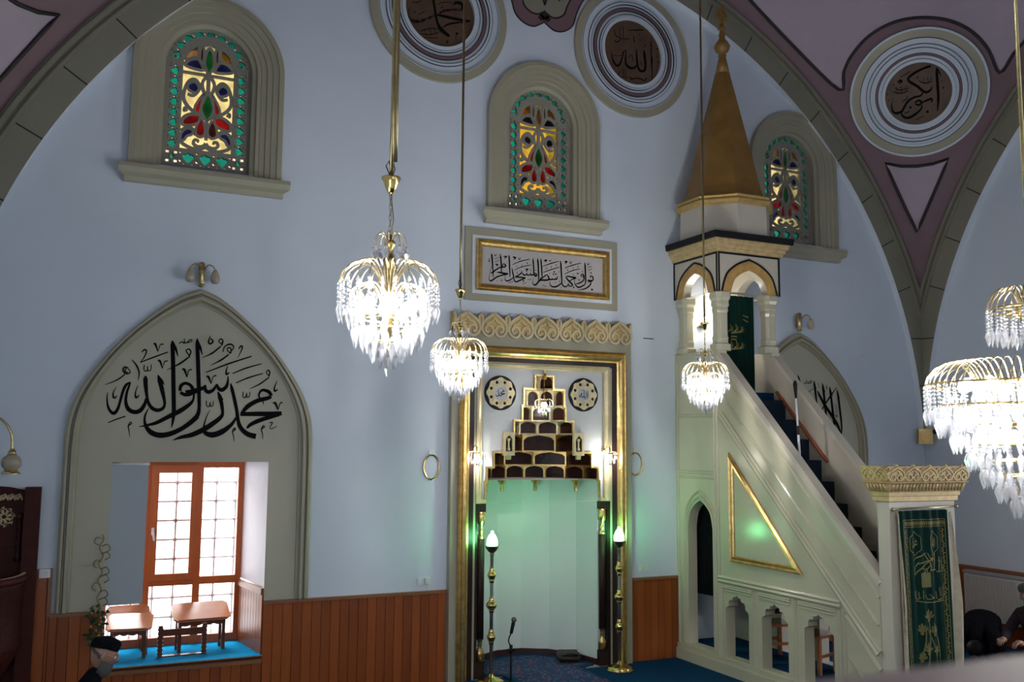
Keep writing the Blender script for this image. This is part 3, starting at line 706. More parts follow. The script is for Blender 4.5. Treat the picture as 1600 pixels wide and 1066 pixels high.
for i in range(7):
    P = plan(TW[i] - 0.002, TN[i]); z0, z1 = TZ[i], TZ[i + 1]
    fr = MB(); ce = MB()
    for k in range(TN[i]):
        a, b = Vector(P[k]), Vector(P[k + 1]); L_ = (b - a).length; d = (b - a) / L_; nr = Vector((d.y, -d.x)); cen = Vector((0, TW[i] * 0.4))
        if nr.dot((a + b) / 2 - Vector((0, 0))) < 0: nr = -nr
        R = lambda u, v, h=0.0, a=a, d=d, nr=nr: Vector((a.x + d.x * u + nr.x * h, a.y + d.y * u + nr.y * h - 0.035, v))
        hgt = z1 - z0; e = min(0.016, L_ * 0.09); sp = z0 + hgt * 0.62; tp = z0 + hgt * 0.94
        hl = [(e, z0 + 0.010), (L_ - e, z0 + 0.010)] + cr([(L_ - e, sp), (L_ - e - (L_ / 2 - e) * 0.25, sp + (tp - sp) * 0.62), (L_ / 2, tp)], 3)[:-1] + cr([(L_ / 2, tp), (e + (L_ / 2 - e) * 0.25, sp + (tp - sp) * 0.62), (e, sp)], 3)
        fr.plate([(0, z0), (L_, z0), (L_, z1), (0, z1)], [hl], R, 0.0, 0.035)
        ce.plate([(0, z0), (L_, z0), (L_ / 2, z0)] and [(0.002, z0 + 0.002), (L_ - 0.002, z0 + 0.002), (L_ - 0.002, z1 - 0.002), (0.002, z1 - 0.002)], [], R, 0.033, None)
    if i > 0:                                            # soffit down to the wider tier below
        Pb = plan(TW[i - 1] - 0.002, TN[i - 1])
        fr.plate([(u, v - 0.035) for u, v in Pb] + [(u, v - 0.035) for u, v in reversed(P)], [], FLR(z0), -0.006, 0.006)
    if i == 6: fr.plate([(u, v - 0.035) for u, v in P], [], FLR(z1), -0.006, 0.006)
    t = fr.build('hood_tier', 'goldlight' if i > 2 else 'gold', mih); ce.build('cell_panels', 'cell', t)
for sg in (1, -1):                                     # two little gilt pier panels on the third tier
    mb = MB(); c = sg * 0.485; mb.plate(rect(c - 0.075, c + 0.075, 2.60, 2.885), [cr([(c - 0.045, 2.65), (c + 0.045, 2.65)], 1) + [(c + 0.045, 2.80), (c, 2.85), (c - 0.045, 2.80)]], T, 0.035, 0.075)
    mb.sweep([(c + 0.03, 2.60), (c - 0.03, 2.60)], [(0, 0.035), (0, 0.075), (0.05, 0.06), (0.05, 0.035)], T)
    p = mb.build('pier_panel', 'goldlight', mih, fix=True)
    mb = MB(); mb.plate(rect(c - 0.06, c + 0.06, 2.63, 2.87), [], T, 0.045, None); mb.build('dark_inset', 'cell', p)
    mb = MB(); mb.lathe([(0.02, 2.66), (0.022, 2.68), (0.012, 2.70), (0.012, 2.77), (0.024, 2.79), (0.02, 2.81)], (c, -0.055, 0), 10); mb.build('colonnette', 'goldlight', p)
for u, dpt in ((-0.64, 0.30), (-0.24, 0.68), (0.24, 0.68), (0.64, 0.30)):      # gilt drops under the lowest tier
    mb = MB(); mb.lathe([(0.012, 2.13), (0.028, 2.14), (0.026, 2.17), (0.03, 2.175), (0.026, 2.19), (0.03, 2.22), (0.05, 2.25), (0.085, 2.285), (0.09, 2.30)], (u, dpt - 0.01, 0), 8, smooth=False); mb.build('hood_drop', 'gold', mih)
mb = MB(); mb.lathe([(0.0, 3.70), (0.012, 3.68), (0.02, 3.66), (0.012, 3.64), (0.016, 3.60), (0.03, 3.59), (0.028, 3.55), (0.0, 3.54)], (0, -0.06, 0), 12); mb.build('finial', 'gold', mih)
# niche
mb = MB(); P = plan(0.795, 7, 0.97); vs = [(x, y, z) for z in (0.0, 2.30) for x, y in P]; m = len(P)
mb.add(vs, [(k, k + 1, m + k + 1, m + k) for k in range(m - 1)]); mb.add([(x, y, 2.30) for x, y in P], [tuple(range(m))])
mb.build('niche_wall', 'white', mih)
mb = MB()
mb.sweep(P, [(-0.002, 0.0), (-0.002, 0.075), (0.02, 0.07), (0.02, 0.0)], lambda u, v, h=0.0: Vector((u, v, h))); mb.build('niche_skirting', 'rugedge', mih, fix=True)
for sg in (1, -1):
    mb = MB(); s0, s1 = sorted((sg * 0.785, sg * 0.935))
    q_ = [(sg * 0.785, 0.0), (sg * 0.935, 0.0), (sg * 0.935, 2.03), (sg * 0.785, 2.03), (sg * 0.785, 1.93), (sg * 0.893, 1.93), (sg * 0.893, 0.19), (sg * 0.785, 0.19)]
    mb.plate(q_, [], T, 0.0, 0.075); mb.build('jamb_panel', 'darkbrown', mih)
    mb = MB(); c = sg * 0.832
    mb.box(min(sg * 0.79, sg * 0.893), max(sg * 0.79, sg * 0.893), -0.006, -0.001, 0.189, 1.931); mb.build('jamb_recess', 'white', mih)
    mb = MB(); mb.lathe([(0.042, 0.45), (0.042, 1.62)], (c, -0.045, 0), 14); col = mb.build('colonnette', 'darkbrown', mih)
    mb = MB(); mb.lathe([(0.034, 1.60), (0.046, 1.625), (0.03, 1.65), (0.018, 1.68), (0.035, 1.70), (0.022, 1.72), (0.02, 1.76), (0.045, 1.79), (0.052, 1.83), (0.052, 1.90), (0.045, 1.93)], (c, -0.045, 0), 12); mb.build('capital', 'gold', col)
    mb = MB(); mb.lathe([(0.05, 0.20), (0.052, 0.29), (0.05, 0.305), (0.03, 0.34), (0.015, 0.365), (0.03, 0.38), (0.018, 0.40), (0.03, 0.43), (0.042, 0.46), (0.034, 0.475)], (c, -0.045, 0), 12); mb.build('column_base', 'gold', col)
# palmette cresting
def palmette_row(mb, u0, u1, n, z0, T, h, s=1.0, mi=0, vs=1.0):
    """row of heart-shaped palmettes with paired volutes, raised from the band"""
    w = (u1 - u0) / n
    for k in range(n):
        c = u0 + w * (k + 0.5)
        for sg in (1, -1):
            U = lambda a, b: (c + sg * a * w, z0 + b * w * vs)
            o = [(0.0, 0.86), (0.10, 0.77), (0.28, 0.66), (0.43, 0.48), (0.46, 0.28), (0.36, 0.12), (0.22, 0.06), (0.09, 0.12), (0.04, 0.26), (0.12, 0.40), (0.25, 0.42), (0.33, 0.33), (0.30, 0.22), (0.21, 0.20)]
            mb.stroke([(*U(a, b), 0.030 * s) for a, b in o], T, h, mi, 3, 0.020 * s)
            mb.stroke([(*U(a, b), 0.022 * s) for a, b in [(0.0, 0.70), (0.09, 0.57), (0.20, 0.52), (0.30, 0.47)]], T, h, mi, 3, 0.018 * s)
            mb.stroke([(*U(a, b), 0.020 * s) for a, b in [(0.5, 0.80), (0.42, 0.68), (0.47, 0.50), (0.5, 0.40)]], T, h, mi, 3, 0.016 * s)
        q = U = None
        mb.ball(T(c - 0.22 * w, z0 + 0.27 * w * vs, h + 0.008), 0.016 * s, 8, 5, mi); mb.ball(T(c + 0.22 * w, z0 + 0.27 * w * vs, h + 0.008), 0.016 * s, 8, 5, mi)
mb = MB(); n = 7; u0, u1 = -1.25, 1.25; w = (u1 - u0) / n
top = [(u1, 4.10), (u1, 4.325)]
for k in reversed(range(n)):
    c = u0 + w * (k + 0.5)
    top += [(c + 0.40 * w, 4.255), (c + 0.22 * w, 4.255), (c + 0.07 * w, 4.315), (c, 4.345), (c - 0.07 * w, 4.315), (c - 0.22 * w, 4.255), (c - 0.40 * w, 4.255), (c - 0.5 * w, 4.325)]
top += [(u0, 4.10)]
mb.plate(list(reversed(top)), [], T, 0.0, 0.105); palmette_row(mb, u0, u1, n, 4.02, T, 0.10, 1.0, 1)
mb.sweep([(u1, 4.10), (u0, 4.10)], [(0, 0.0), (0, 0.10), (0.01, 0.10), (0.01, 0.0)], T)
mb.build('palmette_cresting', ['goldpaint', 'goldlight'], mih)

# roundels on the grey field
def roundel(cx, cz, strokes, label):
    o = empty('calligraphy_roundel', (cx, -0.04, cz - 0.215), label, 'roundel', 'roundels beside the hood')
    T = lambda u, v, h=0.0: Vector((cx + u, -0.041 - h, cz + v))
    mb = MB(); mb.plate(circ(0, 0, 0.213, 40), [], T, 0.0, 0.012); mb.build('backing', 'black', o)
    mb = MB(); out = []
    for k in range(64):
        a = 2 * PI * k / 64; out.append(((0.172 + 0.020 * abs(math.cos(4 * a)) ** 3) * math.cos(a), (0.172 + 0.020 * abs(math.cos(4 * a)) ** 3) * math.sin(a)))
    mb.plate(out, [circ(0, 0, 0.09, 32)] + [circ(0.137 * math.cos(PI * (k + 0.5) / 4), 0.137 * math.sin(PI * (k + 0.5) / 4), 0.021, 10) for k in range(8)], T, 0.012, 0.026)
    for k in range(8):
        a = PI * k / 4; mb.stroke([(0.10 * math.cos(a - 0.2), 0.10 * math.sin(a - 0.2), 0.008), (0.15 * math.cos(a), 0.15 * math.sin(a), 0.014), (0.10 * math.cos(a + 0.2), 0.10 * math.sin(a + 0.2), 0.008)], T, 0.026, 0, 3, 0.006)
    mb.build('gilt_rosette', 'goldlight', o)
    mb = MB(); mb.plate(circ(0, 0, 0.092, 32), [], T, 0.012, 0.018); mb.build('centre_disc', 'silver', o)
    mb = MB()
    for q in strokes: mb.stroke([(u * 0.085, v * 0.085, w * 0.085) for u, v, w in q], T, 0.0195)
    mb.build('lettering', 'ink', o)
ALLAH = [[(0.72, 0.75, .05), (0.70, 0.2, .12), (0.70, -0.45, .12), (0.70, -0.6, .03)], [(0.42, 0.62, .05), (0.44, 0.1, .13), (0.40, -0.32, .12), (0.18, -0.42, .14), (0.06, -0.2, .1), (0.06, 0.55, .12), (0.07, 0.66, .03)],
         [(0.05, -0.1, .1), (-0.04, -0.35, .12), (-0.25, -0.38, .14), (-0.36, -0.1, .1), (-0.33, 0.3, .08)], [(-0.33, 0.28, .06), (-0.48, 0.05, .1), (-0.56, -0.3, .11), (-0.72, -0.34, .1), (-0.76, 0.0, .05)], [(-0.5, 0.62, .05), (-0.2, 0.70, .07), (0.1, 0.74, .04)], [(-0.1, -0.66, .05), (0.2, -0.62, .07), (0.5, -0.62, .04)]]
MUHAM = [[(0.62, 0.25, .1), (0.42, 0.42, .12), (0.32, 0.22, .1), (0.55, 0.18, .1)], [(0.55, 0.20, .1), (0.2, 0.12, .12), (-0.05, -0.10, .1), (0.3, -0.12, .13), (0.72, -0.08, .12)], [(0.66, -0.10, .1), (0.2, -0.28, .12), (-0.1, -0.45, .14), (-0.3, -0.2, .12), (-0.38, 0.45, .1), (-0.4, 0.6, .03)], [(-0.3, -0.25, .1), (-0.5, -0.5, .13), (-0.75, -0.38, .1), (-0.72, -0.15, .03)], [(-0.2, 0.7, .05), (0.1, 0.62, .07), (0.35, 0.68, .03)], [(-0.7, 0.3, .05), (-0.6, 0.1, .06)]]
roundel(-0.60, 3.36, MUHAM, 'black and gilt script roundel on the grey field, on the left side of the hood')
roundel(0.56, 3.37, ALLAH, 'black and gilt script roundel on the grey field, on the right side of the hood')

# ------------------------------------------------------------------ calligraphy traced on its own flat panel
def lettering(name, T0, blocks, mat_='ink', h=0.004, parent=None, wscale=1.0):
    """blocks: (ox, oy, scale, strokes) read off the panel and laid on its plane T0(px, py)"""
    mb = MB()
    for ox, oy, sc, strokes in blocks:
        for st in strokes:
            pts = []
            for x, y, w in st: pts.append((ox + x / sc, oy + y / sc, w / sc * wscale))
            # lay the brush in panel units: sample offsets in picture units, then onto the plane
            mb.stroke(pts, lambda u, v, hh=0.0: T0(u, v, hh), h, 0, 4); h += 0.00008
    return mb.build(name, mat_, parent)
A_ = [[(637,118,4),(637,160,34),(642,300,36),(645,500,36),(648,700,36),(640,790,22),(628,845,4)],[(640,130,14),(665,190,22),(683,255,4)],
 [(517,405,6),(530,450,38),(548,520,36),(568,610,26),(572,650,22),(555,685,28),(510,700,32),(465,680,32),(438,640,26),(425,590,24),(415,500,34),(412,440,38),(415,412,6)],[(525,425,18),(550,455,18),(570,490,4)],
 [(420,600,20),(405,650,28),(370,700,36),(320,715,36),(270,690,36),(248,630,26),(255,560,22),(275,500,18),(288,465,8)],[(285,468,14),(250,490,24),(225,540,24),(200,630,22),(180,690,26),(150,725,30),(118,705,24),(98,660,18),(92,600,12),(97,550,4)],
 [(100,803,8),(170,775,11),(245,750,10)],[(437,685,6),(410,740,16),(405,790,20),(420,840,32),(460,885,44),(530,908,46),(620,895,42),(720,850,36),(800,795,34),(846,750,38)],
 [(700,540,24),(705,500,30),(740,475,26),(785,490,26),(808,530,32),(790,560,36),(740,570,30),(702,550,24)],[(815,560,18),(810,610,18),(780,650,30),(700,705,40),(600,755,36),(500,805,30),(420,825,18),(355,838,3)],
 [(478,148,10),(495,150,20),(515,212,6)],[(515,212,4),(535,155,8),(562,150,12)],[(514,288,10),(532,290,20),(553,352,6)],[(553,352,4),(572,296,8),(597,290,12)],[(718,360,10),(735,362,20),(757,426,6)],[(757,426,4),(772,368,8),(798,362,12)],
 [(368,302,8),(480,258,12),(600,215,10)],[(380,215,8),(405,195,14),(420,210,12),(400,260,9),(370,300,6)],[(300,278,6),(340,330,14),(360,390,12),(350,450,4)],
 [(270,350,10),(240,340,14),(225,370,12),(250,395,12),(285,385,10),(270,355,8)],[(262,340,6),(240,372,12),(275,392,6)],[(240,400,10),(180,445,12),(75,488,3)],
 [(775,250,12),(790,215,12),(775,190,12),(750,205,10),(770,235,10),(782,258,10)],[(775,255,12),(700,310,16),(590,365,3)],
 [(402,322,8),(400,365,8),(425,372,10),(430,330,6),(432,368,8),(455,365,8),(460,318,6)],[(350,495,4),(330,545,10),(330,590,18),(345,590,14),(360,570,5)],[(170,505,4),(145,550,10),(145,590,18),(160,595,14),(175,575,5)],
 [(265,835,8),(285,800,10),(297,812,8),(270,830,10),(275,870,8),(280,925,3)],[(690,145,8),(715,130,10),(735,140,12),(735,100,5)],[(735,140,10),(760,135,10),(780,115,10),(800,115,8),(790,130,8),(750,140,6)]]
B_ = [[(97,100,4),(97,150,32),(103,300,34),(108,450,34),(112,600,30),(112,680,28),(98,742,36),(40,800,36),(-26,850,38)],[(100,120,14),(122,180,22),(140,240,4)],
 [(0,555,44),(60,545,44),(110,528,40),(150,510,24),(165,488,10)],[(165,490,14),(165,530,30),(190,548,34),(230,530,26),(262,480,12)],[(262,485,14),(275,520,30),(305,530,34),(340,500,28),(352,450,16),(352,412,6)],
 [(268,545,8),(285,590,36),(300,650,30),(308,720,24),(290,760,34),(220,815,42),(140,865,44),(50,905,40),(-40,925,28),(-106,950,3)],[(285,575,14),(305,605,12),(314,612,4)],
 [(375,475,6),(385,520,28),(405,600,28),(425,700,28),(440,800,30),(470,860,36),(520,900,42),(585,918,46)],[(420,760,14),(380,820,30),(300,880,46),(220,905,48),(160,885,34),(150,850,16),(165,780,10),(190,720,6),(208,700,3)],
 [(800,726,34),(700,730,40),(600,730,40),(455,732,32)],[(470,722,26),(520,665,38),(600,620,36),(680,600,34),(712,585,26)],[(715,580,26),(690,545,30),(640,532,22),(615,555,16),(612,590,14),(640,620,16)],[(640,610,14),(648,655,4)],
 [(780,740,20),(700,757,34),(600,790,36),(540,820,30),(510,850,14)],[(172,420,10),(190,422,20),(212,480,6)],[(212,480,4),(230,420,8),(255,412,12)],[(730,640,10),(748,642,20),(770,698,6)],[(770,698,4),(785,645,8),(806,634,12)],[(-30,360,10),(-10,362,20),(12,426,6)],[(12,426,4),(27,368,8),(52,362,12)],
 [(170,385,8),(350,315,14),(550,250,10)],[(390,395,8),(500,350,13),(632,313,8)],[(418,473,8),(520,430,13),(643,393,8)],[(205,80,4),(190,130,14),(205,148,14),(228,125,14),(205,100,8)],
 [(300,160,12),(310,125,12),(295,105,10),(275,125,8),(300,150,8)],[(295,165,10),(220,225,14),(135,263,3)],[(310,215,8),(325,170,10),(370,150,14),(400,170,10),(385,205,8)],[(375,225,12),(375,185,10),(350,180,10),(350,205,8),(375,228,10)],[(360,235,12),(290,285,14),(205,327,3)],
 [(440,190,6),(460,165,14),(472,180,12),(435,262,4)],[(690,420,10),(700,390,12),(690,365,10),(670,385,8),(690,410,8)],[(695,425,10),(620,480,12),(535,522,3)],[(478,545,8),(478,588,8),(500,592,9),(508,555,6),(510,590,8),(530,585,8),(535,545,5)],[(172,620,8),(174,662,8),(196,667,9),(204,630,6),(206,665,8),(226,660,8),(231,620,5)],
 [(350,330,5),(338,370,12),(340,400,18),(365,385,8)],[(760,455,4),(740,510,12),(742,540,18),(768,525,6)],[(388,880,8),(405,848,10),(416,860,8),(390,878,10),(398,910,8),(403,960,3)],[(628,860,8),(645,828,10),(656,840,8),(630,858,10),(638,890,8),(643,940,3)],[(695,805,8),(722,803,10),(700,845,6),(720,852,8),(760,830,4)]]
PW = lambda y: (lambda u, v, h=0.0: on_wall(u, v, y) + Vector((0, -h, 0)))
tag(lettering('wall_calligraphy', PW(-0.012), [(150, 510, 5.331, A_), (290, 510, 5.331, B_)]), 'large black brush calligraphy painted inside the pointed arch above the lit casement window', 'calligraphy')
H_ = [[(135,130,5),(148,180,24),(178,255,4)],[(340,205,5),(350,270,26),(365,400,24),(375,490,20),(385,540,5)],[(445,235,5),(458,300,28),(475,450,28),(490,600,26),(512,715,5)],[(540,280,5),(550,340,26),(570,500,26),(590,680,30),(605,800,26),(612,850,5)],[(635,320,5),(650,400,26),(670,560,26),(690,720,24),(695,850,18),(682,940,6)],
 [(385,330,5),(410,390,26),(480,520,36),(560,640,36),(640,770,36),(685,890,14)],[(630,292,4),(540,420,20),(430,595,14)],[(255,358,6),(330,315,6)],[(315,440,8),(340,428,8)],[(205,235,6),(235,238,10),(245,195,6)],[(245,225,8),(265,238,10),(300,205,8),(305,235,8),(260,240,6)],[(390,235,5),(415,300,5)],[(505,255,5),(500,300,10),(515,310,5)],[(605,505,4),(628,560,6),(628,630,4)],[(615,650,8),(635,645,8),(635,670,8),(618,668,8),(615,650,8)],[(340,250,20),(372,310,5)],[(450,280,18),(486,355,5)],[(545,320,18),(582,405,5)],[(640,360,18),(668,435,5)]]
tag(lettering('wall_calligraphy', PW(-0.012), [(1230, 570, 8.2, H_)]), 'black crossing upright calligraphy inside the pointed arch behind the pulpit stair', 'calligraphy')

# framed verse above the mihrab
fr_ = empty('framed_verse', (0, 0, 4.48), 'long gilt framed calligraphy verse panel under the middle stained glass window', 'framed verse')
T = FR(0)
mb = MB(); mb.plate(rect(-1.08, 1.08, 4.485, 5.39), [rect(-0.955, 0.955, 4.60, 5.265)], T, 0.0, 0.035); mb.build('painted_surround', 'khaki', fr_)
mb = MB(); mb.plate(rect(-0.99, 0.99, 4.57, 5.295), [rect(-0.93, 0.93, 4.63, 5.235)], T, 0.0, 0.045); mb.build('white_fillet', 'reveal', fr_)
mb = MB(); mb.sweep([(0.945, 4.61), (0.945, 5.25), (-0.945, 5.25), (-0.945, 4.61)], [(0, 0.03), (0, 0.07), (0.02, 0.085), (0.035, 0.06), (0.05, 0.075), (0.075, 0.07), (0.09, 0.045), (0.09, 0.03)], T, closed=True); mb.build('gilt_frame', 'gold', fr_, fix=True)
mb = MB(); mb.plate(rect(-0.90, 0.90, 4.65, 5.21), [], T, 0.02, 0.035); mb.build('panel', 'paper', fr_)
C_ = [[(170,150,6),(180,200,24),(195,400,22),(208,640,14)],[(350,160,6),(362,230,24),(375,400,22),(378,530,14)],[(400,420,14),(405,385,14),(430,365,16),(465,400,26),(440,430,24),(350,440,20),(260,490,24),(200,540,26),(155,560,16)],[(280,545,10),(350,545,28),(430,565,30),(515,573,26)],[(500,580,24),(400,600,22),(280,640,24),(210,690,26),(160,720,26),(120,690,10),(130,600,6),(170,400,5)],
 [(528,180,6),(538,240,24),(548,450,22),(555,640,12)],[(595,450,8),(615,560,22),(630,640,20),(600,670,14),(540,710,24),(480,720,22),(450,680,10),(460,600,5)],[(605,385,8),(780,310,16),(960,270,10)],[(640,500,8),(800,430,14),(1000,390,8)],[(880,665,22),(770,645,24),(660,640,20)],[(660,640,20),(720,610,20),(790,560,22),(800,510,8)],[(630,640,16),(650,720,18),(690,740,24),(760,710,24),(870,665,20)],[(822,725,26),(845,725,26)],
 [(810,560,14),(850,600,24),(890,590,18),(905,560,10)],[(905,560,10),(920,600,22),(960,595,18),(985,560,10)],[(985,560,10),(1000,605,22),(1050,590,22),(1090,620,30),(1110,590,20),(1075,560,16),(1060,590,16)],[(1030,250,6),(1038,320,22),(1048,450,20),(1050,570,20)],[(1130,250,6),(1135,320,22),(1148,500,20),(1152,700,10)],[(1210,650,20),(1150,740,22),(1090,800,26),(1050,800,20),(1025,760,8),(1030,700,5),(1060,640,4)],
 [(690,410,8),(700,440,8)],[(800,380,8),(806,410,8)],[(910,330,8),(914,375,8)],[(420,215,14),(485,210,20),(440,255,12)],[(615,225,22),(672,238,24),(630,275,14)],[(250,375,16),(300,380,22),(265,415,12)],[(870,480,14),(925,475,20),(890,525,14)],[(530,765,8),(620,730,8)],[(815,795,6),(900,750,8)],[(920,700,8),(1000,685,6)],[(230,270,7),(325,230,7)],[(235,330,7),(330,290,7)],[(225,170,8),(245,205,10),(268,165,8)],[(725,235,8),(748,280,10),(772,235,8)],[(120,250,7),(118,320,14),(135,310,6)],[(485,340,10),(488,355,10)],[(285,715,12),(290,730,12)],[(350,690,8),(378,730,8),(400,685,8)],[(975,480,6),(988,515,10)],[(700,530,7),(708,570,10)],[(1080,490,8),(1086,515,10)]]
D_ = [[(5,210,6),(10,300,22),(15,500,22),(18,640,14)],[(62,190,6),(68,260,22),(82,420,20),(90,580,14)],[(0,680,24),(60,640,26),(160,640,28),(230,625,26),(220,570,20),(180,530,16),(100,590,18),(75,615,14)],[(230,625,24),(290,625,22),(300,600,10)],[(300,600,10),(310,622,22),(360,622,20),(370,590,8)],[(370,590,8),(385,630,20),(405,590,14),(402,555,8)],[(330,470,26),(352,470,26)],[(312,515,24),(335,515,24)],[(362,515,24),(385,515,24)],[(95,355,8),(280,290,16),(440,245,8)],[(110,480,8),(280,420,14),(450,370,10)],
 [(470,235,6),(480,320,24),(490,500,22),(498,680,18),(460,730,20),(380,775,26),(300,775,22),(255,730,12),(250,660,5)],[(500,690,12),(520,750,22),(560,775,22),(600,770,18),(640,710,10)],[(640,710,10),(655,765,18),(720,755,20)],[(800,588,20),(720,580,26),(620,560,20),(580,582,14)],[(585,585,16),(640,650,26),(700,710,26),(730,745,20)],[(790,600,20),(720,620,20),(660,660,14)],[(732,790,26),(758,790,26)],[(905,570,14),(900,535,14),(930,515,18),(960,560,22),(925,572,18)],[(962,575,14),(950,640,18),(880,695,22),(790,720,12)],
 [(760,600,5),(765,700,10),(800,760,20),(850,790,24),(930,760,20),(990,700,16),(990,500,22),(982,340,22),(975,270,6)],[(560,390,8),(720,330,16),(900,285,8)],[(550,515,8),(720,440,14),(880,405,8)],[(1094,490,22),(1116,490,22)],[(1090,590,14),(1100,555,16),(1135,565,20),(1152,620,18),(1120,650,20),(1050,640,18),(1060,672,18),(1140,655,18)],[(1105,680,16),(1090,740,18),(1020,800,22),(940,830,18),(835,848,3)],
 [(130,235,16),(180,220,24),(150,265,12)],[(555,260,16),(605,250,24),(570,298,12)],[(232,220,8),(252,245,10),(278,218,8)],[(655,250,8),(680,300,10),(705,250,8)],[(1030,290,8),(1045,325,10),(1068,285,8)],[(1040,385,7),(1120,350,7)],[(1045,440,7),(1130,403,7)],[(170,375,7),(178,410,10)],[(272,345,7),(280,385,10)],[(378,310,7),(382,355,8)],[(616,405,7),(622,445,10)],[(728,370,7),(736,410,10)],[(832,335,7),(838,380,10)],[(925,440,7),(930,480,8)],[(740,515,7),(745,545,8)],[(1110,820,20),(1130,850,18),(1145,820,6)],[(480,780,8),(490,815,8)],[(810,480,7),(828,520,8),(850,482,7)],[(835,615,7),(855,655,8),(880,615,7)],[(435,450,7),(438,480,8)],[(245,485,8),(250,512,8)],[(445,655,8),(450,680,8)],[(550,650,8),(555,690,8)],[(335,690,6),(380,690,6)],[(90,740,6),(170,775,6)]]
lettering('verse_lettering', PW(-0.035), [(755, 385, 13.32, C_), (840, 390, 13.32, D_)], 'ink', 0.003, fr_, 1.3)

# ------------------------------------------------------------------ wall medallions
def rings(mb, T, specs):
    for r0, r1, h, mi in specs: mb.plate(circ(0, 0, r1, 64), [circ(0, 0, r0, 64)] if r0 > 0 else [], T, 0.0, h, mi)
E_ = [[(350,90,8),(305,180,16),(300,270,26),(350,340,48),(450,360,52),(580,330,50),(700,275,36),(790,250,26),(870,190,40),(1000,170,34),(1200,165,40)],[(720,-150,10),(715,0,40),(735,120,40),(755,260,40),(790,400,40),(850,500,70),(960,590,50),(985,608,6)],[(780,250,30),(900,275,50),(1100,320,50),(1330,355,30)],[(1330,360,20),(1100,380,30),(950,410,34),(880,460,14)],[(1060,90,20),(1075,50,40),(1150,50,60),(1200,90,44),(1200,150,50)],[(790,75,10),(880,40,14),(1030,50,8)],[(490,520,12),(650,480,16),(820,480,10)],[(500,560,10),(640,580,16),(810,540,12)],[(560,620,10),(700,635,14),(800,630,10)],[(560,470,8),(600,600,8)],[(650,450,8),(690,610,8)],[(730,450,8),(760,600,8)],[(400,195,26),(415,210,26)],[(470,245,10),(570,190,14)],[(1080,560,22),(1120,555,26),(1090,600,10),(1095,680,6)],[(930,700,14),(960,680,18),(925,740,6)],[(360,30,10),(430,45,14),(520,15,10)],[(1190,520,18),(1210,530,18)],[(840,120,18),(870,120,18)]]
F_ = [[(700,320,8),(700,420,28),(708,600,26),(712,800,22),(710,920,6)],[(605,495,8),(612,560,34),(625,700,30),(610,770,34),(560,775,34),(525,720,28),(510,600,26),(505,480,10)],[(515,700,16),(470,735,34),(420,735,36),(370,690,30),(360,600,22),(370,510,8)],[(370,500,12),(330,530,18),(310,620,20),(280,690,28),(245,705,26),(200,650,22),(180,580,14),(175,500,5)],[(390,235,8),(500,232,16),(600,230,12)],[(640,870,16),(610,905,12),(560,880,16),(480,875,14),(440,885,20),(420,850,10)],[(325,740,8),(330,850,10)],[(355,740,8),(358,850,10)],[(290,780,8),(270,850,12),(400,862,8)],[(210,230,8),(230,300,12),(300,340,12),(410,350,10)],[(210,370,12),(250,390,16),(300,350,10)],[(280,200,7),(285,320,8)],[(325,180,7),(330,330,8)],[(465,310,8),(480,400,14)],[(540,290,14),(552,290,14)],[(545,360,20),(560,365,20)],[(610,440,20),(625,440,20)],[(430,450,14),(440,450,14)],[(770,485,16),(790,485,16)],[(790,570,8),(780,600,10)],[(790,660,18),(805,665,18)],[(200,560,8),(240,575,8),(300,570,8)],[(560,660,10),(575,700,10)],[(400,600,8),(440,560,8),(460,650,8)]]
def medallion(cx, cz, label, block):
    o = empty('calligraphy_medallion', (cx, 0, cz - 0.9), label, 'medallion', 'round calligraphy medallions')
    T = lambda u, v, h=0.0: Vector((cx + u, -0.003 - h, cz + v))
    mb = MB(); rings(mb, T, [(0.80, 0.90, 0.05, 0), (0.78, 0.80, 0.06, 1), (0.70, 0.78, 0.035, 1), (0.665, 0.70, 0.05, 1), (0.62, 0.665, 0.03, 1), (0.575, 0.62, 0.045, 2), (0.53, 0.575, 0.03, 1), (0.50, 0.53, 0.045, 1), (0.455, 0.50, 0.06, 1)])
    for r in (0.79, 0.70, 0.665, 0.62, 0.575, 0.53, 0.50): mb.plate(circ(0, 0, r + 0.003, 64), [circ(0, 0, r - 0.003, 64)], T, 0.0, 0.061 if r > 0.75 else 0.052, 3)
    mb.build('ring_moulding', ['khaki', 'pier', 'plumring', 'joint'], o)
    mb = MB(); mb.plate(circ(0, 0, 0.458, 64), [], T, 0.0, 0.02); mb.build('disc', 'disc', o)
    lettering('lettering', PW(-0.02), [block], 'ink', 0.003, o)
medallion(-1.46, 8.06, 'round brown script medallion on the wall, cut by the picture top and crossed by rods', (610, 0, 10.657, E_))
medallion(1.34, 8.06, 'round brown script medallion with white rings high on the wall beside the pulpit spire', (935, 20, 8.528, F_))
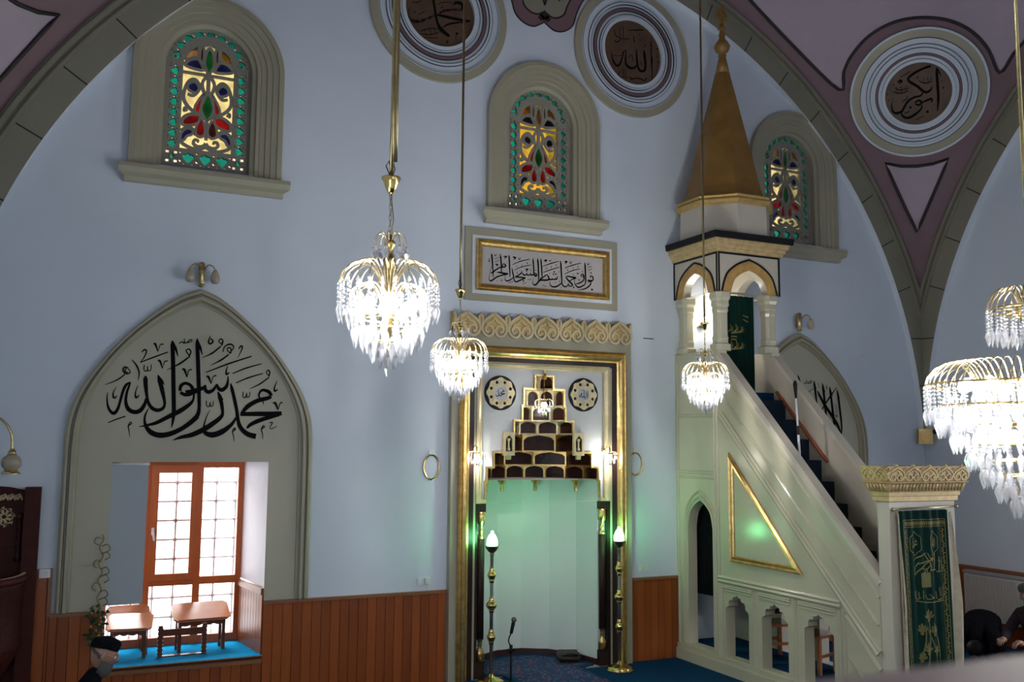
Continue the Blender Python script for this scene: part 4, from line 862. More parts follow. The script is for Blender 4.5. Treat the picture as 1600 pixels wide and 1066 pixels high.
# medallion on the pendentive
mc = on_sphere(1434, 144, 0.0); mn = (SPC - mc).normalized(); mc = mc + mn * 0.058
RB = 0.94
ux = mn.cross(Vector((0, 0, 1))).normalized() * -1
if ux.dot(RT) < 0: ux = -ux
uy = ux.cross(mn); uy = uy if uy.z > 0 else -uy
TM = lambda u, v, h=0.0: mc + ux * u + uy * v + mn * (h + 0.0)
def on_disc(px, py, h=0.0):
    d = unproj(px, py); c0 = mc + mn * 0.055; return CAM + d * ((c0 - CAM).dot(mn) / d.dot(mn)) + mn * h
G_ = [[(765,205,8),(768,280,36),(780,450,36),(788,620,34),(775,770,8)],[(775,220,14),(800,270,20),(825,325,5)],[(690,190,30),(600,220,30),(480,280,34),(405,345,30),(420,390,34),(520,450,36),(590,510,36),(640,525,34),(690,495,24),(705,450,8)],[(590,530,16),(560,570,22),(480,590,26),(400,640,28),(350,720,28),(320,770,30),(250,795,34),(205,770,26),(190,700,14),(205,630,5)],[(490,660,18),(540,630,24),(575,660,28),(530,690,26),(490,670,16)],[(580,690,16),(560,750,22),(460,830,34),(380,855,34),(325,820,26),(320,780,12)],[(570,660,16),(640,630,26),(700,610,30),(705,640,20),(690,655,5)],[(635,775,34),(665,775,34)],[(418,720,30),(445,720,30)],[(500,880,8),(610,825,8)],[(300,335,8),(430,260,10)],[(355,795,12),(420,770,12)],[(265,400,14),(300,375,30),(320,390,24),(280,415,14)],[(210,520,10),(300,540,14),(400,510,10)],[(230,470,8),(300,500,12),(410,470,8)],[(250,455,6),(270,540,6)],[(310,450,6),(320,540,6)],[(370,450,6),(385,520,6)],[(540,380,10),(620,410,14),(700,385,10)],[(600,340,6),(610,420,6)],[(650,335,6),(660,410,6)],[(690,335,6),(700,390,6)],[(320,650,8),(380,610,14),(390,570,8)],[(515,330,18),(525,345,18)],[(845,465,24),(860,470,24)],[(825,380,14),(835,385,14)],[(210,425,18),(220,430,18)],[(130,550,18),(140,555,18)],[(150,625,16),(158,630,16)],[(195,605,18),(205,610,18)]]
o = empty('calligraphy_medallion', mc + Vector((0, 0, -0.9)), 'round brown script medallion with white rings up on the mauve corner vault', 'medallion', 'round calligraphy medallions')
mb = MB(); rings(mb, TM, [(a_ * RB, b_ * RB, c_, d_) for a_, b_, c_, d_ in [(0.84, 1.0, 0.03, 0), (0.80, 0.845, 0.045, 1), (0.70, 0.80, 0.03, 1), (0.62, 0.70, 0.045, 1), (0.585, 0.62, 0.05, 2), (0.53, 0.585, 0.035, 1), (0.48, 0.53, 0.06, 1)]])
mb.sweep(circ(0, 0, RB, 64), [(-0.0, 0.0), (0.0, 0.05), (0.03, 0.05), (0.03, 0.0)], TM, closed=True, mi=1)
for r in (0.845, 0.755, 0.70, 0.62, 0.585, 0.53): mb.plate(circ(0, 0, r * RB + 0.0035, 64), [circ(0, 0, r * RB - 0.0035, 64)], TM, 0.0, 0.0525, 3)
mb.build('ring_moulding', ['khaki', 'pier', 'plumring', 'joint'], o)
mb = MB(); mb.plate(circ(0, 0, 0.485 * RB, 64), [], TM, 0.0, 0.05); mb.build('disc', 'disc', o)
lettering('lettering', on_disc, [(1370, 80, 8.2, G_)], 'ink', 0.003, o)
# lobed painted ornament between the two wall medallions
half = [(0.0, 8.235), (0.05, 8.20), (0.16, 8.145), (0.30, 8.17), (0.42, 8.27), (0.48, 8.45), (0.56, 8.62), (0.66, 8.80), (0.62, 9.0), (0.50, 9.15), (0.3, 9.2), (0.12, 9.16), (0.0, 9.12)]
r_ = cr(half, 4); outl = [(u, v) for u, v in r_] + [(-u, v) for u, v in reversed(r_[1:-1])]
orn = empty('painted_ornament', (0, 0, 8.15), 'dusky pink lobed painted ornament between the two wall medallions, cut by the picture top', 'painted ornament')
T = FR(-0.003)
mb = MB(); mb.plate(outl, [], T, 0.0, 0.006, 0); mb.sweep(outl, [(-0.008, 0.0), (-0.008, 0.010), (0.008, 0.010), (0.008, 0.0)], T, closed=True, mi=1); mb.build('field', ['pinkdark', 'line'], orn)
inn = [(u * 0.70, 8.66 + (v - 8.66) * 0.66) for u, v in outl]
mb = MB(); mb.plate(inn, [], T, 0.0, 0.010, 0); mb.sweep(inn, [(-0.010, 0.0), (-0.010, 0.013), (0.010, 0.013), (0.010, 0.0)], T, closed=True, mi=1)
mb.stroke([(0.0, 8.46, 0.02), (0.05, 8.6, 0.04), (0.16, 8.66, 0.03), (0.22, 8.56, 0.02)], T, 0.014, 1); mb.stroke([(0.0, 8.46, 0.02), (-0.05, 8.6, 0.04), (-0.16, 8.66, 0.03), (-0.22, 8.56, 0.02)], T, 0.014, 1)
mb.build('inner_field', ['stone', 'line'], orn)
mb = MB(); mb.plate(dia(0, 8.32, 0.075), [], T, 0.0, 0.014); mb.plate(dia(0.045, 8.285, 0.05), [], T, 0.0, 0.014); mb.plate(dia(-0.045, 8.285, 0.05), [], T, 0.0, 0.014); mb.build('knot', 'line', orn)
# ------------------------------------------------------------------ minbar (pulpit)
mnb = empty('minbar', (2.5, -1.8, 0), 'tall cream pulpit with straight stair, arcaded side, canopy and bronze spire', 'pulpit')
MX0, MX1 = 2.0, 3.0
def pt_arch(c, w, z0, zs, zt):     # pointed opening along u
    return [(c - w, z0), (c + w, z0)] + cr([(c + w, zs), (c + w * 0.82, zs + (zt - zs) * 0.52), (c + w * 0.42, zs + (zt - zs) * 0.84), (c, zt)], 4)[:-1] + cr([(c, zt), (c - w * 0.42, zs + (zt - zs) * 0.84), (c - w * 0.82, zs + (zt - zs) * 0.52), (c - w, zs)], 4)
def cusped(c, w, z0, zs, zt):
    r = [(w, zs), (w * 0.98, zs + 0.03), (w * 0.72, zs + 0.06), (w * 0.74, zs + 0.10), (w * 0.62, zs + 0.135), (w * 0.38, zs + 0.14), (w * 0.36, zs + 0.175), (w * 0.12, zs + 0.185), (0, zt)]
    return [(c - w, z0), (c + w, z0)] + [(c + a, b) for a, b in r] + [(c - a, b) for a, b in reversed(r[:-1])]
DOOR = pt_arch(-0.515, 0.262, 0.215, 1.70, 2.04)
ARCS = [cusped(-1.225, 0.215, 0.20, 0.75, 0.955), cusped(-1.895, 0.22, 0.20, 0.75, 0.955), cusped(-2.59, 0.22, 0.20, 0.75, 0.955)]
outline = [(0.0, 0.0), (-3.46, 0.0), (-3.46, 1.38), (-0.93, 3.86), (-0.93, 3.95), (0.0, 3.95)]
for nm, x0, sg in (('side_wall', MX0, 1), ('side_wall', MX1 - 0.14, -1)):
    T = lambda u, v, h=0.0, x0=x0: Vector((x0 + h, u, v))
    mb = MB(); mb.plate(list(reversed(outline)), ([DOOR] if sg > 0 else []) + ARCS, T, 0.0, 0.14); w_ = mb.build(nm, 'cream' if sg > 0 else 'cream2', mnb)
    tag(w_, 'arcaded cream side wall' if sg > 0 else None)
    if sg > 0: sw = w_
T = SD(MX0, -1)
mb = MB(); 
def mould(mb, path, w, hh, closed=False):
    mb.sweep(path, [(-w / 2, -0.01), (-w / 2, hh * 0.6), (-w / 4, hh), (0, hh * 0.55), (w / 4, hh), (w / 2, hh * 0.5), (w / 2, -0.01)], T, closed=closed)
mould(mb, [(-0.97, 3.13), (-3.43, 0.72)], 0.10, 0.030)           # string under the balustrade
mould(mb, [(-0.97, 3.40), (-3.43, 0.99)], 0.035, 0.015)
mould(mb, [(-0.95, 3.72), (-3.45, 1.26)], 0.03, 0.015)
mould(mb, [(-0.90, 1.115), (-2.93, 1.115)], 0.09, 0.035)         # ledge over the arcade
mould(mb, [(-0.06, 2.40), (-0.84, 2.40)], 0.05, 0.02); mould(mb, [(-0.06, 3.12), (-0.84, 3.12)], 0.05, 0.02); mould(mb, [(-0.06, 2.33), (-0.84, 2.33)], 0.03, 0.015)
for u in (-0.06, -0.84): mould(mb, [(u, 0.2), (u, 3.85)], 0.035, 0.015)
mould(mb, [(-0.9, 0.16), (-0.9, 3.75)], 0.05, 0.02)
for u in (-0.945, -1.55, -2.24, -2.90): mould(mb, [(u, 0.19), (u, 1.06)], 0.04, 0.018)
for c in (-1.245, -1.895, -2.57): mould(mb, [(c + 0.27, 1.035), (c - 0.27, 1.035)], 0.045, 0.022); mould(mb, [(c + 0.255, 0.985), (c - 0.255, 0.985)], 0.018, 0.012)
mould(mb, [(-2.97, 1.05), (-2.97, 0.10)], 0.04, 0.018); mould(mb, [(-3.0, 1.02), (-3.44, 0.56)], 0.045, 0.02); mould(mb, [(-3.02, 0.62), (-3.42, 0.22)], 0.03, 0.015)
for k, e in enumerate((0.03, 0.075)):                           # mouldings round the little door
    pth = [(-0.515 + 0.262 + e, 0.215)] + [(u + (0.0), v) for u, v in pt_arch(-0.515, 0.262 + e, 0.215, 1.70, 2.04 + e * 1.6)[2:]] + [(-0.515 - 0.262 - e, 0.215)]
    mould(mb, pth, 0.03, 0.02)
mb.build('side_mouldings', 'cream', sw, fix=True)
mb = MB(); mb.sweep([(-1.135, 2.66), (-2.385, 1.345), (-1.135, 1.345)], [(-0.0, -0.01), (0.0, 0.02), (0.02, 0.045), (0.035, 0.025), (0.06, 0.03), (0.075, 0.012), (0.075, -0.01)], T, closed=True); mb.build('gilt_triangle', 'gold', mnb, fix=True)
tag(bpy.data.objects[COL.objects[-1].name], 'gilt triangular moulding')
mb = MB()                                                        # plinth
mb.box(MX0 - 0.045, MX0, -3.46, -0.0, 0.0, 0.13); mb.box(MX0 - 0.025, MX0, -3.46, 0.0, 0.13, 0.19); mb.build('plinth', 'cream', mnb)
mb = MB()                                                        # rounded rail caps on both parapets
for x in (MX0 + 0.07, MX1 - 0.07):
    a, b = Vector((x, -0.93, 3.875)), Vector((x, -3.46, 1.395)); d = (b - a).normalized(); nrm = Vector((0, d.z, -d.y)); nrm = nrm if nrm.z > 0 else -nrm; xx = Vector((1, 0, 0))
    pr = [(-0.085, -0.03), (-0.085, 0.01), (-0.06, 0.035), (0.06, 0.035), (0.085, 0.01), (0.085, -0.03)]
    vs = [p + xx * i + nrm * j for p in (a, b) for i, j in pr]
    mb.add(vs, [(i, (i + 1) % 6, 6 + (i + 1) % 6, 6 + i) for i in range(6)] + [tuple(range(6)), tuple(range(6, 12))])
mb.build('rail_cap', 'cream2', mnb, fix=True)
N = 12                                                           # carpeted steps
for k in range(N):
    y1 = -0.97 - (N - 1 - k) * 0.203; z = 0.60 + k * 0.247
    mb = MB(); mb.box(MX0 + 0.141, MX1 - 0.141, y1 - 0.203, y1, max(0, z - 0.35), z); mb.build('step', 'stepcarpet', mnb)
mb = MB(); mb.box(MX0 + 0.141, 2.765, -3.60, -3.41, 0.0, 0.32); mb.build('step', 'stepcarpet', mnb)
mb = MB(); mb.box(MX0 + 0.141, MX1 - 0.141, -0.96, -0.02, 3.30, 3.42); mb.build('landing', 'carpet', mnb)
mb = MB(); mb.box(MX0 + 0.141, MX1 - 0.141, -3.40, -0.005, 0.0, 0.20); mb.build('base_carpet', 'carpet', mnb)
mb = MB(); mb.tube([(2.84, -1.04, 3.43), (2.84, -1.90, 2.56)], 0.022, 8); mb.build('handrail', 'redorange', mnb)
# canopy on four piers
TC = Vector((2.5, -0.48))
for sx in (0, 1):
    for sy in (0, 1):
        cx = 2.115 if sx == 0 else 2.885; cy = -0.845 if sy == 0 else -0.115
        mb = MB(); q = 0.115
        def oct_(z, r): 
            c = r * 0.42; return [(cx - r + c, cy - r, z), (cx + r - c, cy - r, z), (cx + r, cy - r + c, z), (cx + r, cy + r - c, z), (cx + r - c, cy + r, z), (cx - r + c, cy + r, z), (cx - r, cy + r - c, z), (cx - r, cy - r + c, z)]
        lv = [(3.94, q), (4.02, q), (4.04, 0.085), (4.08, 0.085), (4.10, 0.09), (4.14, 0.08), (4.42, 0.08), (4.46, 0.09), (4.50, 0.085), (4.52, 0.10), (4.58, 0.095), (4.62, q), (4.70, q)]
        vs = [p for z, r in lv for p in oct_(z, r)]
        mb.add(vs, [(i * 8 + k, i * 8 + (k + 1) % 8, (i + 1) * 8 + (k + 1) % 8, (i + 1) * 8 + k) for i in range(len(lv) - 1) for k in range(8)] + [tuple(reversed(range(8)))])
        mb.build('canopy_pier', 'cream', mnb)
for nm, T, u0, u1 in (('canopy_arch', SD(MX0, -1), -0.957, 0.0), ('canopy_arch', FR(-0.96), 2.003, 2.997), ('canopy_arch', lambda u, v, h=0.0: Vector((MX1 + h, u, v)), -0.957, 0.0)):
    c = (u0 + u1) / 2; wd_ = (u1 - u0) / 2
    hole = [p for p in pt_arch(c, wd_ - 0.20, 4.69, 4.70, 4.99)]
    hole = [(u, max(v, 4.691)) for u, v in hole]
    mb = MB(); mb.plate(rect(u0, u1, 4.69, 5.20), [hole], T, -0.12, 0.0); ar = mb.build(nm, 'cream2', mnb)
    o2 = pt_arch(c, wd_ - 0.055, 4.695, 4.70, 5.13)
    mb = MB(); mb.plate(o2, [[(u, max(v, 4.697)) for u, v in hole]], T, 0.0, 0.006); mb.build('arch_band', 'ochre', ar)
    mb = MB(); mb.sweep(o2[1:] + [o2[0]], [(-0.012, 0.0), (-0.012, 0.012), (0.012, 0.012), (0.012, 0.0)], T)
    mb.sweep([(u0 + 0.012, 4.69), (u0 + 0.012, 5.19), (u1 - 0.012, 5.19), (u1 - 0.012, 4.69)], [(-0.012, 0.0), (-0.012, 0.010), (0.010, 0.010), (0.010, 0.0)], T); mb.build('black_outline', 'black', ar)
mb = MB(); rect_c = lambda e: [(2.0 - e, -0.96 - e), (3.0 + e, -0.96 - e), (3.0 + e, 0.0), (2.0 - e, 0.0)]
def stack(mb, lv):
    vs = [(x, y, z) for z, e in lv for x, y in rect_c(e)]
    mb.add(vs, [(i * 4 + k, i * 4 + (k + 1) % 4, (i + 1) * 4 + (k + 1) % 4, (i + 1) * 4 + k) for i in range(len(lv) - 1) for k in range(4)] + [(3, 2, 1, 0), tuple(range((len(lv) - 1) * 4, len(lv) * 4))])
stack(mb, [(5.20, 0.0), (5.205, 0.03), (5.24, 0.035), (5.25, 0.055), (5.285, 0.06), (5.30, 0.085), (5.34, 0.09), (5.345, 0.10), (5.36, 0.10)]); mb.build('gilt_cornice', 'crown', mnb)
mb = MB(); stack(mb, [(5.36, 0.13), (5.44, 0.14), (5.45, 0.10)]); mb.build('black_slab', 'black', mnb)
oct8 = PI / 8
mb = MB(); mb.lathe([(0.615, 5.43), (0.60, 5.88)], (TC.x, TC.y, 0), 8, ph=oct8, smooth=False); mb.build('drum', 'cream2', mnb)
mb = MB(); mb.lathe([(0.60, 5.84), (0.66, 5.86), (0.665, 5.90), (0.63, 5.93), (0.655, 5.955), (0.62, 5.98), (0.55, 5.985)], (TC.x, TC.y, 0), 8, ph=oct8, smooth=False); mb.build('gilt_ring', 'goldpaint', mnb)
mb = MB(); mb.lathe([(0.575, 5.98), (0.52, 6.12), (0.105, 7.80)], (TC.x, TC.y, 0), 8, ph=oct8, smooth=False); mb.build('spire', 'spire', mnb)
mb = MB(); mb.lathe([(0.10, 7.79), (0.055, 8.02), (0.045, 8.03), (0.06, 8.06), (0.04, 8.08), (0.09, 8.13), (0.11, 8.19), (0.085, 8.25), (0.05, 8.29), (0.038, 8.34), (0.05, 8.36), (0.034, 8.39), (0.03, 8.43), (0.06, 8.45), (0.04, 8.47), (0.02, 8.52)], (TC.x, TC.y, 0), 16)
mb.plate(cr([(0, 8.50), (0.06, 8.56), (0.09, 8.63), (0.07, 8.69), (0.0, 8.77), (-0.07, 8.69), (-0.09, 8.63), (-0.06, 8.56)], 3, True), [circ(0, 8.63, 0.02, 8), dia(0, 8.69, 0.02), dia(0.04, 8.63, 0.018), dia(-0.04, 8.63, 0.018), dia(0, 8.575, 0.018)], lambda u, v, h=0.0: Vector((TC.x + u, TC.y - h, v)), -0.012, 0.012)
mb.build('finial', 'spire', mnb)
# portal with gilded crown
mb = MB()
for x0, x1 in ((2.0, 2.12), (2.77, 2.9)): mb.box(x0, x1, -3.61, -3.455, 0.0, 2.21)
mb.box(2.12, 2.77, -3.61, -3.455, 2.12, 2.21); mb.build('portal', 'cream2', mnb)
def crown_level(e, z): return [(2.0 - e, -3.61 - e, z), (2.9 + e, -3.61 - e, z), (2.9 + e, -3.455 + e, z), (2.0 - e, -3.455 + e, z)]
lv = [(2.20, 0.0), (2.21, 0.025), (2.255, 0.028), (2.26, 0.04), (2.30, 0.045), (2.305, 0.06), (2.385, 0.085), (2.39, 0.10), (2.405, 0.105), (2.41, 0.085), (2.555, 0.115)]
mb = MB(); vs = [p for z, e in lv for p in crown_level(e, z)]
mb.add(vs, [(i * 4 + k, i * 4 + (k + 1) % 4, (i + 1) * 4 + (k + 1) % 4, (i + 1) * 4 + k) for i in range(len(lv) - 1) for k in range(4)] + [(3, 2, 1, 0), tuple(range(40, 44))])
for k in range(22):
    x = 1.95 + (k + 0.5) * 1.0 / 22; mb.tube([(x, -3.675, 2.312), (x, -3.69, 2.35), (x, -3.706, 2.384)], 0.011, 6, rs=[0.010, 0.016, 0.012])
for k in range(6):
    y = -3.66 + (k + 0.5) * 0.25 / 6; mb.tube([(1.935, y, 2.312), (1.92, y, 2.35), (1.905, y, 2.384)], 0.011, 6, rs=[0.010, 0.016, 0.012])
crn = mb.build('portal_crown', 'crown', mnb)
mb = MB(); TF = lambda u, v, h=0.0: Vector((u, -3.61 - 0.085 - (v - 2.41) * 0.2 - h, v)); palmette_row(mb, 1.89, 3.01, 5, 2.405, TF, 0.0, 0.62, 0, 0.74)
for k in range(11):
    c = 1.89 + 1.12 * k / 10; mb.plate([(c - 0.05, 2.53), (c + 0.05, 2.53), (c, 2.575 if k % 2 else 2.56)], [], TF, -0.03, 0.0)
TL = lambda u, v, h=0.0: Vector((2.0 - 0.085 - (v - 2.41) * 0.2 - h, u, v)); palmette_row(mb, -3.71, -3.37, 1.0 and 2, 2.415, TL, 0.0, 0.6, 0, 0.9)
mb.build('crown_palmettes', 'crown', crn)

# things on and about the minbar
def cloth(name, P, nu, nv, mats, parent=None, th=0.0):
    mb = MB(); vs = [P(i / nu, j / nv) for j in range(nv + 1) for i in range(nu + 1)]
    mb.add(vs, [(j * (nu + 1) + i, j * (nu + 1) + i + 1, (j + 1) * (nu + 1) + i + 1, (j + 1) * (nu + 1) + i) for j in range(nv) for i in range(nu)], 0, True)
    return mb.build(name, mats, parent)
cu = empty('embroidered_curtain', (2.42, -3.65, 0.05), 'green velvet curtain with gold embroidery hanging over the pulpit doorway', 'curtain')
fold = lambda s, t: 0.010 * math.sin(s * 34) * (1 - 0.35 * t) + 0.008 * math.sin(s * 13 + 2 * t)
ex = lambda t: 2.06 + 0.05 * t; ew = lambda t: 0.66 - 0.02 * t
PC = lambda s, t: Vector((ex(t) + ew(t) * s, -3.655 - fold(s, t) - 0.01, 2.12 - t * 2.02))
cloth('velvet', PC, 60, 20, 'greencloth', cu)
CW, CH = 0.66, 2.02
def on_curtain(s, t, h): p = PC(s, t); return p + Vector((0, -0.004 - h, 0))
OM = lambda u, v, h=0.0: on_curtain(u / CW, v / CH, h)          # in metres across and down the cloth
tt = lambda t: 0.045 + (t - 0.13) * 0.87
def em(mb, pts, h=0.001, n=2, raw=False): mb.stroke([(s * CW, (t if raw else tt(t)) * CH, w) for s, t, w in pts], OM, h, 0, n)
mb = MB()
for a, b in (((0.06, 0.13), (0.94, 0.13)), ((0.06, 0.17), (0.94, 0.17)), ((0.06, 0.13), (0.06, 0.98)), ((0.15, 0.17), (0.15, 0.98)), ((0.94, 0.13), (0.94, 0.98)), ((0.86, 0.17), (0.86, 0.98))):
    n = 30; em(mb, [(a[0] + (b[0] - a[0]) * k / n, a[1] + (b[1] - a[1]) * k / n, 0.005) for k in range(n + 1)], 0.0, 1)
for k in range(60):                                             # vine in the border
    t = 0.18 + k * 0.0135
    for s0 in (0.105, 0.90): em(mb, [(s0 + 0.02 * math.sin(k * 1.7), t, 0.005), (s0 - 0.02 * math.sin(k * 1.7), t + 0.006, 0.012), (s0 + 0.022 * math.cos(k), t + 0.012, 0.004)])
for k in range(34):
    s = 0.09 + k * 0.025; em(mb, [(s, 0.138, 0.004), (s + 0.014, 0.15, 0.012), (s + 0.004, 0.164, 0.004)])
mb.build('embroidered_border', 'embroid', cu)
mb = MB()
for s0, wd2 in ((0.30, 0.12), (0.68, 0.085)):                   # two lobed cartouches
    em(mb, [(s0 + wd2 * math.sin(a) * (1 + 0.08 * math.cos(6 * a)), 0.262 - 0.062 * math.cos(a) * (1 + 0.08 * math.cos(6 * a)), 0.006) for a in [2 * PI * k / 24 for k in range(25)]], 0.001, 1)
for q in MUHAM: em(mb, [(0.30 + u * 0.09, 0.262 - v * 0.042, w * 0.055) for u, v, w in q], 0.001, 3)
for q in ALLAH: em(mb, [(0.68 + u * 0.06, 0.262 - v * 0.042, w * 0.045) for u, v, w in q], 0.001, 3)
K_ = [[(400,555,8),(405,650,10),(402,735,5)],[(440,600,8),(445,700,9),(440,750,5)],[(470,620,7),(475,740,9),(420,755,8)],[(285,560,5),(320,620,11),(350,690,11),(345,755,6)],[(320,560,6),(345,620,9),(370,650,6)],[(380,600,7),(340,640,11),(300,655,10),(230,680,9),(215,715,6)],[(330,660,7),(280,700,9),(230,760,10),(195,790,7),(185,700,5)],[(345,690,7),(300,760,9),(270,775,6)],[(180,640,6),(280,580,8)],[(220,610,6),(310,560,6)],[(350,620,8),(390,620,10)],[(350,740,8),(420,735,7)],[(490,700,6),(500,760,6)],[(240,655,5),(200,740,7)],[(310,720,5),(330,770,7)],[(430,640,5),(460,650,7)],[(370,540,5),(385,590,6)],[(260,720,5),(300,735,6)],
 [(190,960,6),(200,1040,8)],[(215,950,6),(225,1045,8),(260,1030,6)],[(245,970,6),(250,1030,7)],[(275,950,6),(280,1040,8)],[(300,1000,6),(330,1045,8),(400,1020,7)],[(340,990,6),(380,1030,7)],[(420,960,6),(430,1040,8)],[(450,920,6),(460,1010,8)],[(475,910,6),(480,1010,8)],[(500,900,6),(505,1010,8),(440,1050,7)],[(210,1060,6),(300,1075,7),(420,1070,7),(500,1050,6)]]
for q in K_:
    st = []
    for x, y, w in q:
        p = on_wall(1400 + x / 6.667, 780 + y / 6.667, -3.665); t = (2.12 - p.z) / CH; s = (p.x - ex(t)) / ew(t); st.append((s, t, w * 0.0011))
    em(mb, st, 0.001, 3, True)
mb.build('embroidered_script', 'embroid', cu)
mb = MB(); em(mb, [(0.39, 0.449, 0.016), (0.57, 0.440, 0.016)], 0.003, 3)
mb.plate(rect(0.39 * CW, 0.57 * CW, tt(0.425) * CH, tt(0.505) * CH), [], OM, 0.001, None, 0); mb.build('embroidered_cube', ['embroid2', 'embroid'], cu)
mb = MB()                                                        # flowers below
for cx, cy, sx in ((0.50, 0.68, 0.055), (0.36, 0.75, 0.05), (0.60, 0.76, 0.05), (0.46, 0.86, 0.055), (0.64, 0.87, 0.045), (0.34, 0.90, 0.045)):
    c0, c1 = cx * CW, tt(cy) * CH
    for k in range(5):
        a = PI / 2 + (k - 2) * 0.55; r = sx
        mb.stroke([(c0 + 0.2 * r * math.cos(a), c1 - 0.2 * r * math.sin(a), 0.008), (c0 + r * math.cos(a), c1 - 1.3 * r * math.sin(a), 0.024), (c0 + 1.15 * r * math.cos(a * 0.95), c1 - 1.75 * r * math.sin(a), 0.004)], OM, 0.001, 0, 3)
    mb.plate(circ(c0, c1 + 0.01, sx * 0.34, 14), [], OM, 0.0015, None)
for q in [(0.5, 0.64, 0.42, 0.98), (0.45, 0.72, 0.66, 0.98), (0.58, 0.70, 0.72, 0.92), (0.42, 0.72, 0.26, 0.94), (0.5, 0.8, 0.34, 0.99)]:
    em(mb, [(q[0], q[1], 0.008), ((q[0] + q[2]) / 2 + 0.05, (q[1] + q[3]) / 2, 0.018), (q[2], q[3], 0.006)], 0.002, 4)
mb.build('embroidered_flowers', 'embroid2', cu)
for sg, x in ((-1, 2.055), (1, 2.735)):                          # lining turned out at both edges, with a cord
    w1 = 0.05 if sg < 0 else 0.13
    cloth('turned_lining', lambda s, t, x=x, sg=sg, w1=w1: Vector((x + sg * (0.0 if sg < 0 else 0.0) + (-0.02 if sg < 0 else 0.0) + s * (w1 * (0.35 + 0.65 * min(1, t * 2.2))) * (1 if sg > 0 else 0.9) + (0.05 * t if sg < 0 else 0.02 * t), -3.672 - 0.018 * math.sin(s * 6 + t * 5), 2.10 - 2.0 * t)), 8, 20, 'lining', cu)
mb = MB(); mb.tube([(1.985, -3.665, 2.135), (2.86, -3.665, 2.15)], 0.008, 8)
for x in (1.985, 2.86): mb.ball((x, -3.665, 2.135 if x < 2 else 2.15), 0.018)
mb.build('curtain_rod', 'antique', cu)
# curtain in the canopy doorway
cc = empty('canopy_curtain', (2.45, -0.68, 3.43), 'dark green script curtain hanging in the canopy doorway at the stair head', 'curtain')
PCC = lambda s, t: Vector((2.18 + 0.60 * s, -0.68 - 0.015 * math.sin(s * 40), 4.70 - 1.26 * t))
cloth('velvet', PCC, 50, 10, 'greencloth', cc)
mb = MB(); O2 = lambda u, v, h=0.0: PCC(u, v) + Vector((0, -0.006 - h, 0))
for base in (0.35, 0.52):
    for k in range(9):
        s = 0.12 + k * 0.075; mb.stroke([(s, base - 0.05 + 0.012 * k % 0.03, 0.008), (s + 0.02, base, 0.022), (s - 0.04, base + 0.03, 0.010)], O2, 0.0, 0, 3)
    mb.stroke([(0.12, base + 0.03, 0.012), (0.4, base + 0.04, 0.016), (0.74, base + 0.02, 0.010)], O2, 0.001, 0, 3)
for q in [(0.36, 0.43, 0.52, 0.43), (0.38, 0.46, 0.5, 0.46), (0.37, 0.43, 0.37, 0.49), (0.70, 0.20, 0.84, 0.22), (0.72, 0.24, 0.83, 0.27)]: mb.stroke([(q[0], q[1], 0.012), (q[2], q[3], 0.012)], O2, 0.001, 0, 1)
mb.build('embroidered_script', 'embroid', cc)
# black curtain behind the little side door
PB = lambda s, t: Vector((2.20 + 0.012 * math.sin(s * 30), -0.13 - 0.56 * s, 2.15 - 1.33 * t + 0.02 * s))
tag(cloth('door_curtain', PB, 40, 8, 'darkcloth'), 'black curtain hanging inside the small pointed side door of the pulpit', 'curtain')
# lamp inside the canopy
lm = empty('canopy_lamp', (2.42, -0.03, 4.30), 'lit globe lamp on the wall inside the pulpit canopy', 'lamp')
mb = MB(); mb.ball((2.42, -0.16, 4.44), 0.055, 14, 10); mb.build('globe', 'bulb', lm)
mb = MB(); mb.lathe([(0.05, 0.0), (0.05, 0.02), (0.03, 0.03)], (2.42, -0.06, 4.36), 12); mb.tube([(2.42, -0.0, 4.36), (2.42, -0.10, 4.34), (2.42, -0.16, 4.36), (2.42, -0.16, 4.39)], 0.012, 8); mb.build('bracket', 'antique', lm)
def point(name, loc, power, col, r=0.05):
    l = bpy.data.lights.new(name, 'POINT'); l.energy = power; l.color = col; l.shadow_soft_size = r
    o = bpy.data.objects.new(name, l); o.location = loc; COL.objects.link(o); return o
point('canopy_lamp_light', (2.42, -0.27, 4.44), 9, (1.0, 0.93, 0.82), 0.05)
# ceremonial staff leaning on the rail
st = empty('staff', (2.04, -2.25, 2.5), 'thin dark and white staff leaning on the pulpit parapet beside the stair', 'staff')
a, b = on_side(1250, 722, 2.35), on_side(1242, 595, 2.35)
L_ = lambda t: a.lerp(b, t)
mb = MB(); mb.tube([L_(0), L_(0.33)], 0.014, 8); mb.tube([L_(0.44), L_(0.78)], 0.013, 8, rs=[0.013, 0.011]); mb.build('white_shaft', 'whiteplastic', st)
mb = MB(); mb.tube([L_(0.33), L_(0.44)], 0.0155, 8); mb.build('grip', 'darkbrown', st)
mb = MB(); mb.tube([L_(0.78), L_(0.9), L_(0.96), L_(1.0)], 0.02, 8, rs=[0.011, 0.022, 0.026, 0.012]); mb.build('knob', 'black', st)

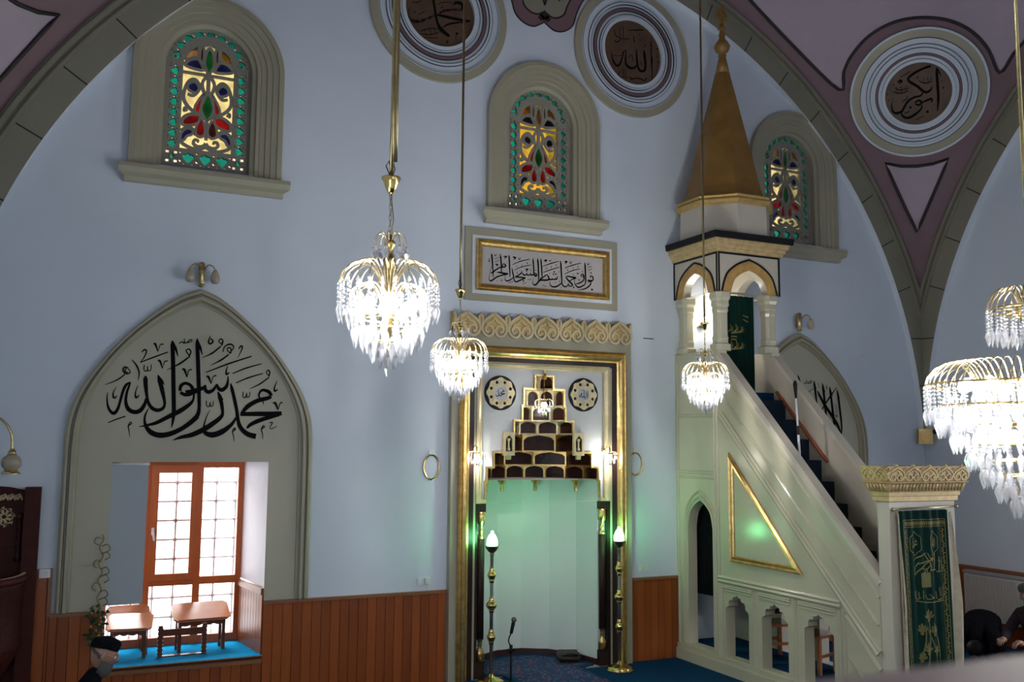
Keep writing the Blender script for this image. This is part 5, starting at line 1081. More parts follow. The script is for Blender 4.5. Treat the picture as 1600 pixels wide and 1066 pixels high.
# ------------------------------------------------------------------ chandeliers
def strand(mb, n, step, rb, drop, dr, z0=0.0):
    for k in range(n): mb.ball((0, 0, z0 - rb - k * step), rb, 6, 4)
    zt = z0 - n * step
    mb.lathe([(0.0005, zt - drop), (dr, zt - drop * 0.38), (dr * 0.8, zt - drop * 0.2), (dr * 0.25, zt)], (0, 0, 0), 6, smooth=False)
def make_part(name, mb, mat_, parent, loc, rot=0.0):
    o = mb.build(name, mat_, None); o.parent = parent; o.location = loc; o.rotation_euler = (0, 0, rot); return o
def dup_part(src, parent, loc, rot=0.0):
    o = src.copy(); COL.objects.link(o); o.parent = parent; o.location = loc; o.rotation_euler = (0, 0, rot); return o
def arm_curve(r0, z0, r, ztop, zend):
    return [(r0, 0, z0), (r0 + 0.10 * (r - r0), 0, z0 + (ztop - z0) * 0.55), (r0 + 0.30 * (r - r0), 0, z0 + (ztop - z0) * 0.92), (r0 + 0.55 * (r - r0), 0, ztop), (r0 + 0.80 * (r - r0), 0, ztop - (ztop - zend) * 0.22), (r0 + 0.95 * (r - r0), 0, ztop - (ztop - zend) * 0.6), (r, 0, zend)]
def arms(root, n, r0, z0, r, ztop, zend, rad, nb, step, rb, drop, dr, ph=0.0):
    mb = MB(); mb.tube(cr(arm_curve(r0, z0, r, ztop, zend), 3), rad, 5); first = make_part('arm', mb, 'palebrass', root, (0, 0, 0), ph)
    mb = MB(); strand(mb, nb, step, rb, drop, dr); s0 = make_part('crystal_strand', mb, 'crystal', first, (r, 0, zend))
    for k in range(1, n):
        a = dup_part(first, root, (0, 0, 0), ph + 2 * PI * k / n); dup_part(s0, a, (r, 0, zend))
def drops(root, n, r, z, nb, step, rb, drop, dr, ph=0.0):
    mb = MB(); strand(mb, nb, step, rb, drop, dr); s0 = make_part('crystal_strand', mb, 'crystal', root, (r * math.cos(ph), r * math.sin(ph), z), ph)
    for k in range(1, n): t = ph + 2 * PI * k / n; dup_part(s0, root, (r * math.cos(t), r * math.sin(t), z), t)
def wire_ring(mb, r, z, rad=0.004): mb.tube([(r * math.cos(2 * PI * k / 32), r * math.sin(2 * PI * k / 32), z) for k in range(32)], rad, 5, closed=True)
def small_chandelier(loc, label, rot, top, thick=False):
    root = empty('chandelier', (0, 0, 0), label, 'chandelier', 'small crystal chandeliers')
    arms(root, 24, 0.03, 0.40, 0.245, 0.575, 0.465, 0.003, 5, 0.022, 0.0105, 0.085, 0.015)
    arms(root, 18, 0.03, 0.33, 0.195, 0.462, 0.395, 0.0027, 3, 0.022, 0.0105, 0.10, 0.017, 0.1)
    drops(root, 18, 0.165, 0.30, 2, 0.022, 0.0105, 0.12, 0.019); drops(root, 14, 0.12, 0.245, 1, 0.022, 0.0105, 0.115, 0.019, 0.2); drops(root, 11, 0.08, 0.19, 1, 0.022, 0.01, 0.10, 0.018); drops(root, 6, 0.04, 0.15, 1, 0.022, 0.01, 0.09, 0.017, 0.3)
    drops(root, 1, 0.0, 0.085, 1, 0.02, 0.01, 0.065, 0.014)
    arms(root, 8, 0.012, 0.64, 0.085, 0.725, 0.66, 0.003, 1, 0.016, 0.008, 0.075, 0.015, 0.2)
    mb = MB(); mb.lathe([(0.004, 0.09), (0.008, 0.12), (0.012, 0.20), (0.03, 0.23), (0.02, 0.30), (0.022, 0.38), (0.034, 0.40), (0.036, 0.43), (0.022, 0.46), (0.018, 0.54), (0.03, 0.57), (0.034, 0.59), (0.018, 0.61), (0.014, 0.64), (0.028, 0.665), (0.03, 0.68), (0.012, 0.70), (0.008, 0.72)], (0, 0, 0), 14)
    for r, z in ((0.165, 0.29), (0.115, 0.235), (0.06, 0.17)):
        wire_ring(mb, r, z + 0.004)
        for k in range(4): a = PI / 4 + k * PI / 2; mb.tube([(0.02 * math.cos(a), 0.02 * math.sin(a), z + 0.02), (r * math.cos(a), r * math.sin(a), z + 0.004)], 0.004, 5)
    make_part('stem', mb, 'brass', root, (0, 0, 0))
    for k in range(6):
        a = 2 * PI * k / 6 + 0.3; mb = MB(); mb.ball((0, 0, 0), 0.030, 12, 8, sz=1.25)
        b0 = make_part('bulb', mb, 'bulb', root, (0.125 * math.cos(a), 0.125 * math.sin(a), 0.355))
    mb = MB()
    for k in range(8):                                           # chain links
        z = 0.725 + k * 0.027; mb.tube([(0.007 * math.cos(t) * (k % 2), 0.007 * math.cos(t) * (1 - k % 2), z + 0.018 * math.sin(t)) for t in [2 * PI * q / 10 for q in range(10)]], 0.002, 4, closed=True)
    mb.tube([(0.01, 0, 0.70), (0.02, 0.005, 0.80), (0.0, 0.0, 0.93)], 0.003, 5); make_part('chain', mb, 'antique', root, (0, 0, 0))
    mb = MB(); mb.lathe([(0.006, 0.925), (0.018, 0.94), (0.03, 0.965), (0.036, 0.985), (0.05, 1.01), (0.048, 1.015), (0.02, 1.0)], (0, 0, 0), 16); cup = make_part('canopy_cup', mb, 'brass', root, (0, 0, 0))
    mb = MB(); mb.tube([(0.01, 0, 0.99), (-0.03, 0, 1.07), (-0.015, 0, 1.10), (0.005, 0, 1.03), (0.03, 0, 0.99)], 0.003, 5); mb.tube([(0.0, 0.0, 1.0), (0.02, 0, 1.06), (0.005, 0, 1.10)], 0.003, 5); make_part('loose_wire', mb, 'black', cup, (0, 0, 0))
    zt = top - loc[2]
    mb = MB(); mb.tube([(0, 0, 1.0), (0.0, 0, 1.5), (0.004, 0, zt)], 0.011, 8)
    if thick: mb.tube([(0.022, 0, 1.1), (0.02, 0, 1.5), (0.024, 0, zt)], 0.010, 8); mb.tube([(0.012, 0.006, 1.08), (0.012, -0.006, 2.0), (0.012, 0.004, zt)], 0.006, 6)
    make_part('suspension_rod', mb, 'antique', root, (0, 0, 0))
    root.location = loc; root.rotation_euler = (0, 0, rot)
    point('chandelier_light', (loc[0], loc[1], loc[2] + 0.34), 190, (1.0, 0.98, 0.96), 0.05)
    return root
def vault_z(x, y): return SPC.z + math.sqrt(SPR ** 2 - (x - SPC.x) ** 2 - (y - SPC.y) ** 2)
small_chandelier((-3.93, -6.05, 3.07), 'largest looking small crystal chandelier, hanging before the bare wall beside the lit window', 0.1, vault_z(-3.93, -6.05), True)
small_chandelier((-2.285, -2.9, 3.08), 'crystal chandelier hanging just in front of the corner of the gilded niche frame', 0.5, vault_z(-2.285, -2.9))
small_chandelier((0.862, -2.2, 3.06), 'crystal chandelier hanging in front of the pulpit side under a long rod', 0.8, vault_z(0.862, -2.2))
# great chandelier on the axis of the dome
root = empty('great_chandelier', (0, 0, 0), 'great tiered crystal chandelier cut by the picture edge above the radiator', 'chandelier')
arms(root, 56, 0.30, 2.98 - 2.20, 0.62, 1.075, 0.93, 0.0036, 6, 0.025, 0.012, 0.10, 0.018)
arms(root, 28, 0.05, 1.32, 0.245, 1.535, 1.40, 0.0036, 6, 0.022, 0.011, 0.09, 0.017)
drops(root, 16, 0.17, 1.37, 5, 0.022, 0.011, 0.10, 0.017)
for n, r, z, nb in ((52, 0.55, 0.80, 3), (44, 0.47, 0.68, 2)): drops(root, n, r, z, nb, 0.024, 0.012, 0.13, 0.022)
mb = MB()
for n, r, z in ((38, 0.39, 0.56), (30, 0.31, 0.46), (24, 0.23, 0.37), (16, 0.15, 0.28), (10, 0.08, 0.20), (1, 0.0, 0.13), (34, 0.50, 0.92), (30, 0.42, 0.80), (24, 0.34, 0.68)):
    for k in range(n):
        t = 2 * PI * k / n + r; q = MB(); strand(q, 2, 0.024, 0.012, 0.12, 0.021); mb.add([v + Vector((r * math.cos(t), r * math.sin(t), z)) for v in q.v], q.f)
tag(make_part('crystal_strands', mb, 'crystal', root, (0, 0, 0)), kind='stuff')
mb = MB(); mb.lathe([(0.04, 0.15), (0.05, 0.2), (0.03, 0.25), (0.03, 0.9), (0.06, 0.95), (0.04, 1.1), (0.05, 1.3), (0.07, 1.34), (0.03, 1.42), (0.04, 1.5), (0.02, 1.56), (0.012, 1.62)], (0, 0, 0), 14)
for r, z in ((0.62, 0.935), (0.55, 0.805), (0.47, 0.685), (0.39, 0.565), (0.31, 0.465), (0.23, 0.375), (0.15, 0.285), (0.08, 0.205), (0.30, 0.80), (0.245, 1.40), (0.17, 1.375)):
    wire_ring(mb, r, z, 0.006)
    for k in range(6): a = k * PI / 3; mb.tube([(0.03 * math.cos(a), 0.03 * math.sin(a), z + 0.02), (r * math.cos(a), r * math.sin(a), z)], 0.005, 5)
make_part('stem', mb, 'brass', root, (0, 0, 0))
mb = MB(); mb.tube([(0, 0, 1.6), (0, 0, vault_z(0, -6.67) - 2.20)], 0.012, 8); make_part('suspension_rod', mb, 'antique', root, (0, 0, 0))
for k in range(12):
    a = 2 * PI * k / 12; mb = MB(); mb.ball((0, 0, 0), 0.035, 12, 8, sz=1.25); make_part('bulb', mb, 'bulb', root, (0.40 * math.cos(a), 0.40 * math.sin(a), 0.93))
for k in range(5):
    a = 2 * PI * k / 5; mb = MB(); mb.ball((0, 0, 0), 0.032, 12, 8, sz=1.25); make_part('bulb', mb, 'bulb', root, (0.22 * math.cos(a), 0.22 * math.sin(a), 0.62))
root.location = (0, -6.67, 2.20)
for k in range(4): point('great_chandelier_light', (0.34 * math.cos(k * PI / 2 + 0.5), -6.67 + 0.34 * math.sin(k * PI / 2 + 0.5), 2.98), 75, (1.0, 0.98, 0.96), 0.06)
# little chandelier in the hood and two crystal wall lamps on the mihrab
def mini(loc, r, label, wall_=False, top=None, power=7):
    root = empty('crystal_wall_lamp' if wall_ else 'hood_chandelier', (0, 0, 0), label, 'wall lamp' if wall_ else 'chandelier', 'crystal wall lamps on the niche frame' if wall_ else None)
    s = r / 0.11
    arms(root, 14, 0.015, 0.17 * s, r, 0.235 * s, 0.19 * s, 0.0022, 3, 0.011 * s, 0.006 * s, 0.04 * s, 0.008 * s)
    drops(root, 10, r * 0.62, 0.13 * s, 2, 0.011 * s, 0.006 * s, 0.045 * s, 0.008 * s); drops(root, 5, r * 0.3, 0.08 * s, 1, 0.011 * s, 0.006 * s, 0.045 * s, 0.008 * s)
    mb = MB(); mb.lathe([(0.012, 0.05 * s), (0.018, 0.09 * s), (0.01, 0.14 * s), (0.02, 0.19 * s), (0.008, 0.22 * s), (0.012, 0.27 * s), (0.004, 0.30 * s)], (0, 0, 0), 10); wire_ring(mb, r * 0.62, 0.13 * s, 0.003); wire_ring(mb, r * 0.3, 0.08 * s, 0.003)
    for k in range(4): a = k * PI / 2 + 0.4; mb.tube([(0, 0, 0.15 * s), (r * 0.62 * math.cos(a), r * 0.62 * math.sin(a), 0.13 * s)], 0.003, 5)
    if wall_:
        mb.tube([(0, 0, 0.28 * s), (0.0, 0.05, 0.31 * s), (0.0, -0.062 - loc[1], 0.25 * s)], 0.006, 6); mb.ball((0, -0.066 - loc[1], 0.25 * s), 0.025, 10, 6)
    else:
        for k in range(5): mb.tube([(0.0, 0.0, 0.30 * s), (0.045 * math.cos(k * 1.26), 0.045 * math.sin(k * 1.26), 0.36 * s), (0.07 * math.cos(k * 1.26), 0.07 * math.sin(k * 1.26), 0.33 * s)], 0.003, 5)
        mb.tube([(0, 0, 0.3 * s), (0, 0, top - loc[2])], 0.004, 6)
    make_part('stem', mb, 'brass', root, (0, 0, 0))
    mb = MB(); mb.ball((0, 0, 0.165 * s), 0.035 * s, 12, 8); make_part('bulb', mb, 'bulb', root, (0, 0, 0))
    root.location = loc; point('small_lamp_light', (loc[0], loc[1] - 0.0, loc[2] + 0.12 * s), power, (1.0, 0.95, 0.86), 0.03); return root
mini((-0.045, -0.14, 3.05), 0.115, 'small lit chandelier hanging before the tip of the stepped hood', False, 3.60, 16)
mini((-0.975, -0.22, 2.44), 0.10, 'small lit crystal wall lamp on the niche frame, just beneath a hanging chandelier', True, None, 24)
mini((0.845, -0.22, 2.44), 0.10, 'small lit crystal wall lamp on the east side of the niche frame, facing the pulpit', True, None, 24)
# ------------------------------------------------------------------ green lamp stands
def lamp_stand(loc, label):
    root = empty('lamp_stand', loc, label, 'lamp', 'brass lamp stands with green globes')
    c = Vector(loc)
    mb = MB(); mb.lathe([(0.17, 0.0), (0.172, 0.012), (0.15, 0.022), (0.155, 0.032), (0.12, 0.045), (0.09, 0.06), (0.05, 0.075), (0.03, 0.09), (0.022, 0.11)], c, 28); mb.build('base', 'brass', root)
    mb = MB(); mb.lathe([(0.02, 0.08), (0.02, 1.50)], c, 12); mb.build('post', 'steel', root)
    for z in (0.52, 0.88, 1.22):
        k = 0.036 if z != 0.88 else 0.046; mb = MB()
        mb.lathe([(0.021, z - 0.09), (0.03, z - 0.085), (0.026, z - 0.07), (0.034, z - 0.055), (0.03, z - 0.05), (k * 1.1, z - 0.035), (k * 1.4, z - 0.01), (k * 1.42, z + 0.005), (k * 1.1, z + 0.03), (0.03, z + 0.045), (0.034, z + 0.052), (0.026, z + 0.065), (0.03, z + 0.085), (0.021, z + 0.09)], c, 20)
        mb.build('knop', 'brass', root)
    mb = MB(); mb.lathe([(0.02, 1.44), (0.028, 1.455), (0.018, 1.47), (0.05, 1.495), (0.072, 1.525), (0.083, 1.55), (0.086, 1.56), (0.074, 1.555)], c, 20); mb.build('cup', 'antique', root)
    mb = MB(); mb.lathe([(0.058, 1.553), (0.064, 1.58), (0.062, 1.61), (0.05, 1.65), (0.032, 1.685), (0.014, 1.70), (0.012, 1.712), (0.016, 1.72), (0.0, 1.73)], c, 20); mb.build('globe', 'greenbulb', root)
    return root
lamp_stand((-0.80, -0.30, 0.0), 'brass green globe lamp stand on the west side of the prayer niche, nearer the microphone')
lamp_stand((0.91, -0.33, 0.0), 'brass green globe lamp stand by the prayer niche, beside the narrow board panel')

# rug in the niche
P = plan(0.74, 14, 0.89); mb = MB()
mb.plate([(0.55, -1.25), (0.55, -0.08)] + P + [(-0.55, -0.08), (-0.55, -1.25)], [], FLR(0.0), 0.002, 0.012); r_ = mb.build('niche_rug', 'rug')
tag(r_, 'blue and red patterned oriental rug running into the prayer niche', 'rug')
mb = MB(); q = [(0.55, -1.25), (0.55, -0.08)] + P + [(-0.55, -0.08), (-0.55, -1.25)]
mb.sweep(q, [(0.0, 0.003), (0.0, 0.015), (0.05, 0.015), (0.05, 0.003)], FLR(0.0)); mb.sweep(q, [(0.075, 0.010), (0.075, 0.014), (0.09, 0.014), (0.09, 0.010)], FLR(0.0)); mb.build('border', 'carpet', r_, fix=True)
# microphone on its stand
ms = empty('microphone_stand', (-0.715, -0.66, 0.0), 'black microphone on a short stand on the niche rug', 'microphone stand')
mx, my = -0.715, -0.66
mb = MB(); mb.tube([(mx, my, 0.03), (mx, my, 0.42)], 0.012, 8)
mb.build('pole', 'black', ms)
for k in range(3):
    a = 2 * PI * k / 3 + 0.5; mb = MB(); mb.tube([(mx, my, 0.10), (mx + 0.15 * math.cos(a), my + 0.15 * math.sin(a), 0.010)], 0.009, 6); mb.build('leg', 'black', ms)
mb = MB(); mb.tube([(mx - 0.05, my, 0.435), (mx + 0.06, my, 0.435)], 0.016, 8); mb.tube([(mx, my, 0.40), (mx, my, 0.49)], 0.02, 8); mb.build('clutch', 'black', ms)
mb = MB(); mb.tube(cr([(mx, my, 0.48), (mx - 0.03, my, 0.53), (mx - 0.02, my, 0.58), (mx + 0.005, my, 0.625)], 4), 0.008, 8); mb.build('gooseneck', 'black', ms)
mb = MB(); mb.tube([(mx + 0.0, my, 0.615), (mx + 0.028, my, 0.735)], 0.02, 12, rs=[0.018, 0.022]); m_ = mb.build('microphone', 'black', ms)
mb = MB(); mb.ball((mx + 0.034, my, 0.765), 0.031, 12, 8); mb.build('mesh_head', 'steel', m_)
# dark flat bag
bg = empty('bag', (0.53, 0.28, 0.020), 'dark brown flat soft bag lying on the niche rug', 'bag')
bm = bmesh.new(); bmesh.ops.create_cube(bm, size=1)
for v in bm.verts: v.co.x *= 0.30; v.co.y *= 0.24; v.co.z = (v.co.z + 0.5) * (0.085 if v.co.y < 0 else 0.12)
bmesh.ops.bevel(bm, geom=bm.edges[:], offset=0.03, segments=3, affect='EDGES')
bmesh.ops.rotate(bm, verts=bm.verts, cent=(0, 0, 0), matrix=Matrix.Rotation(-0.35, 3, 'Z'))
for v in bm.verts: v.co.z += 0.006 * math.sin(v.co.x * 22) * math.cos(v.co.y * 17) * (1 if v.co.z > 0.04 else 0)
me = bpy.data.meshes.new('body'); bm.to_mesh(me); bm.free(); me.materials.append(M['bag']); me.polygons.foreach_set('use_smooth', [True] * len(me.polygons))
o = bpy.data.objects.new('body', me); COL.objects.link(o); o.parent = bg
mb = MB(); mb.obox((0.405, 0.23, 0.105), (0.625, 0.15, 0.105), 0.02, 0.006); mb.build('flap_edge', 'black', bg)
mb = MB(); mb.tube(cr([(0.435, 0.20, 0.10), (0.465, 0.16, 0.125), (0.545, 0.13, 0.125), (0.575, 0.15, 0.10)], 4), 0.008, 6); mb.build('handle', 'black', bg)

# ------------------------------------------------------------------ things on the window ledge
def reading_desk(loc, rot, L_, Wd, H_, label, rise):
    """slant-topped desk: front edge at H_, back edge higher by rise"""
    root = empty('reading_desk', (0, 0, 0), label, 'reading desk', 'small slant topped wooden desks on the ledge')
    c = 0.045; hl, hw = L_ / 2, Wd / 2; an = math.atan2(rise, Wd); sl = math.hypot(Wd, rise) + 0.04
    out = [(-hl + c, 0), (hl - c, 0), (hl, c), (hl, sl - c), (hl - c, sl), (-hl + c, sl), (-hl, sl - c), (-hl, c)]
    ca, sa = math.cos(an), math.sin(an); TT = lambda u, v, h=0.0: Vector((u, -hw - 0.02 + v * ca - h * sa, H_ + v * sa + h * ca))
    mb = MB(); mb.plate(out, [], TT, -0.02, 0.0)
    mb.sweep([(hl - c, 0.004), (-hl + c, 0.004)], [(-0.012, -0.004), (-0.012, 0.014), (0.0, 0.014), (0.0, -0.004)], TT); mb.build('desk_top', 'tablewood', root)
    mb = MB(); y = -hw + 0.03
    sc = [(-hl + 0.06, H_ - 0.012), (hl - 0.06, H_ - 0.012), (hl - 0.06, H_ - 0.07)] + [(hl - 0.06 - (L_ - 0.12) * k / 16, H_ - 0.055 - 0.014 * abs(math.sin(k * PI / 4))) for k in range(1, 16)] + [(-hl + 0.06, H_ - 0.07)]
    mb.plate(list(reversed(sc)), [], lambda u, v, h=0.0: Vector((u, y + h, v)), -0.008, 0.008)
    for sg in (-1, 1):
        x = sg * (hl - 0.07); mb.plate([(-hw + 0.02, H_ - 0.09), (hw - 0.02, H_ - 0.09), (hw - 0.02, H_ + rise - 0.045), (-hw + 0.02, H_ - 0.015)], [], lambda u, v, h=0.0, x=x: Vector((x + h, u, v)), -0.008, 0.008)
    mb.build('apron', 'tabledark', root)
    for sx in (-1, 1):
        for sy in (-1, 1):
            mb = MB(); x, y = sx * (hl - 0.07), sy * (hw - 0.035); mb.box(x - 0.018, x + 0.018, y - 0.016, y + 0.016, 0, H_ - 0.022 + (rise * 0.8 if sy > 0 else 0)); mb.build('leg', 'tabledark', root)
        mb = MB(); mb.box(sx * (hl - 0.07) - 0.01, sx * (hl - 0.07) + 0.01, -hw + 0.05, hw - 0.05, 0.05, 0.075); mb.build('stretcher', 'tabledark', root)
    root.location = loc; root.rotation_euler = (0, 0, rot); return root
reading_desk((-3.93, 0.52, 0.482), 0.06, 0.60, 0.24, 0.335, 'slant topped reading desk standing alone on the blue ledge before the lit window', 0.13)
reading_desk((-4.66, 0.40, 0.482), -0.16, 0.46, 0.22, 0.30, 'slant topped reading desk on the blue ledge, front one of two beside the old man', 0.11)
reading_desk((-4.66, 0.70, 0.482), 0.06, 0.44, 0.18, 0.33, 'slant topped reading desk at the back of the blue ledge behind another desk', 0.12)
rt = empty('folding_book_rest', (-4.15, 0.40, 0.482), 'dark folded wooden book rest with notched posts standing on the blue window ledge', 'book rest')
for x in (-4.36, -3.915):
    mb = MB(); mb.box(x - 0.022, x + 0.022, 0.27, 0.295, 0.482, 0.80)
    for k in range(7): mb.box(x - 0.028, x + 0.028, 0.272, 0.293, 0.50 + k * 0.042, 0.52 + k * 0.042)
    mb.build('post', 'tabledark', rt)
for z0, z1 in ((0.69, 0.76),):
    mb = MB(); mb.box(-4.34, -3.935, 0.272, 0.292, z0, z1); mb.build('crosspiece', 'tabledark', rt)
mb = MB(); mb.box(-4.385, -3.89, 0.25, 0.315, 0.482, 0.492); mb.build('foot_board', 'tabledark', rt)
# dried vine hanging on the arch pier
vn = empty('hanging_vine', (-4.97, -0.06, 1.0), 'dried curling vine with dark leaves hanging beside the blind', 'hanging vine')
mb = MB(); pts = [(-4.99 + 0.018 * math.sin(k * 0.9), -0.05 - 0.012 * math.cos(k * 0.9), 1.80 - k * 0.024) for k in range(36)]; mb.tube(pts, 0.006, 6)
mb.build('stem', 'dried', vn)
for k in range(11):
    z = 1.76 - k * 0.075; mb = MB(); sg = 1 if k % 3 else -1
    mb.tube(cr([(-4.985, -0.06, z), (-4.985 + sg * 0.05, -0.10, z + 0.02), (-4.985 + sg * 0.075, -0.09, z - 0.03), (-4.985 + sg * 0.035, -0.07, z - 0.06)], 4), 0.006, 5, rs=None); mb.build('tendril', 'dried', vn)
random.seed(3); mb = MB()
for k in range(70):
    z = random.uniform(0.72, 1.10); x = -4.985 + random.uniform(-0.09, 0.06) * (1.2 - abs(z - 0.9) * 1.5); y = -0.07 - random.uniform(0, 0.07); a = random.uniform(0, 6.28); l = random.uniform(0.03, 0.06)
    d = Vector((math.cos(a), random.uniform(-0.6, 0.1), math.sin(a))).normalized(); s_ = d.cross(Vector((0, 1, 0.3))).normalized() * l * 0.32; p = Vector((x, y, z))
    mb.add([p, p + d * l * 0.5 + s_, p + d * l, p + d * l * 0.5 - s_], [(0, 1, 2, 3)], 0)
for k in range(16):
    z = random.uniform(0.72, 1.08); mb.ball((-4.985 + random.uniform(-0.08, 0.05), -0.14, z), 0.010, 6, 4, 1)
mb.build('foliage', ['leaf', 'goldpaint'], vn)

# ------------------------------------------------------------------ preacher's chair at the west end
ks = empty('preaching_chair', (-6.05, -0.4, 0), 'dark carved mahogany preaching chair with curved front against the board dado', 'preaching chair')
T = FR(-0.06)
top = [(-6.58, 2.16)] + cr([(-6.58, 2.22), (-6.35, 2.285), (-6.10, 2.30), (-5.85, 2.285), (-5.72, 2.255), (-5.66, 2.27)], 4)
mb = MB(); poly = [(-6.58, 0.0), (-5.63, 0.0), (-5.63, 2.27)] + [(-5.66, 2.27)] + list(reversed(top[1:]))[1:] + [(-6.58, 2.16)]
mb.plate(poly, [], T, -0.04, 0.0); mb.build('back_panel', 'mahog', ks)
for x0, x1 in ((-5.70, -5.56), (-6.61, -6.52)):
    mb = MB(); mb.box(x0, x1, -0.20, -0.03, 0.0, 2.285); mb.build('side_post', 'mahog', ks)
mb = MB(); mb.lathe([(0.03, 1.58), (0.034, 1.62), (0.02, 1.64), (0.02, 1.98), (0.034, 2.0), (0.03, 2.03)], (-5.735, -0.115, 0), 10)
for k in range(10): mb.ball((-5.735, -0.115, 1.68 + k * 0.03), 0.024, 8, 5)
mb.build('turned_colonnette', 'carved', ks)
mb = MB()
for x in [-5.725 - 0.062 * k for k in range(12)]: 
    mb.stroke([(x, 2.155, 0.010), (x - 0.02, 2.20, 0.024), (x - 0.045, 2.165, 0.018), (x - 0.06, 2.21, 0.010)], T, 0.002, 0, 3, 0.008)
    mb.stroke([(x - 0.01, 2.20, 0.008), (x - 0.03, 2.215, 0.014), (x - 0.05, 2.20, 0.008)], T, 0.002, 0, 3, 0.008)
for a in range(8):
    t = a * PI / 4; c = (-5.875, 2.0); mb.stroke([(c[0] + 0.02 * math.cos(t), c[1] + 0.02 * math.sin(t), 0.016), (c[0] + 0.07 * math.cos(t + 0.3), c[1] + 0.07 * math.sin(t + 0.3), 0.030), (c[0] + 0.095 * math.cos(t), c[1] + 0.10 * math.sin(t), 0.01)], T, 0.002, 0, 3, 0.008)
mb.sweep(circ(-5.875, 2.0, 0.075, 24), [(-0.006, 0), (-0.006, 0.01), (0.006, 0.01), (0.006, 0)], T, closed=True)
mb.build('fretwork', 'fret', ks)
mb = MB(); mb.sweep([(-5.70, 2.125), (-6.52, 2.125)], [(-0.02, 0), (-0.02, 0.03), (0.02, 0.03), (0.02, 0)], T); mb.sweep([(-5.70, 1.70), (-6.52, 1.70)], [(-0.015, 0), (-0.015, 0.02), (0.015, 0.02), (0.015, 0)], T); mb.build('panel_rail', 'mahog', ks, fix=True)
def half_lathe(mb, prof, cx, cy, sx, sy, n=28, mi=0):
    vs = [(cx + sx * r * math.cos(PI + PI * k / n), cy + sy * r * math.sin(PI + PI * k / n), z) for r, z in prof for k in range(n + 1)]; m = n + 1
    mb.add(vs, [(i * m + k, i * m + k + 1, (i + 1) * m + k + 1, (i + 1) * m + k) for i in range(len(prof) - 1) for k in range(n)], mi, True)
mb = MB(); half_lathe(mb, [(0.70, 0.0), (0.70, 0.10), (0.62, 0.16), (0.60, 0.42), (0.66, 0.50), (0.70, 0.52), (0.96, 0.74), (0.98, 0.80)], -6.12, -0.18, 0.46, 0.62); mb.build('pedestal', 'mahog', ks)
mb = MB(); half_lathe(mb, [(0.98, 0.80), (1.0, 0.82), (0.97, 0.86), (0.98, 1.34), (1.01, 1.37), (1.0, 1.41)], -6.12, -0.18, 0.47, 0.62); mb.build('carved_front', 'carved', ks)
mb = MB(); half_lathe(mb, [(0.93, 1.41), (1.05, 1.41), (1.07, 1.44), (1.04, 1.475), (0.90, 1.475), (0.90, 1.41)], -6.12, -0.18, 0.47, 0.62); mb.build('hand_rail', 'mahog', ks)
mb = MB()
for k in range(24):
    a = PI + PI * (k + 0.5) / 24; c = Vector((-6.12 + 0.47 * 0.97 * math.cos(a), -0.18 + 0.62 * 0.97 * math.sin(a), 1.478)); t = Vector((-math.sin(a), math.cos(a), 0))
    mb.obox(c - t * 0.022, c + t * 0.022, 0.03, 0.004)
mb.build('inlay', 'fret', ks)
# curved-arm wall lamp above it
wl = empty('swan_neck_lamp', (-5.95, -0.35, 2.44), 'swan neck lamp with round glass shade above the preaching chair at the picture edge', 'lamp')
mb = MB(); mb.tube(cr([(-6.30, -0.02, 2.80), (-6.20, -0.20, 2.93), (-6.05, -0.33, 2.985), (-5.92, -0.35, 2.92), (-5.845, -0.35, 2.80), (-5.832, -0.35, 2.64)], 5), 0.012, 8); mb.build('arm', 'antique', wl)
mb = MB(); mb.lathe([(0.045, -0.03), (0.05, 0.03), (0.0, 0.05)], (-6.30, -0.056, 2.80), 14); mb.build('wall_plate', 'antique', wl)
mb = MB(); mb.lathe([(0.018, 2.66), (0.035, 2.63), (0.04, 2.605), (0.03, 2.60)], (-5.828, -0.35, 0), 14); mb.build('collar', 'antique', wl)
mb = MB(); mb.lathe([(0.035, 2.605), (0.075, 2.575), (0.090, 2.535), (0.085, 2.495), (0.06, 2.465), (0.055, 2.455)], (-5.828, -0.35, 0), 20); mb.build('glass_shade', 'shade', wl)
mb = MB(); mb.lathe([(0.056, 2.462), (0.075, 2.44), (0.088, 2.425), (0.085, 2.42), (0.05, 2.44)], (-5.828, -0.35, 0), 20); mb.build('brass_rim', 'brass', wl)
# two-shade wall lights over the pointed arches
def sconce(x, label, shades):
    root = empty('wall_light', (x, -0.02, 4.39), label, 'wall light', 'brass wall lights over the pointed arches')
    mb = MB(); mb.lathe([(0.0, 4.385), (0.03, 4.395), (0.035, 4.41), (0.02, 4.42), (0.035, 4.44), (0.038, 4.60), (0.03, 4.62), (0.034, 4.64), (0.02, 4.66), (0.0, 4.665)], (x, -0.06, 0), 14); mb.box(x - 0.02, x + 0.02, -0.04, 0.0, 4.45, 4.60); mb.build('brass_body', 'antique', root)
    for sg in shades:
        mb = MB(); mb.tube(cr([(x + sg * 0.02, -0.07, 4.56), (x + sg * 0.05, -0.13, 4.62), (x + sg * 0.10, -0.15, 4.61), (x + sg * 0.125, -0.15, 4.57)], 4), 0.008, 6); a = mb.build('arm', 'antique', root)
        mb = MB(); mb.lathe([(0.014, 4.575), (0.035, 4.54), (0.05, 4.49), (0.048, 4.45), (0.03, 4.425), (0.0, 4.42)], (x + sg * 0.128, -0.15, 0), 14); mb.build('shade', 'shade', a)
sconce(-4.145, 'brass wall light with two shades above the peak of the large pointed arch', (-1, 1)); sconce(4.13, 'brass wall light with one drooping shade above the pointed arch behind the pulpit', (1,))

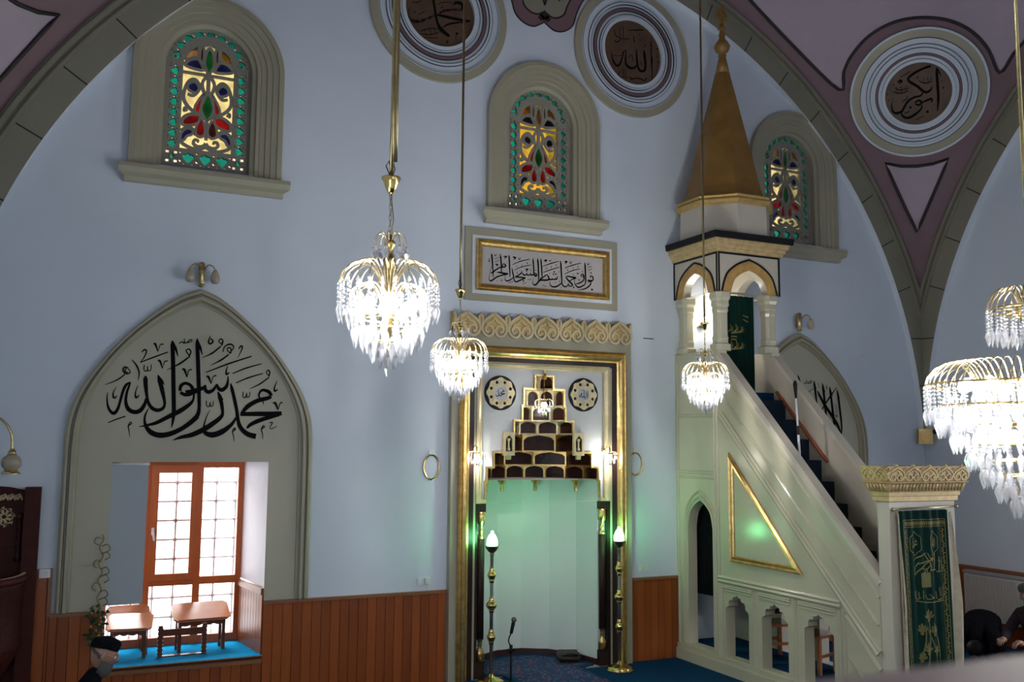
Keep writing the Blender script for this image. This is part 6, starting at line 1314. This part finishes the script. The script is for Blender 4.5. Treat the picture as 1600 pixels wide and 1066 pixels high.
# ------------------------------------------------------------------ small wall fittings
def plate_thing(name, x, z, w, h, label, cat, mats, group=None, y=0.0, d=0.012):
    o = empty(name, (x, y, z), label, cat, group); mb = MB(); mb.box(x - w / 2, x + w / 2, y - d, y, z - h / 2, z + h / 2); mb.build('plate', mats, o); return o
s1 = plate_thing('wall_socket', -1.53, 1.155, 0.16, 0.085, 'white double socket with a plugged adapter above the boards, on the left of the niche', 'socket', 'whiteplastic')
mb = MB(); mb.box(-1.525, -1.465, -0.05, -0.012, 1.13, 1.185); mb.build('plugged_adapter', 'whiteplastic', s1); mb = MB(); mb.box(-1.60, -1.545, -0.018, -0.012, 1.125, 1.185); mb.build('rocker', 'whiteplastic', s1)
mb = MB(); mb.tube([(-1.49, -0.03, 1.13), (-1.495, -0.025, 1.08), (-1.49, -0.02, 1.05)], 0.004, 5); mb.build('cord', 'whiteplastic', s1)
s2 = plate_thing('wall_socket', 1.485, 1.163, 0.14, 0.085, 'white wall socket above the narrow board panel beside the pulpit', 'socket', 'whiteplastic'); mb = MB(); mb.box(1.43, 1.48, -0.02, -0.012, 1.135, 1.19); mb.build('rocker', 'whiteplastic', s2)
s3 = plate_thing('wall_switch', -5.49, 1.44, 0.10, 0.085, 'pale wall switch on the boards beside the large pointed arch', 'switch', 'whiteplastic', y=-0.03, d=0.03); mb = MB(); mb.box(-5.525, -5.455, -0.068, -0.06, 1.41, 1.47); mb.build('rocker', 'whiteplastic', s3)
def oval(x, z, label):
    o = empty('gilt_oval_ring', (x, -0.02, z - 0.14), label, 'wall ornament', 'gilt oval rings flanking the niche')
    T = lambda u, v, h=0.0: Vector((x + u, -h, z + v))
    mb = MB(); mb.sweep([(0.098 * math.cos(t), 0.142 * math.sin(t)) for t in [2 * PI * k / 40 for k in range(40)]], [(-0.010, 0.0), (-0.008, 0.018), (0.0, 0.022), (0.008, 0.018), (0.010, 0.0)], T, closed=True); mb.build('ring', 'gold', o, fix=True)
    mb = MB(); mb.box(x - 0.035, x + 0.035, -0.012, 0.0, z + 0.15, z + 0.205); mb.build('hook_plate', 'whiteplastic', o)
    mb = MB(); mb.plate([(0.088 * math.cos(t), 0.13 * math.sin(t)) for t in [2 * PI * k / 40 for k in range(40)]], [], T, 0.0, 0.004); mb.build('inner_plate', 'wall', o)
oval(-1.462, 2.46, 'gilt oval ring on the wall between the large pointed arch and the niche'); oval(1.36, 2.495, 'gilt oval ring on the wall between the niche and the pulpit')
mb = MB(); mb.sweep(circ(5.35, 4.09, 0.055, 24, 0, 1.25 * PI, True), [(-0.008, 0), (-0.008, 0.012), (0.008, 0.012), (0.008, 0)], FR(0)); o = mb.build('conduit_ring', 'reveal'); tag(o, 'small white ring mark on the wall between the east window and the corner', 'wall fitting')
mb = MB(); mb.box(1.50, 1.66, -0.006, 0, 4.145, 4.157); tag(mb.build('cable_strip', 'joint'), 'thin dark strip on the wall beside the verse panel near the pulpit', 'wall fitting')
sp = empty('corner_speaker', (6.54, -0.08, 2.79), 'beige ornamented speaker box in the room corner under the arch foot', 'speaker')
d_ = Vector((-1, -1, 0)).normalized(); e_ = Vector((1, -1, 0)).normalized()
mb = MB(); c = Vector((6.53, -0.09, 0)); vs = [c + e_ * i + d_ * j + Vector((0, 0, z)) for z in (2.79, 3.02) for j in (-0.02, 0.09) for i in (-0.10, 0.10)]
mb.add(vs, [(0, 2, 3, 1), (4, 5, 7, 6), (0, 1, 5, 4), (2, 6, 7, 3), (0, 4, 6, 2), (1, 3, 7, 5)]); mb.build('cabinet', 'goldpaint', sp)
TS = lambda u, v, h=0.0: c + d_ * (0.09 + h) + e_ * u + Vector((0, 0, 2.905 + v))
mb = MB(); mb.sweep([(0.05 * math.cos(t), 0.06 * math.sin(t) - 0.02) for t in [2 * PI * k / 24 for k in range(24)]], [(-0.008, 0), (-0.008, 0.012), (0.008, 0.012), (0.008, 0)], TS, closed=True); mb.sweep(rect(-0.085, 0.085, -0.10, 0.10), [(0, 0), (0, 0.012), (0.012, 0.012), (0.012, 0)], TS, closed=True); mb.sweep(circ(0, 0.065, 0.02, 12), [(-0.005, 0), (-0.005, 0.01), (0.005, 0.01), (0.005, 0)], TS, closed=True); mb.build('ornament', 'crown', sp, fix=True)
mb = MB(); mb.tube([(6.60, -0.02, 2.80), (6.605, -0.015, 1.05)], 0.006, 6); mb.build('cable', 'whiteplastic', sp)
cm = empty('security_camera', (6.60, -0.26, 2.93), 'small black dome camera on the wall beside the corner speaker', 'camera')
mb = MB(); mb.ball((6.55, -0.26, 2.975), 0.038, 12, 8); mb.build('dome', 'black', cm); mb = MB(); mb.tube([(6.62, -0.26, 2.975), (6.57, -0.26, 2.975)], 0.03, 12); mb.build('mount', 'whiteplastic', cm)
# radiator on the east wall
rd = empty('radiator', (6.56, -1.15, 0.30), 'white panel radiator on the east wall behind the bowed figure', 'radiator')
mb = MB(); mb.box(6.50, 6.57, -2.25, -0.70, 0.32, 0.94)
for k in range(48): y = -2.24 + k * 0.0322; mb.box(6.488, 6.50, y, y + 0.018, 0.35, 0.91)
mb.build('panel', 'radiator', rd)
mb = MB(); mb.box(6.485, 6.59, -2.26, -0.69, 0.95, 0.985); 
for k in range(60): y = -2.24 + k * 0.0256; mb.box(6.50, 6.575, y, y + 0.012, 0.985, 0.99)
mb.build('top_grille', 'iron', rd)
for y in (-2.0, -0.95):
    mb = MB(); mb.box(6.57, 6.617, y - 0.02, y + 0.02, 0.40, 0.90); mb.build('wall_bracket', 'iron', rd)

# a wooden chair and a book stand seen through the pulpit arcade
def stool(loc, rot, label, H_=0.62):
    root = empty('wooden_chair', (0, 0, 0), label, 'chair')
    for sx in (-1, 1):
        for sy in (-1, 1): mb = MB(); mb.box(sx * 0.16 - 0.02, sx * 0.16 + 0.02, sy * 0.16 - 0.02, sy * 0.16 + 0.02, 0, 0.40 if sy < 0 else 0.82); mb.build('leg', 'tablewood', root)
    mb = MB(); mb.box(-0.20, 0.20, -0.20, 0.20, 0.40, 0.43); mb.build('seat', 'tablewood', root)
    mb = MB(); mb.box(-0.16, 0.16, 0.15, 0.17, 0.55, 0.80); mb.build('backrest', 'tabledark', root)
    for sy in (-1, 1): mb = MB(); mb.box(-0.16, 0.16, sy * 0.16 - 0.012, sy * 0.16 + 0.012, 0.18, 0.215); mb.build('stretcher', 'tablewood', root)
    root.location = loc; root.rotation_euler = (0, 0, rot)
stool((2.50, -1.98, 0.201), 0.25, 'wooden chair under the pulpit stair seen through the arcade opening nearest its foot')
stool((2.50, -1.28, 0.201), 2.9, 'wooden chair under the pulpit stair seen through the middle arcade opening')

# ------------------------------------------------------------------ people
def skin_body(nodes, edges, root_i=0, sub=2):
    """one continuous body grown round a jointed skeleton; returns vertices and faces"""
    me = bpy.data.meshes.new('tmp'); me.from_pydata([n[0] for n in nodes], edges, []); ob = bpy.data.objects.new('tmp', me); COL.objects.link(ob)
    sk = ob.modifiers.new('s', 'SKIN'); sb = ob.modifiers.new('u', 'SUBSURF'); sb.levels = sub; sb.render_levels = sub
    lay = me.skin_vertices[0].data
    for i, n in enumerate(nodes):
        r = n[1]; lay[i].radius = (r, r) if not isinstance(r, tuple) else r; lay[i].use_root = (i == root_i)
    dg = bpy.context.evaluated_depsgraph_get(); ev = bpy.data.meshes.new_from_object(ob.evaluated_get(dg))
    vs = [v.co.copy() for v in ev.vertices]; fs = [list(p.vertices) for p in ev.polygons]
    bpy.data.objects.remove(ob); bpy.data.meshes.remove(ev); return vs, fs
def head_mesh(c, fwd, size=1.0, tilt=0.0):
    """head with brow, nose, lips, chin and ears; fwd: unit vector the face looks along (horizontal), tilt: nod in radians"""
    f = Vector(fwd).normalized(); s = Vector((f.y, -f.x, 0)).normalized(); u = Vector((0, 0, 1))
    f2 = f * math.cos(tilt) - u * math.sin(tilt); u2 = u * math.cos(tilt) + f * math.sin(tilt)
    bm = bmesh.new(); bmesh.ops.create_uvsphere(bm, u_segments=36, v_segments=28, radius=1.0)
    vs = []
    for v in bm.verts:
        x, y, z = v.co                                     # y forward, x side, z up
        X, Y, Z = x * 0.075, y * 0.098, z * 0.118
        if z < -0.1: k = min(1, (-z - 0.1) / 0.9); X *= 1 - 0.34 * k; Y = Y * (1 - 0.12 * k) + 0.014 * k
        if y < 0: Y *= 0.98
        if y > 0:
            g = lambda cx, cz, w, h: math.exp(-((x - cx) / w) ** 2 - ((z - cz) / h) ** 2) * min(1, y * 2)
            Y += 0.030 * g(0, -0.22, 0.14, 0.13) + 0.018 * g(0, -0.02, 0.10, 0.20) + 0.010 * g(0, 0.20, 0.55, 0.09) - 0.013 * (g(0.40, 0.03, 0.17, 0.10) + g(-0.40, 0.03, 0.17, 0.10))
            Y += 0.008 * g(0, -0.45, 0.28, 0.05) + 0.008 * g(0, -0.56, 0.26, 0.05) - 0.006 * g(0, -0.505, 0.3, 0.025) + 0.014 * g(0, -0.82, 0.3, 0.14)
            X += (0.004 if x > 0 else -0.004) * (g(0.62, -0.12, 0.2, 0.16) + g(-0.62, -0.12, 0.2, 0.16))
        vs.append((X, Y, Z))
    fs = [[v.index for v in p.verts] for p in bm.faces]; bm.free()
    for sg in (-1, 1):                                     # ears
        o = len(vs)
        for i in range(9):
            for j in range(8):
                a = PI * i / 8; b = 2 * PI * j / 8
                vs.append((sg * (0.076 + 0.010 * math.sin(a) * math.cos(b)), -0.008 + 0.020 * math.sin(a) * math.sin(b) + 0.004 * math.cos(a), -0.005 + 0.033 * math.cos(a)))
        fs += [[o + i * 8 + j, o + i * 8 + (j + 1) % 8, o + (i + 1) * 8 + (j + 1) % 8, o + (i + 1) * 8 + j] for i in range(8) for j in range(8)]
    W_ = lambda p: Vector(c) + (s * p[0] + f2 * p[1] + u2 * p[2]) * size
    return [W_(p) for p in vs], fs, W_
def hand_nodes(wrist, d, up_, side, curl=0.5, s=1.0):
    """palm, four unequal bent fingers and a thumb from the side of the palm"""
    w = Vector(wrist); d = Vector(d).normalized(); up_ = Vector(up_).normalized(); sd = d.cross(up_).normalized() * side
    N = [(w, 0.024), (w + d * 0.045 * s, (0.034, 0.017))]; Ed = [(0, 1)]
    chains = []
    for k, (off, L_) in enumerate(((-0.030, 0.072), (-0.010, 0.080), (0.010, 0.076), (0.029, 0.060))):
        b = w + d * 0.085 * s + sd * off * s; q = []
        for j in range(1, 4):
            a = curl * j * 0.55; q.append(b + (d * math.cos(a * 0.6) - up_ * math.sin(a)) * L_ * s * j / 3)
        chains.append([b] + q)
    tb = w + d * 0.03 * s - sd * 0.032 * s; chains.append([tb, tb + (d * 0.6 - sd * 0.8) * 0.035 * s, tb + (d * 0.85 - sd * 0.6 - up_ * curl * 0.4) * 0.062 * s])
    return N, Ed, chains
def person(label, nodes, edges, head_c, fwd, tilt, hands, cloth, group=None, base=None):
    root = empty('person', base, label, 'person', group)
    mb = MB(); vs, fs = skin_body(nodes, edges); mb.add(vs, fs, 0, True)
    if head_c is not None:
        hv, hf, Wf = head_mesh(head_c, fwd, 1.0, tilt); mb.add(hv, hf, 1, True)
    for wr, d, up_, sd in hands:
        N, Ed, ch = hand_nodes(wr, d, up_, sd, 0.7)
        mb.tube([N[0][0], N[0][0].lerp(N[1][0], 0.5), N[1][0], N[1][0] + Vector(d).normalized() * 0.045], 0.03, 10, 1, rs=[0.023, 0.032, 0.036, 0.030])
        for c in ch: mb.tube(c, 0.009, 7, 1, rs=[0.0105] * (len(c) - 1) + [0.007])
    mb.build('body', [cloth, 'skin'], root)
    return root, (Wf if head_c is not None else None)
# old man reading, seated on the floor below the window (faces east)
hx, hy, hz = -5.02, -2.5, 1.165
hz = 1.10
nodes = [((-5.22, -2.5, 0.16), (0.19, 0.17)), ((-5.22, -2.5, 0.40), 0.175), ((-5.20, -2.5, 0.62), (0.19, 0.15)), ((-5.15, -2.5, 0.82), (0.16, 0.13)), ((-5.09, -2.5, 0.94), 0.07), ((-5.05, -2.5, 1.03), 0.06),
         ((-5.15, -2.69, 0.80), 0.078), ((-5.08, -2.76, 0.56), 0.06), ((-4.83, -2.66, 0.50), 0.042), ((-5.15, -2.31, 0.80), 0.078), ((-5.08, -2.24, 0.56), 0.06), ((-4.83, -2.34, 0.50), 0.042),
         ((-5.12, -2.64, 0.14), 0.115), ((-4.78, -2.86, 0.15), 0.085), ((-4.72, -2.56, 0.085), 0.062), ((-5.12, -2.36, 0.14), 0.115), ((-4.78, -2.14, 0.15), 0.085), ((-4.72, -2.44, 0.085), 0.062)]
edges = [(0, 1), (1, 2), (2, 3), (3, 4), (4, 5), (3, 6), (6, 7), (7, 8), (3, 9), (9, 10), (10, 11), (0, 12), (12, 13), (13, 14), (0, 15), (15, 16), (16, 17)]
pr_, Wf = person('old man in dark jacket and black skullcap reading, seated on the floor under the window', nodes, edges, (-5.015, -2.5, 1.125), (1, 0.10, 0), 0.42, [((-4.83, -2.66, 0.50), (0.9, 0.25, 0.15), (0, 0, 1), 1), ((-4.83, -2.34, 0.50), (0.9, -0.25, 0.15), (0, 0, 1), -1)], 'darkcloth', None, (-5.2, -2.5, 0))
mb = MB(); vs = []; n = 24
for i in range(8):
    t = i / 7; 
    for k in range(n):
        a = 2 * PI * k / n; r = [1.0, 1.02, 1.02, 1.0, 0.94, 0.8, 0.5, 0.02][i]; vs.append(Wf((0.081 * r * math.sin(a), -0.012 + 0.104 * r * math.cos(a), 0.045 + [0, 0.02, 0.04, 0.055, 0.068, 0.078, 0.084, 0.086][i] - 0.10 * min(0, math.cos(a)) * -0.25)))
mb.add(vs, [(i * n + k, i * n + (k + 1) % n, (i + 1) * n + (k + 1) % n, (i + 1) * n + k) for i in range(7) for k in range(n)], 0, True); mb.build('skullcap', 'darkcloth', pr_)
mb = MB(); vs = []; n = 20
for i in range(7):                                            # beard round the jaw
    for k in range(n + 1):
        a = -1.75 + 3.5 * k / n; z = -0.045 - 0.018 * i; r = [1.02, 1.06, 1.08, 1.06, 0.95, 0.75, 0.4][i]
        dip = 0.03 * max(0, 1 - abs(a) / 0.5) if i == 0 else 0
        vs.append(Wf((0.068 * r * math.sin(a), 0.012 + 0.092 * r * math.cos(a), z - dip - 0.01 * max(0, math.cos(a)) * i * 0.6)))
mb.add(vs, [(i * (n + 1) + k, i * (n + 1) + k + 1, (i + 1) * (n + 1) + k + 1, (i + 1) * (n + 1) + k) for i in range(6) for k in range(n)], 0, True); mb.build('beard', 'greyhair', pr_)
mb = MB()
mb.tube([Wf((0.0, -0.098, 0.02)), Wf((0.05, -0.083, 0.0)), Wf((0.074, -0.045, -0.01)), Wf((0.074, -0.03, -0.03))], 0.012, 6); mb.tube([Wf((0.0, -0.098, 0.02)), Wf((-0.05, -0.083, 0.0)), Wf((-0.074, -0.045, -0.01)), Wf((-0.074, -0.03, -0.03))], 0.012, 6); mb.build('hair', 'greyhair', pr_)
mb = MB()
for sg in (-1, 1):
    mb.tube([Wf((sg * 0.032 + 0.022 * math.cos(t), 0.106, 0.0 + 0.017 * math.sin(t))) for t in [2 * PI * k / 16 for k in range(16)]], 0.002, 4, closed=True)
    mb.tube([Wf((sg * 0.054, 0.104, 0.004)), Wf((sg * 0.078, 0.05, 0.008)), Wf((sg * 0.080, -0.005, 0.008))], 0.002, 4)
mb.tube([Wf((-0.010, 0.108, 0.004)), Wf((0.010, 0.108, 0.004))], 0.002, 4); mb.build('glasses', 'iron', pr_)
for sg in (-1, 1): 
    mb = MB(); mb.ball(Wf((sg * 0.031, 0.082, 0.003)), 0.011, 10, 6); mb.build('eye', 'white', pr_)
mb = MB(); mb.add([(-4.82, -2.70, 0.66), (-4.66, -2.64, 0.72), (-4.66, -2.40, 0.72), (-4.82, -2.34, 0.66), (-4.82, -2.70, 0.672), (-4.66, -2.64, 0.732), (-4.66, -2.40, 0.732), (-4.82, -2.34, 0.672)], [(0, 1, 2, 3), (7, 6, 5, 4), (0, 4, 5, 1), (1, 5, 6, 2), (2, 6, 7, 3), (3, 7, 4, 0)])
tag(mb.build('paper_sheet', 'whitepaper'), 'white sheet of paper held by the old man under the window', 'paper')
# man at the east wall, cut by the picture edge
nodes = [((5.590, -2.540, 0.16), (0.19, 0.17)), ((5.590, -2.540, 0.36), 0.175), ((5.550, -2.540, 0.56), (0.19, 0.16)), ((5.490, -2.540, 0.72), (0.16, 0.13)), ((5.440, -2.540, 0.82), 0.068), ((5.410, -2.540, 0.88), 0.06),
         ((5.470, -2.730, 0.70), 0.08), ((5.290, -2.770, 0.50), 0.065), ((5.110, -2.650, 0.42), 0.042), ((5.470, -2.350, 0.70), 0.08), ((5.310, -2.290, 0.48), 0.065), ((5.110, -2.410, 0.42), 0.042),
         ((5.510, -2.690, 0.14), 0.115), ((5.170, -2.870, 0.15), 0.085), ((5.110, -2.590, 0.085), 0.062), ((5.510, -2.390, 0.14), 0.115), ((5.170, -2.210, 0.15), 0.085), ((5.110, -2.490, 0.085), 0.062)]
pr2, Wf = person('grey haired man in dark plum jacket seated by the radiator, cut by the picture edge', nodes, edges, (5.39, -2.54, 0.975), (-1, 0.35, 0), 0.35, [((5.110, -2.650, 0.42), (-0.9, 0.2, 0.1), (0, 0, 1), 1), ((5.110, -2.410, 0.42), (-0.9, -0.2, 0.1), (0, 0, 1), -1)], 'plumcloth', None, (5.59, -2.54, 0))
mb = MB(); vs = []; n = 24
for i in range(8):
    for k in range(n):
        a = 2 * PI * k / n; r = [1.0, 1.04, 1.05, 1.03, 0.97, 0.82, 0.5, 0.02][i]; back = max(0, -math.cos(a)); vs.append(Wf((0.078 * r * math.sin(a), -0.006 + 0.102 * r * math.cos(a), [0.045, 0.06, 0.075, 0.09, 0.105, 0.118, 0.125, 0.128][i] - 0.07 * back * (1 - i / 7))))
mb.add(vs, [(i * n + k, i * n + (k + 1) % n, (i + 1) * n + (k + 1) % n, (i + 1) * n + k) for i in range(7) for k in range(n)], 0, True); mb.build('hair', 'greyhair', pr2)
for sg in (-1, 1): 
    mb = MB(); mb.ball(Wf((sg * 0.031, 0.082, 0.003)), 0.011, 10, 6); mb.build('eye', 'white', pr2)
# bowed figure in black in front of the radiator
nodes = [((6.18, -1.28, 0.30), (0.22, 0.19)), ((5.98, -1.42, 0.48), (0.22, 0.18)), ((5.74, -1.56, 0.46), (0.20, 0.16)), ((5.52, -1.68, 0.32), 0.12), ((5.40, -1.76, 0.22), 0.07),
         ((5.60, -1.86, 0.36), 0.09), ((5.48, -1.98, 0.18), 0.065), ((5.32, -1.98, 0.06), 0.045), ((5.44, -1.54, 0.36), 0.09), ((5.34, -1.48, 0.18), 0.065), ((5.20, -1.60, 0.06), 0.045),
         ((6.10, -1.42, 0.18), 0.13), ((5.80, -1.66, 0.11), 0.10), ((6.20, -1.52, 0.075), 0.065), ((6.06, -1.20, 0.18), 0.13), ((5.70, -1.36, 0.11), 0.10), ((6.10, -1.12, 0.075), 0.065)]
edges3 = [(0, 1), (1, 2), (2, 3), (3, 4), (2, 5), (5, 6), (6, 7), (2, 8), (8, 9), (9, 10), (0, 11), (11, 12), (12, 13), (0, 14), (14, 15), (15, 16)]
pr3, Wf = person('person in black bowed to the floor beside the pulpit doorway curtain', nodes, edges3, (5.33, -1.80, 0.15), (-0.8, -0.45, 0), 1.1, [((5.32, -1.98, 0.05), (-0.9, -0.3, 0), (0, 0, 1), 1), ((5.20, -1.60, 0.05), (-0.9, -0.4, 0), (0, 0, 1), -1)], 'darkcloth', None, (5.9, -1.5, 0))
mb = MB(); mb.ball(Wf((0, -0.02, 0.03)), 0.108, 16, 10); mb.build('hair', 'black', pr3)
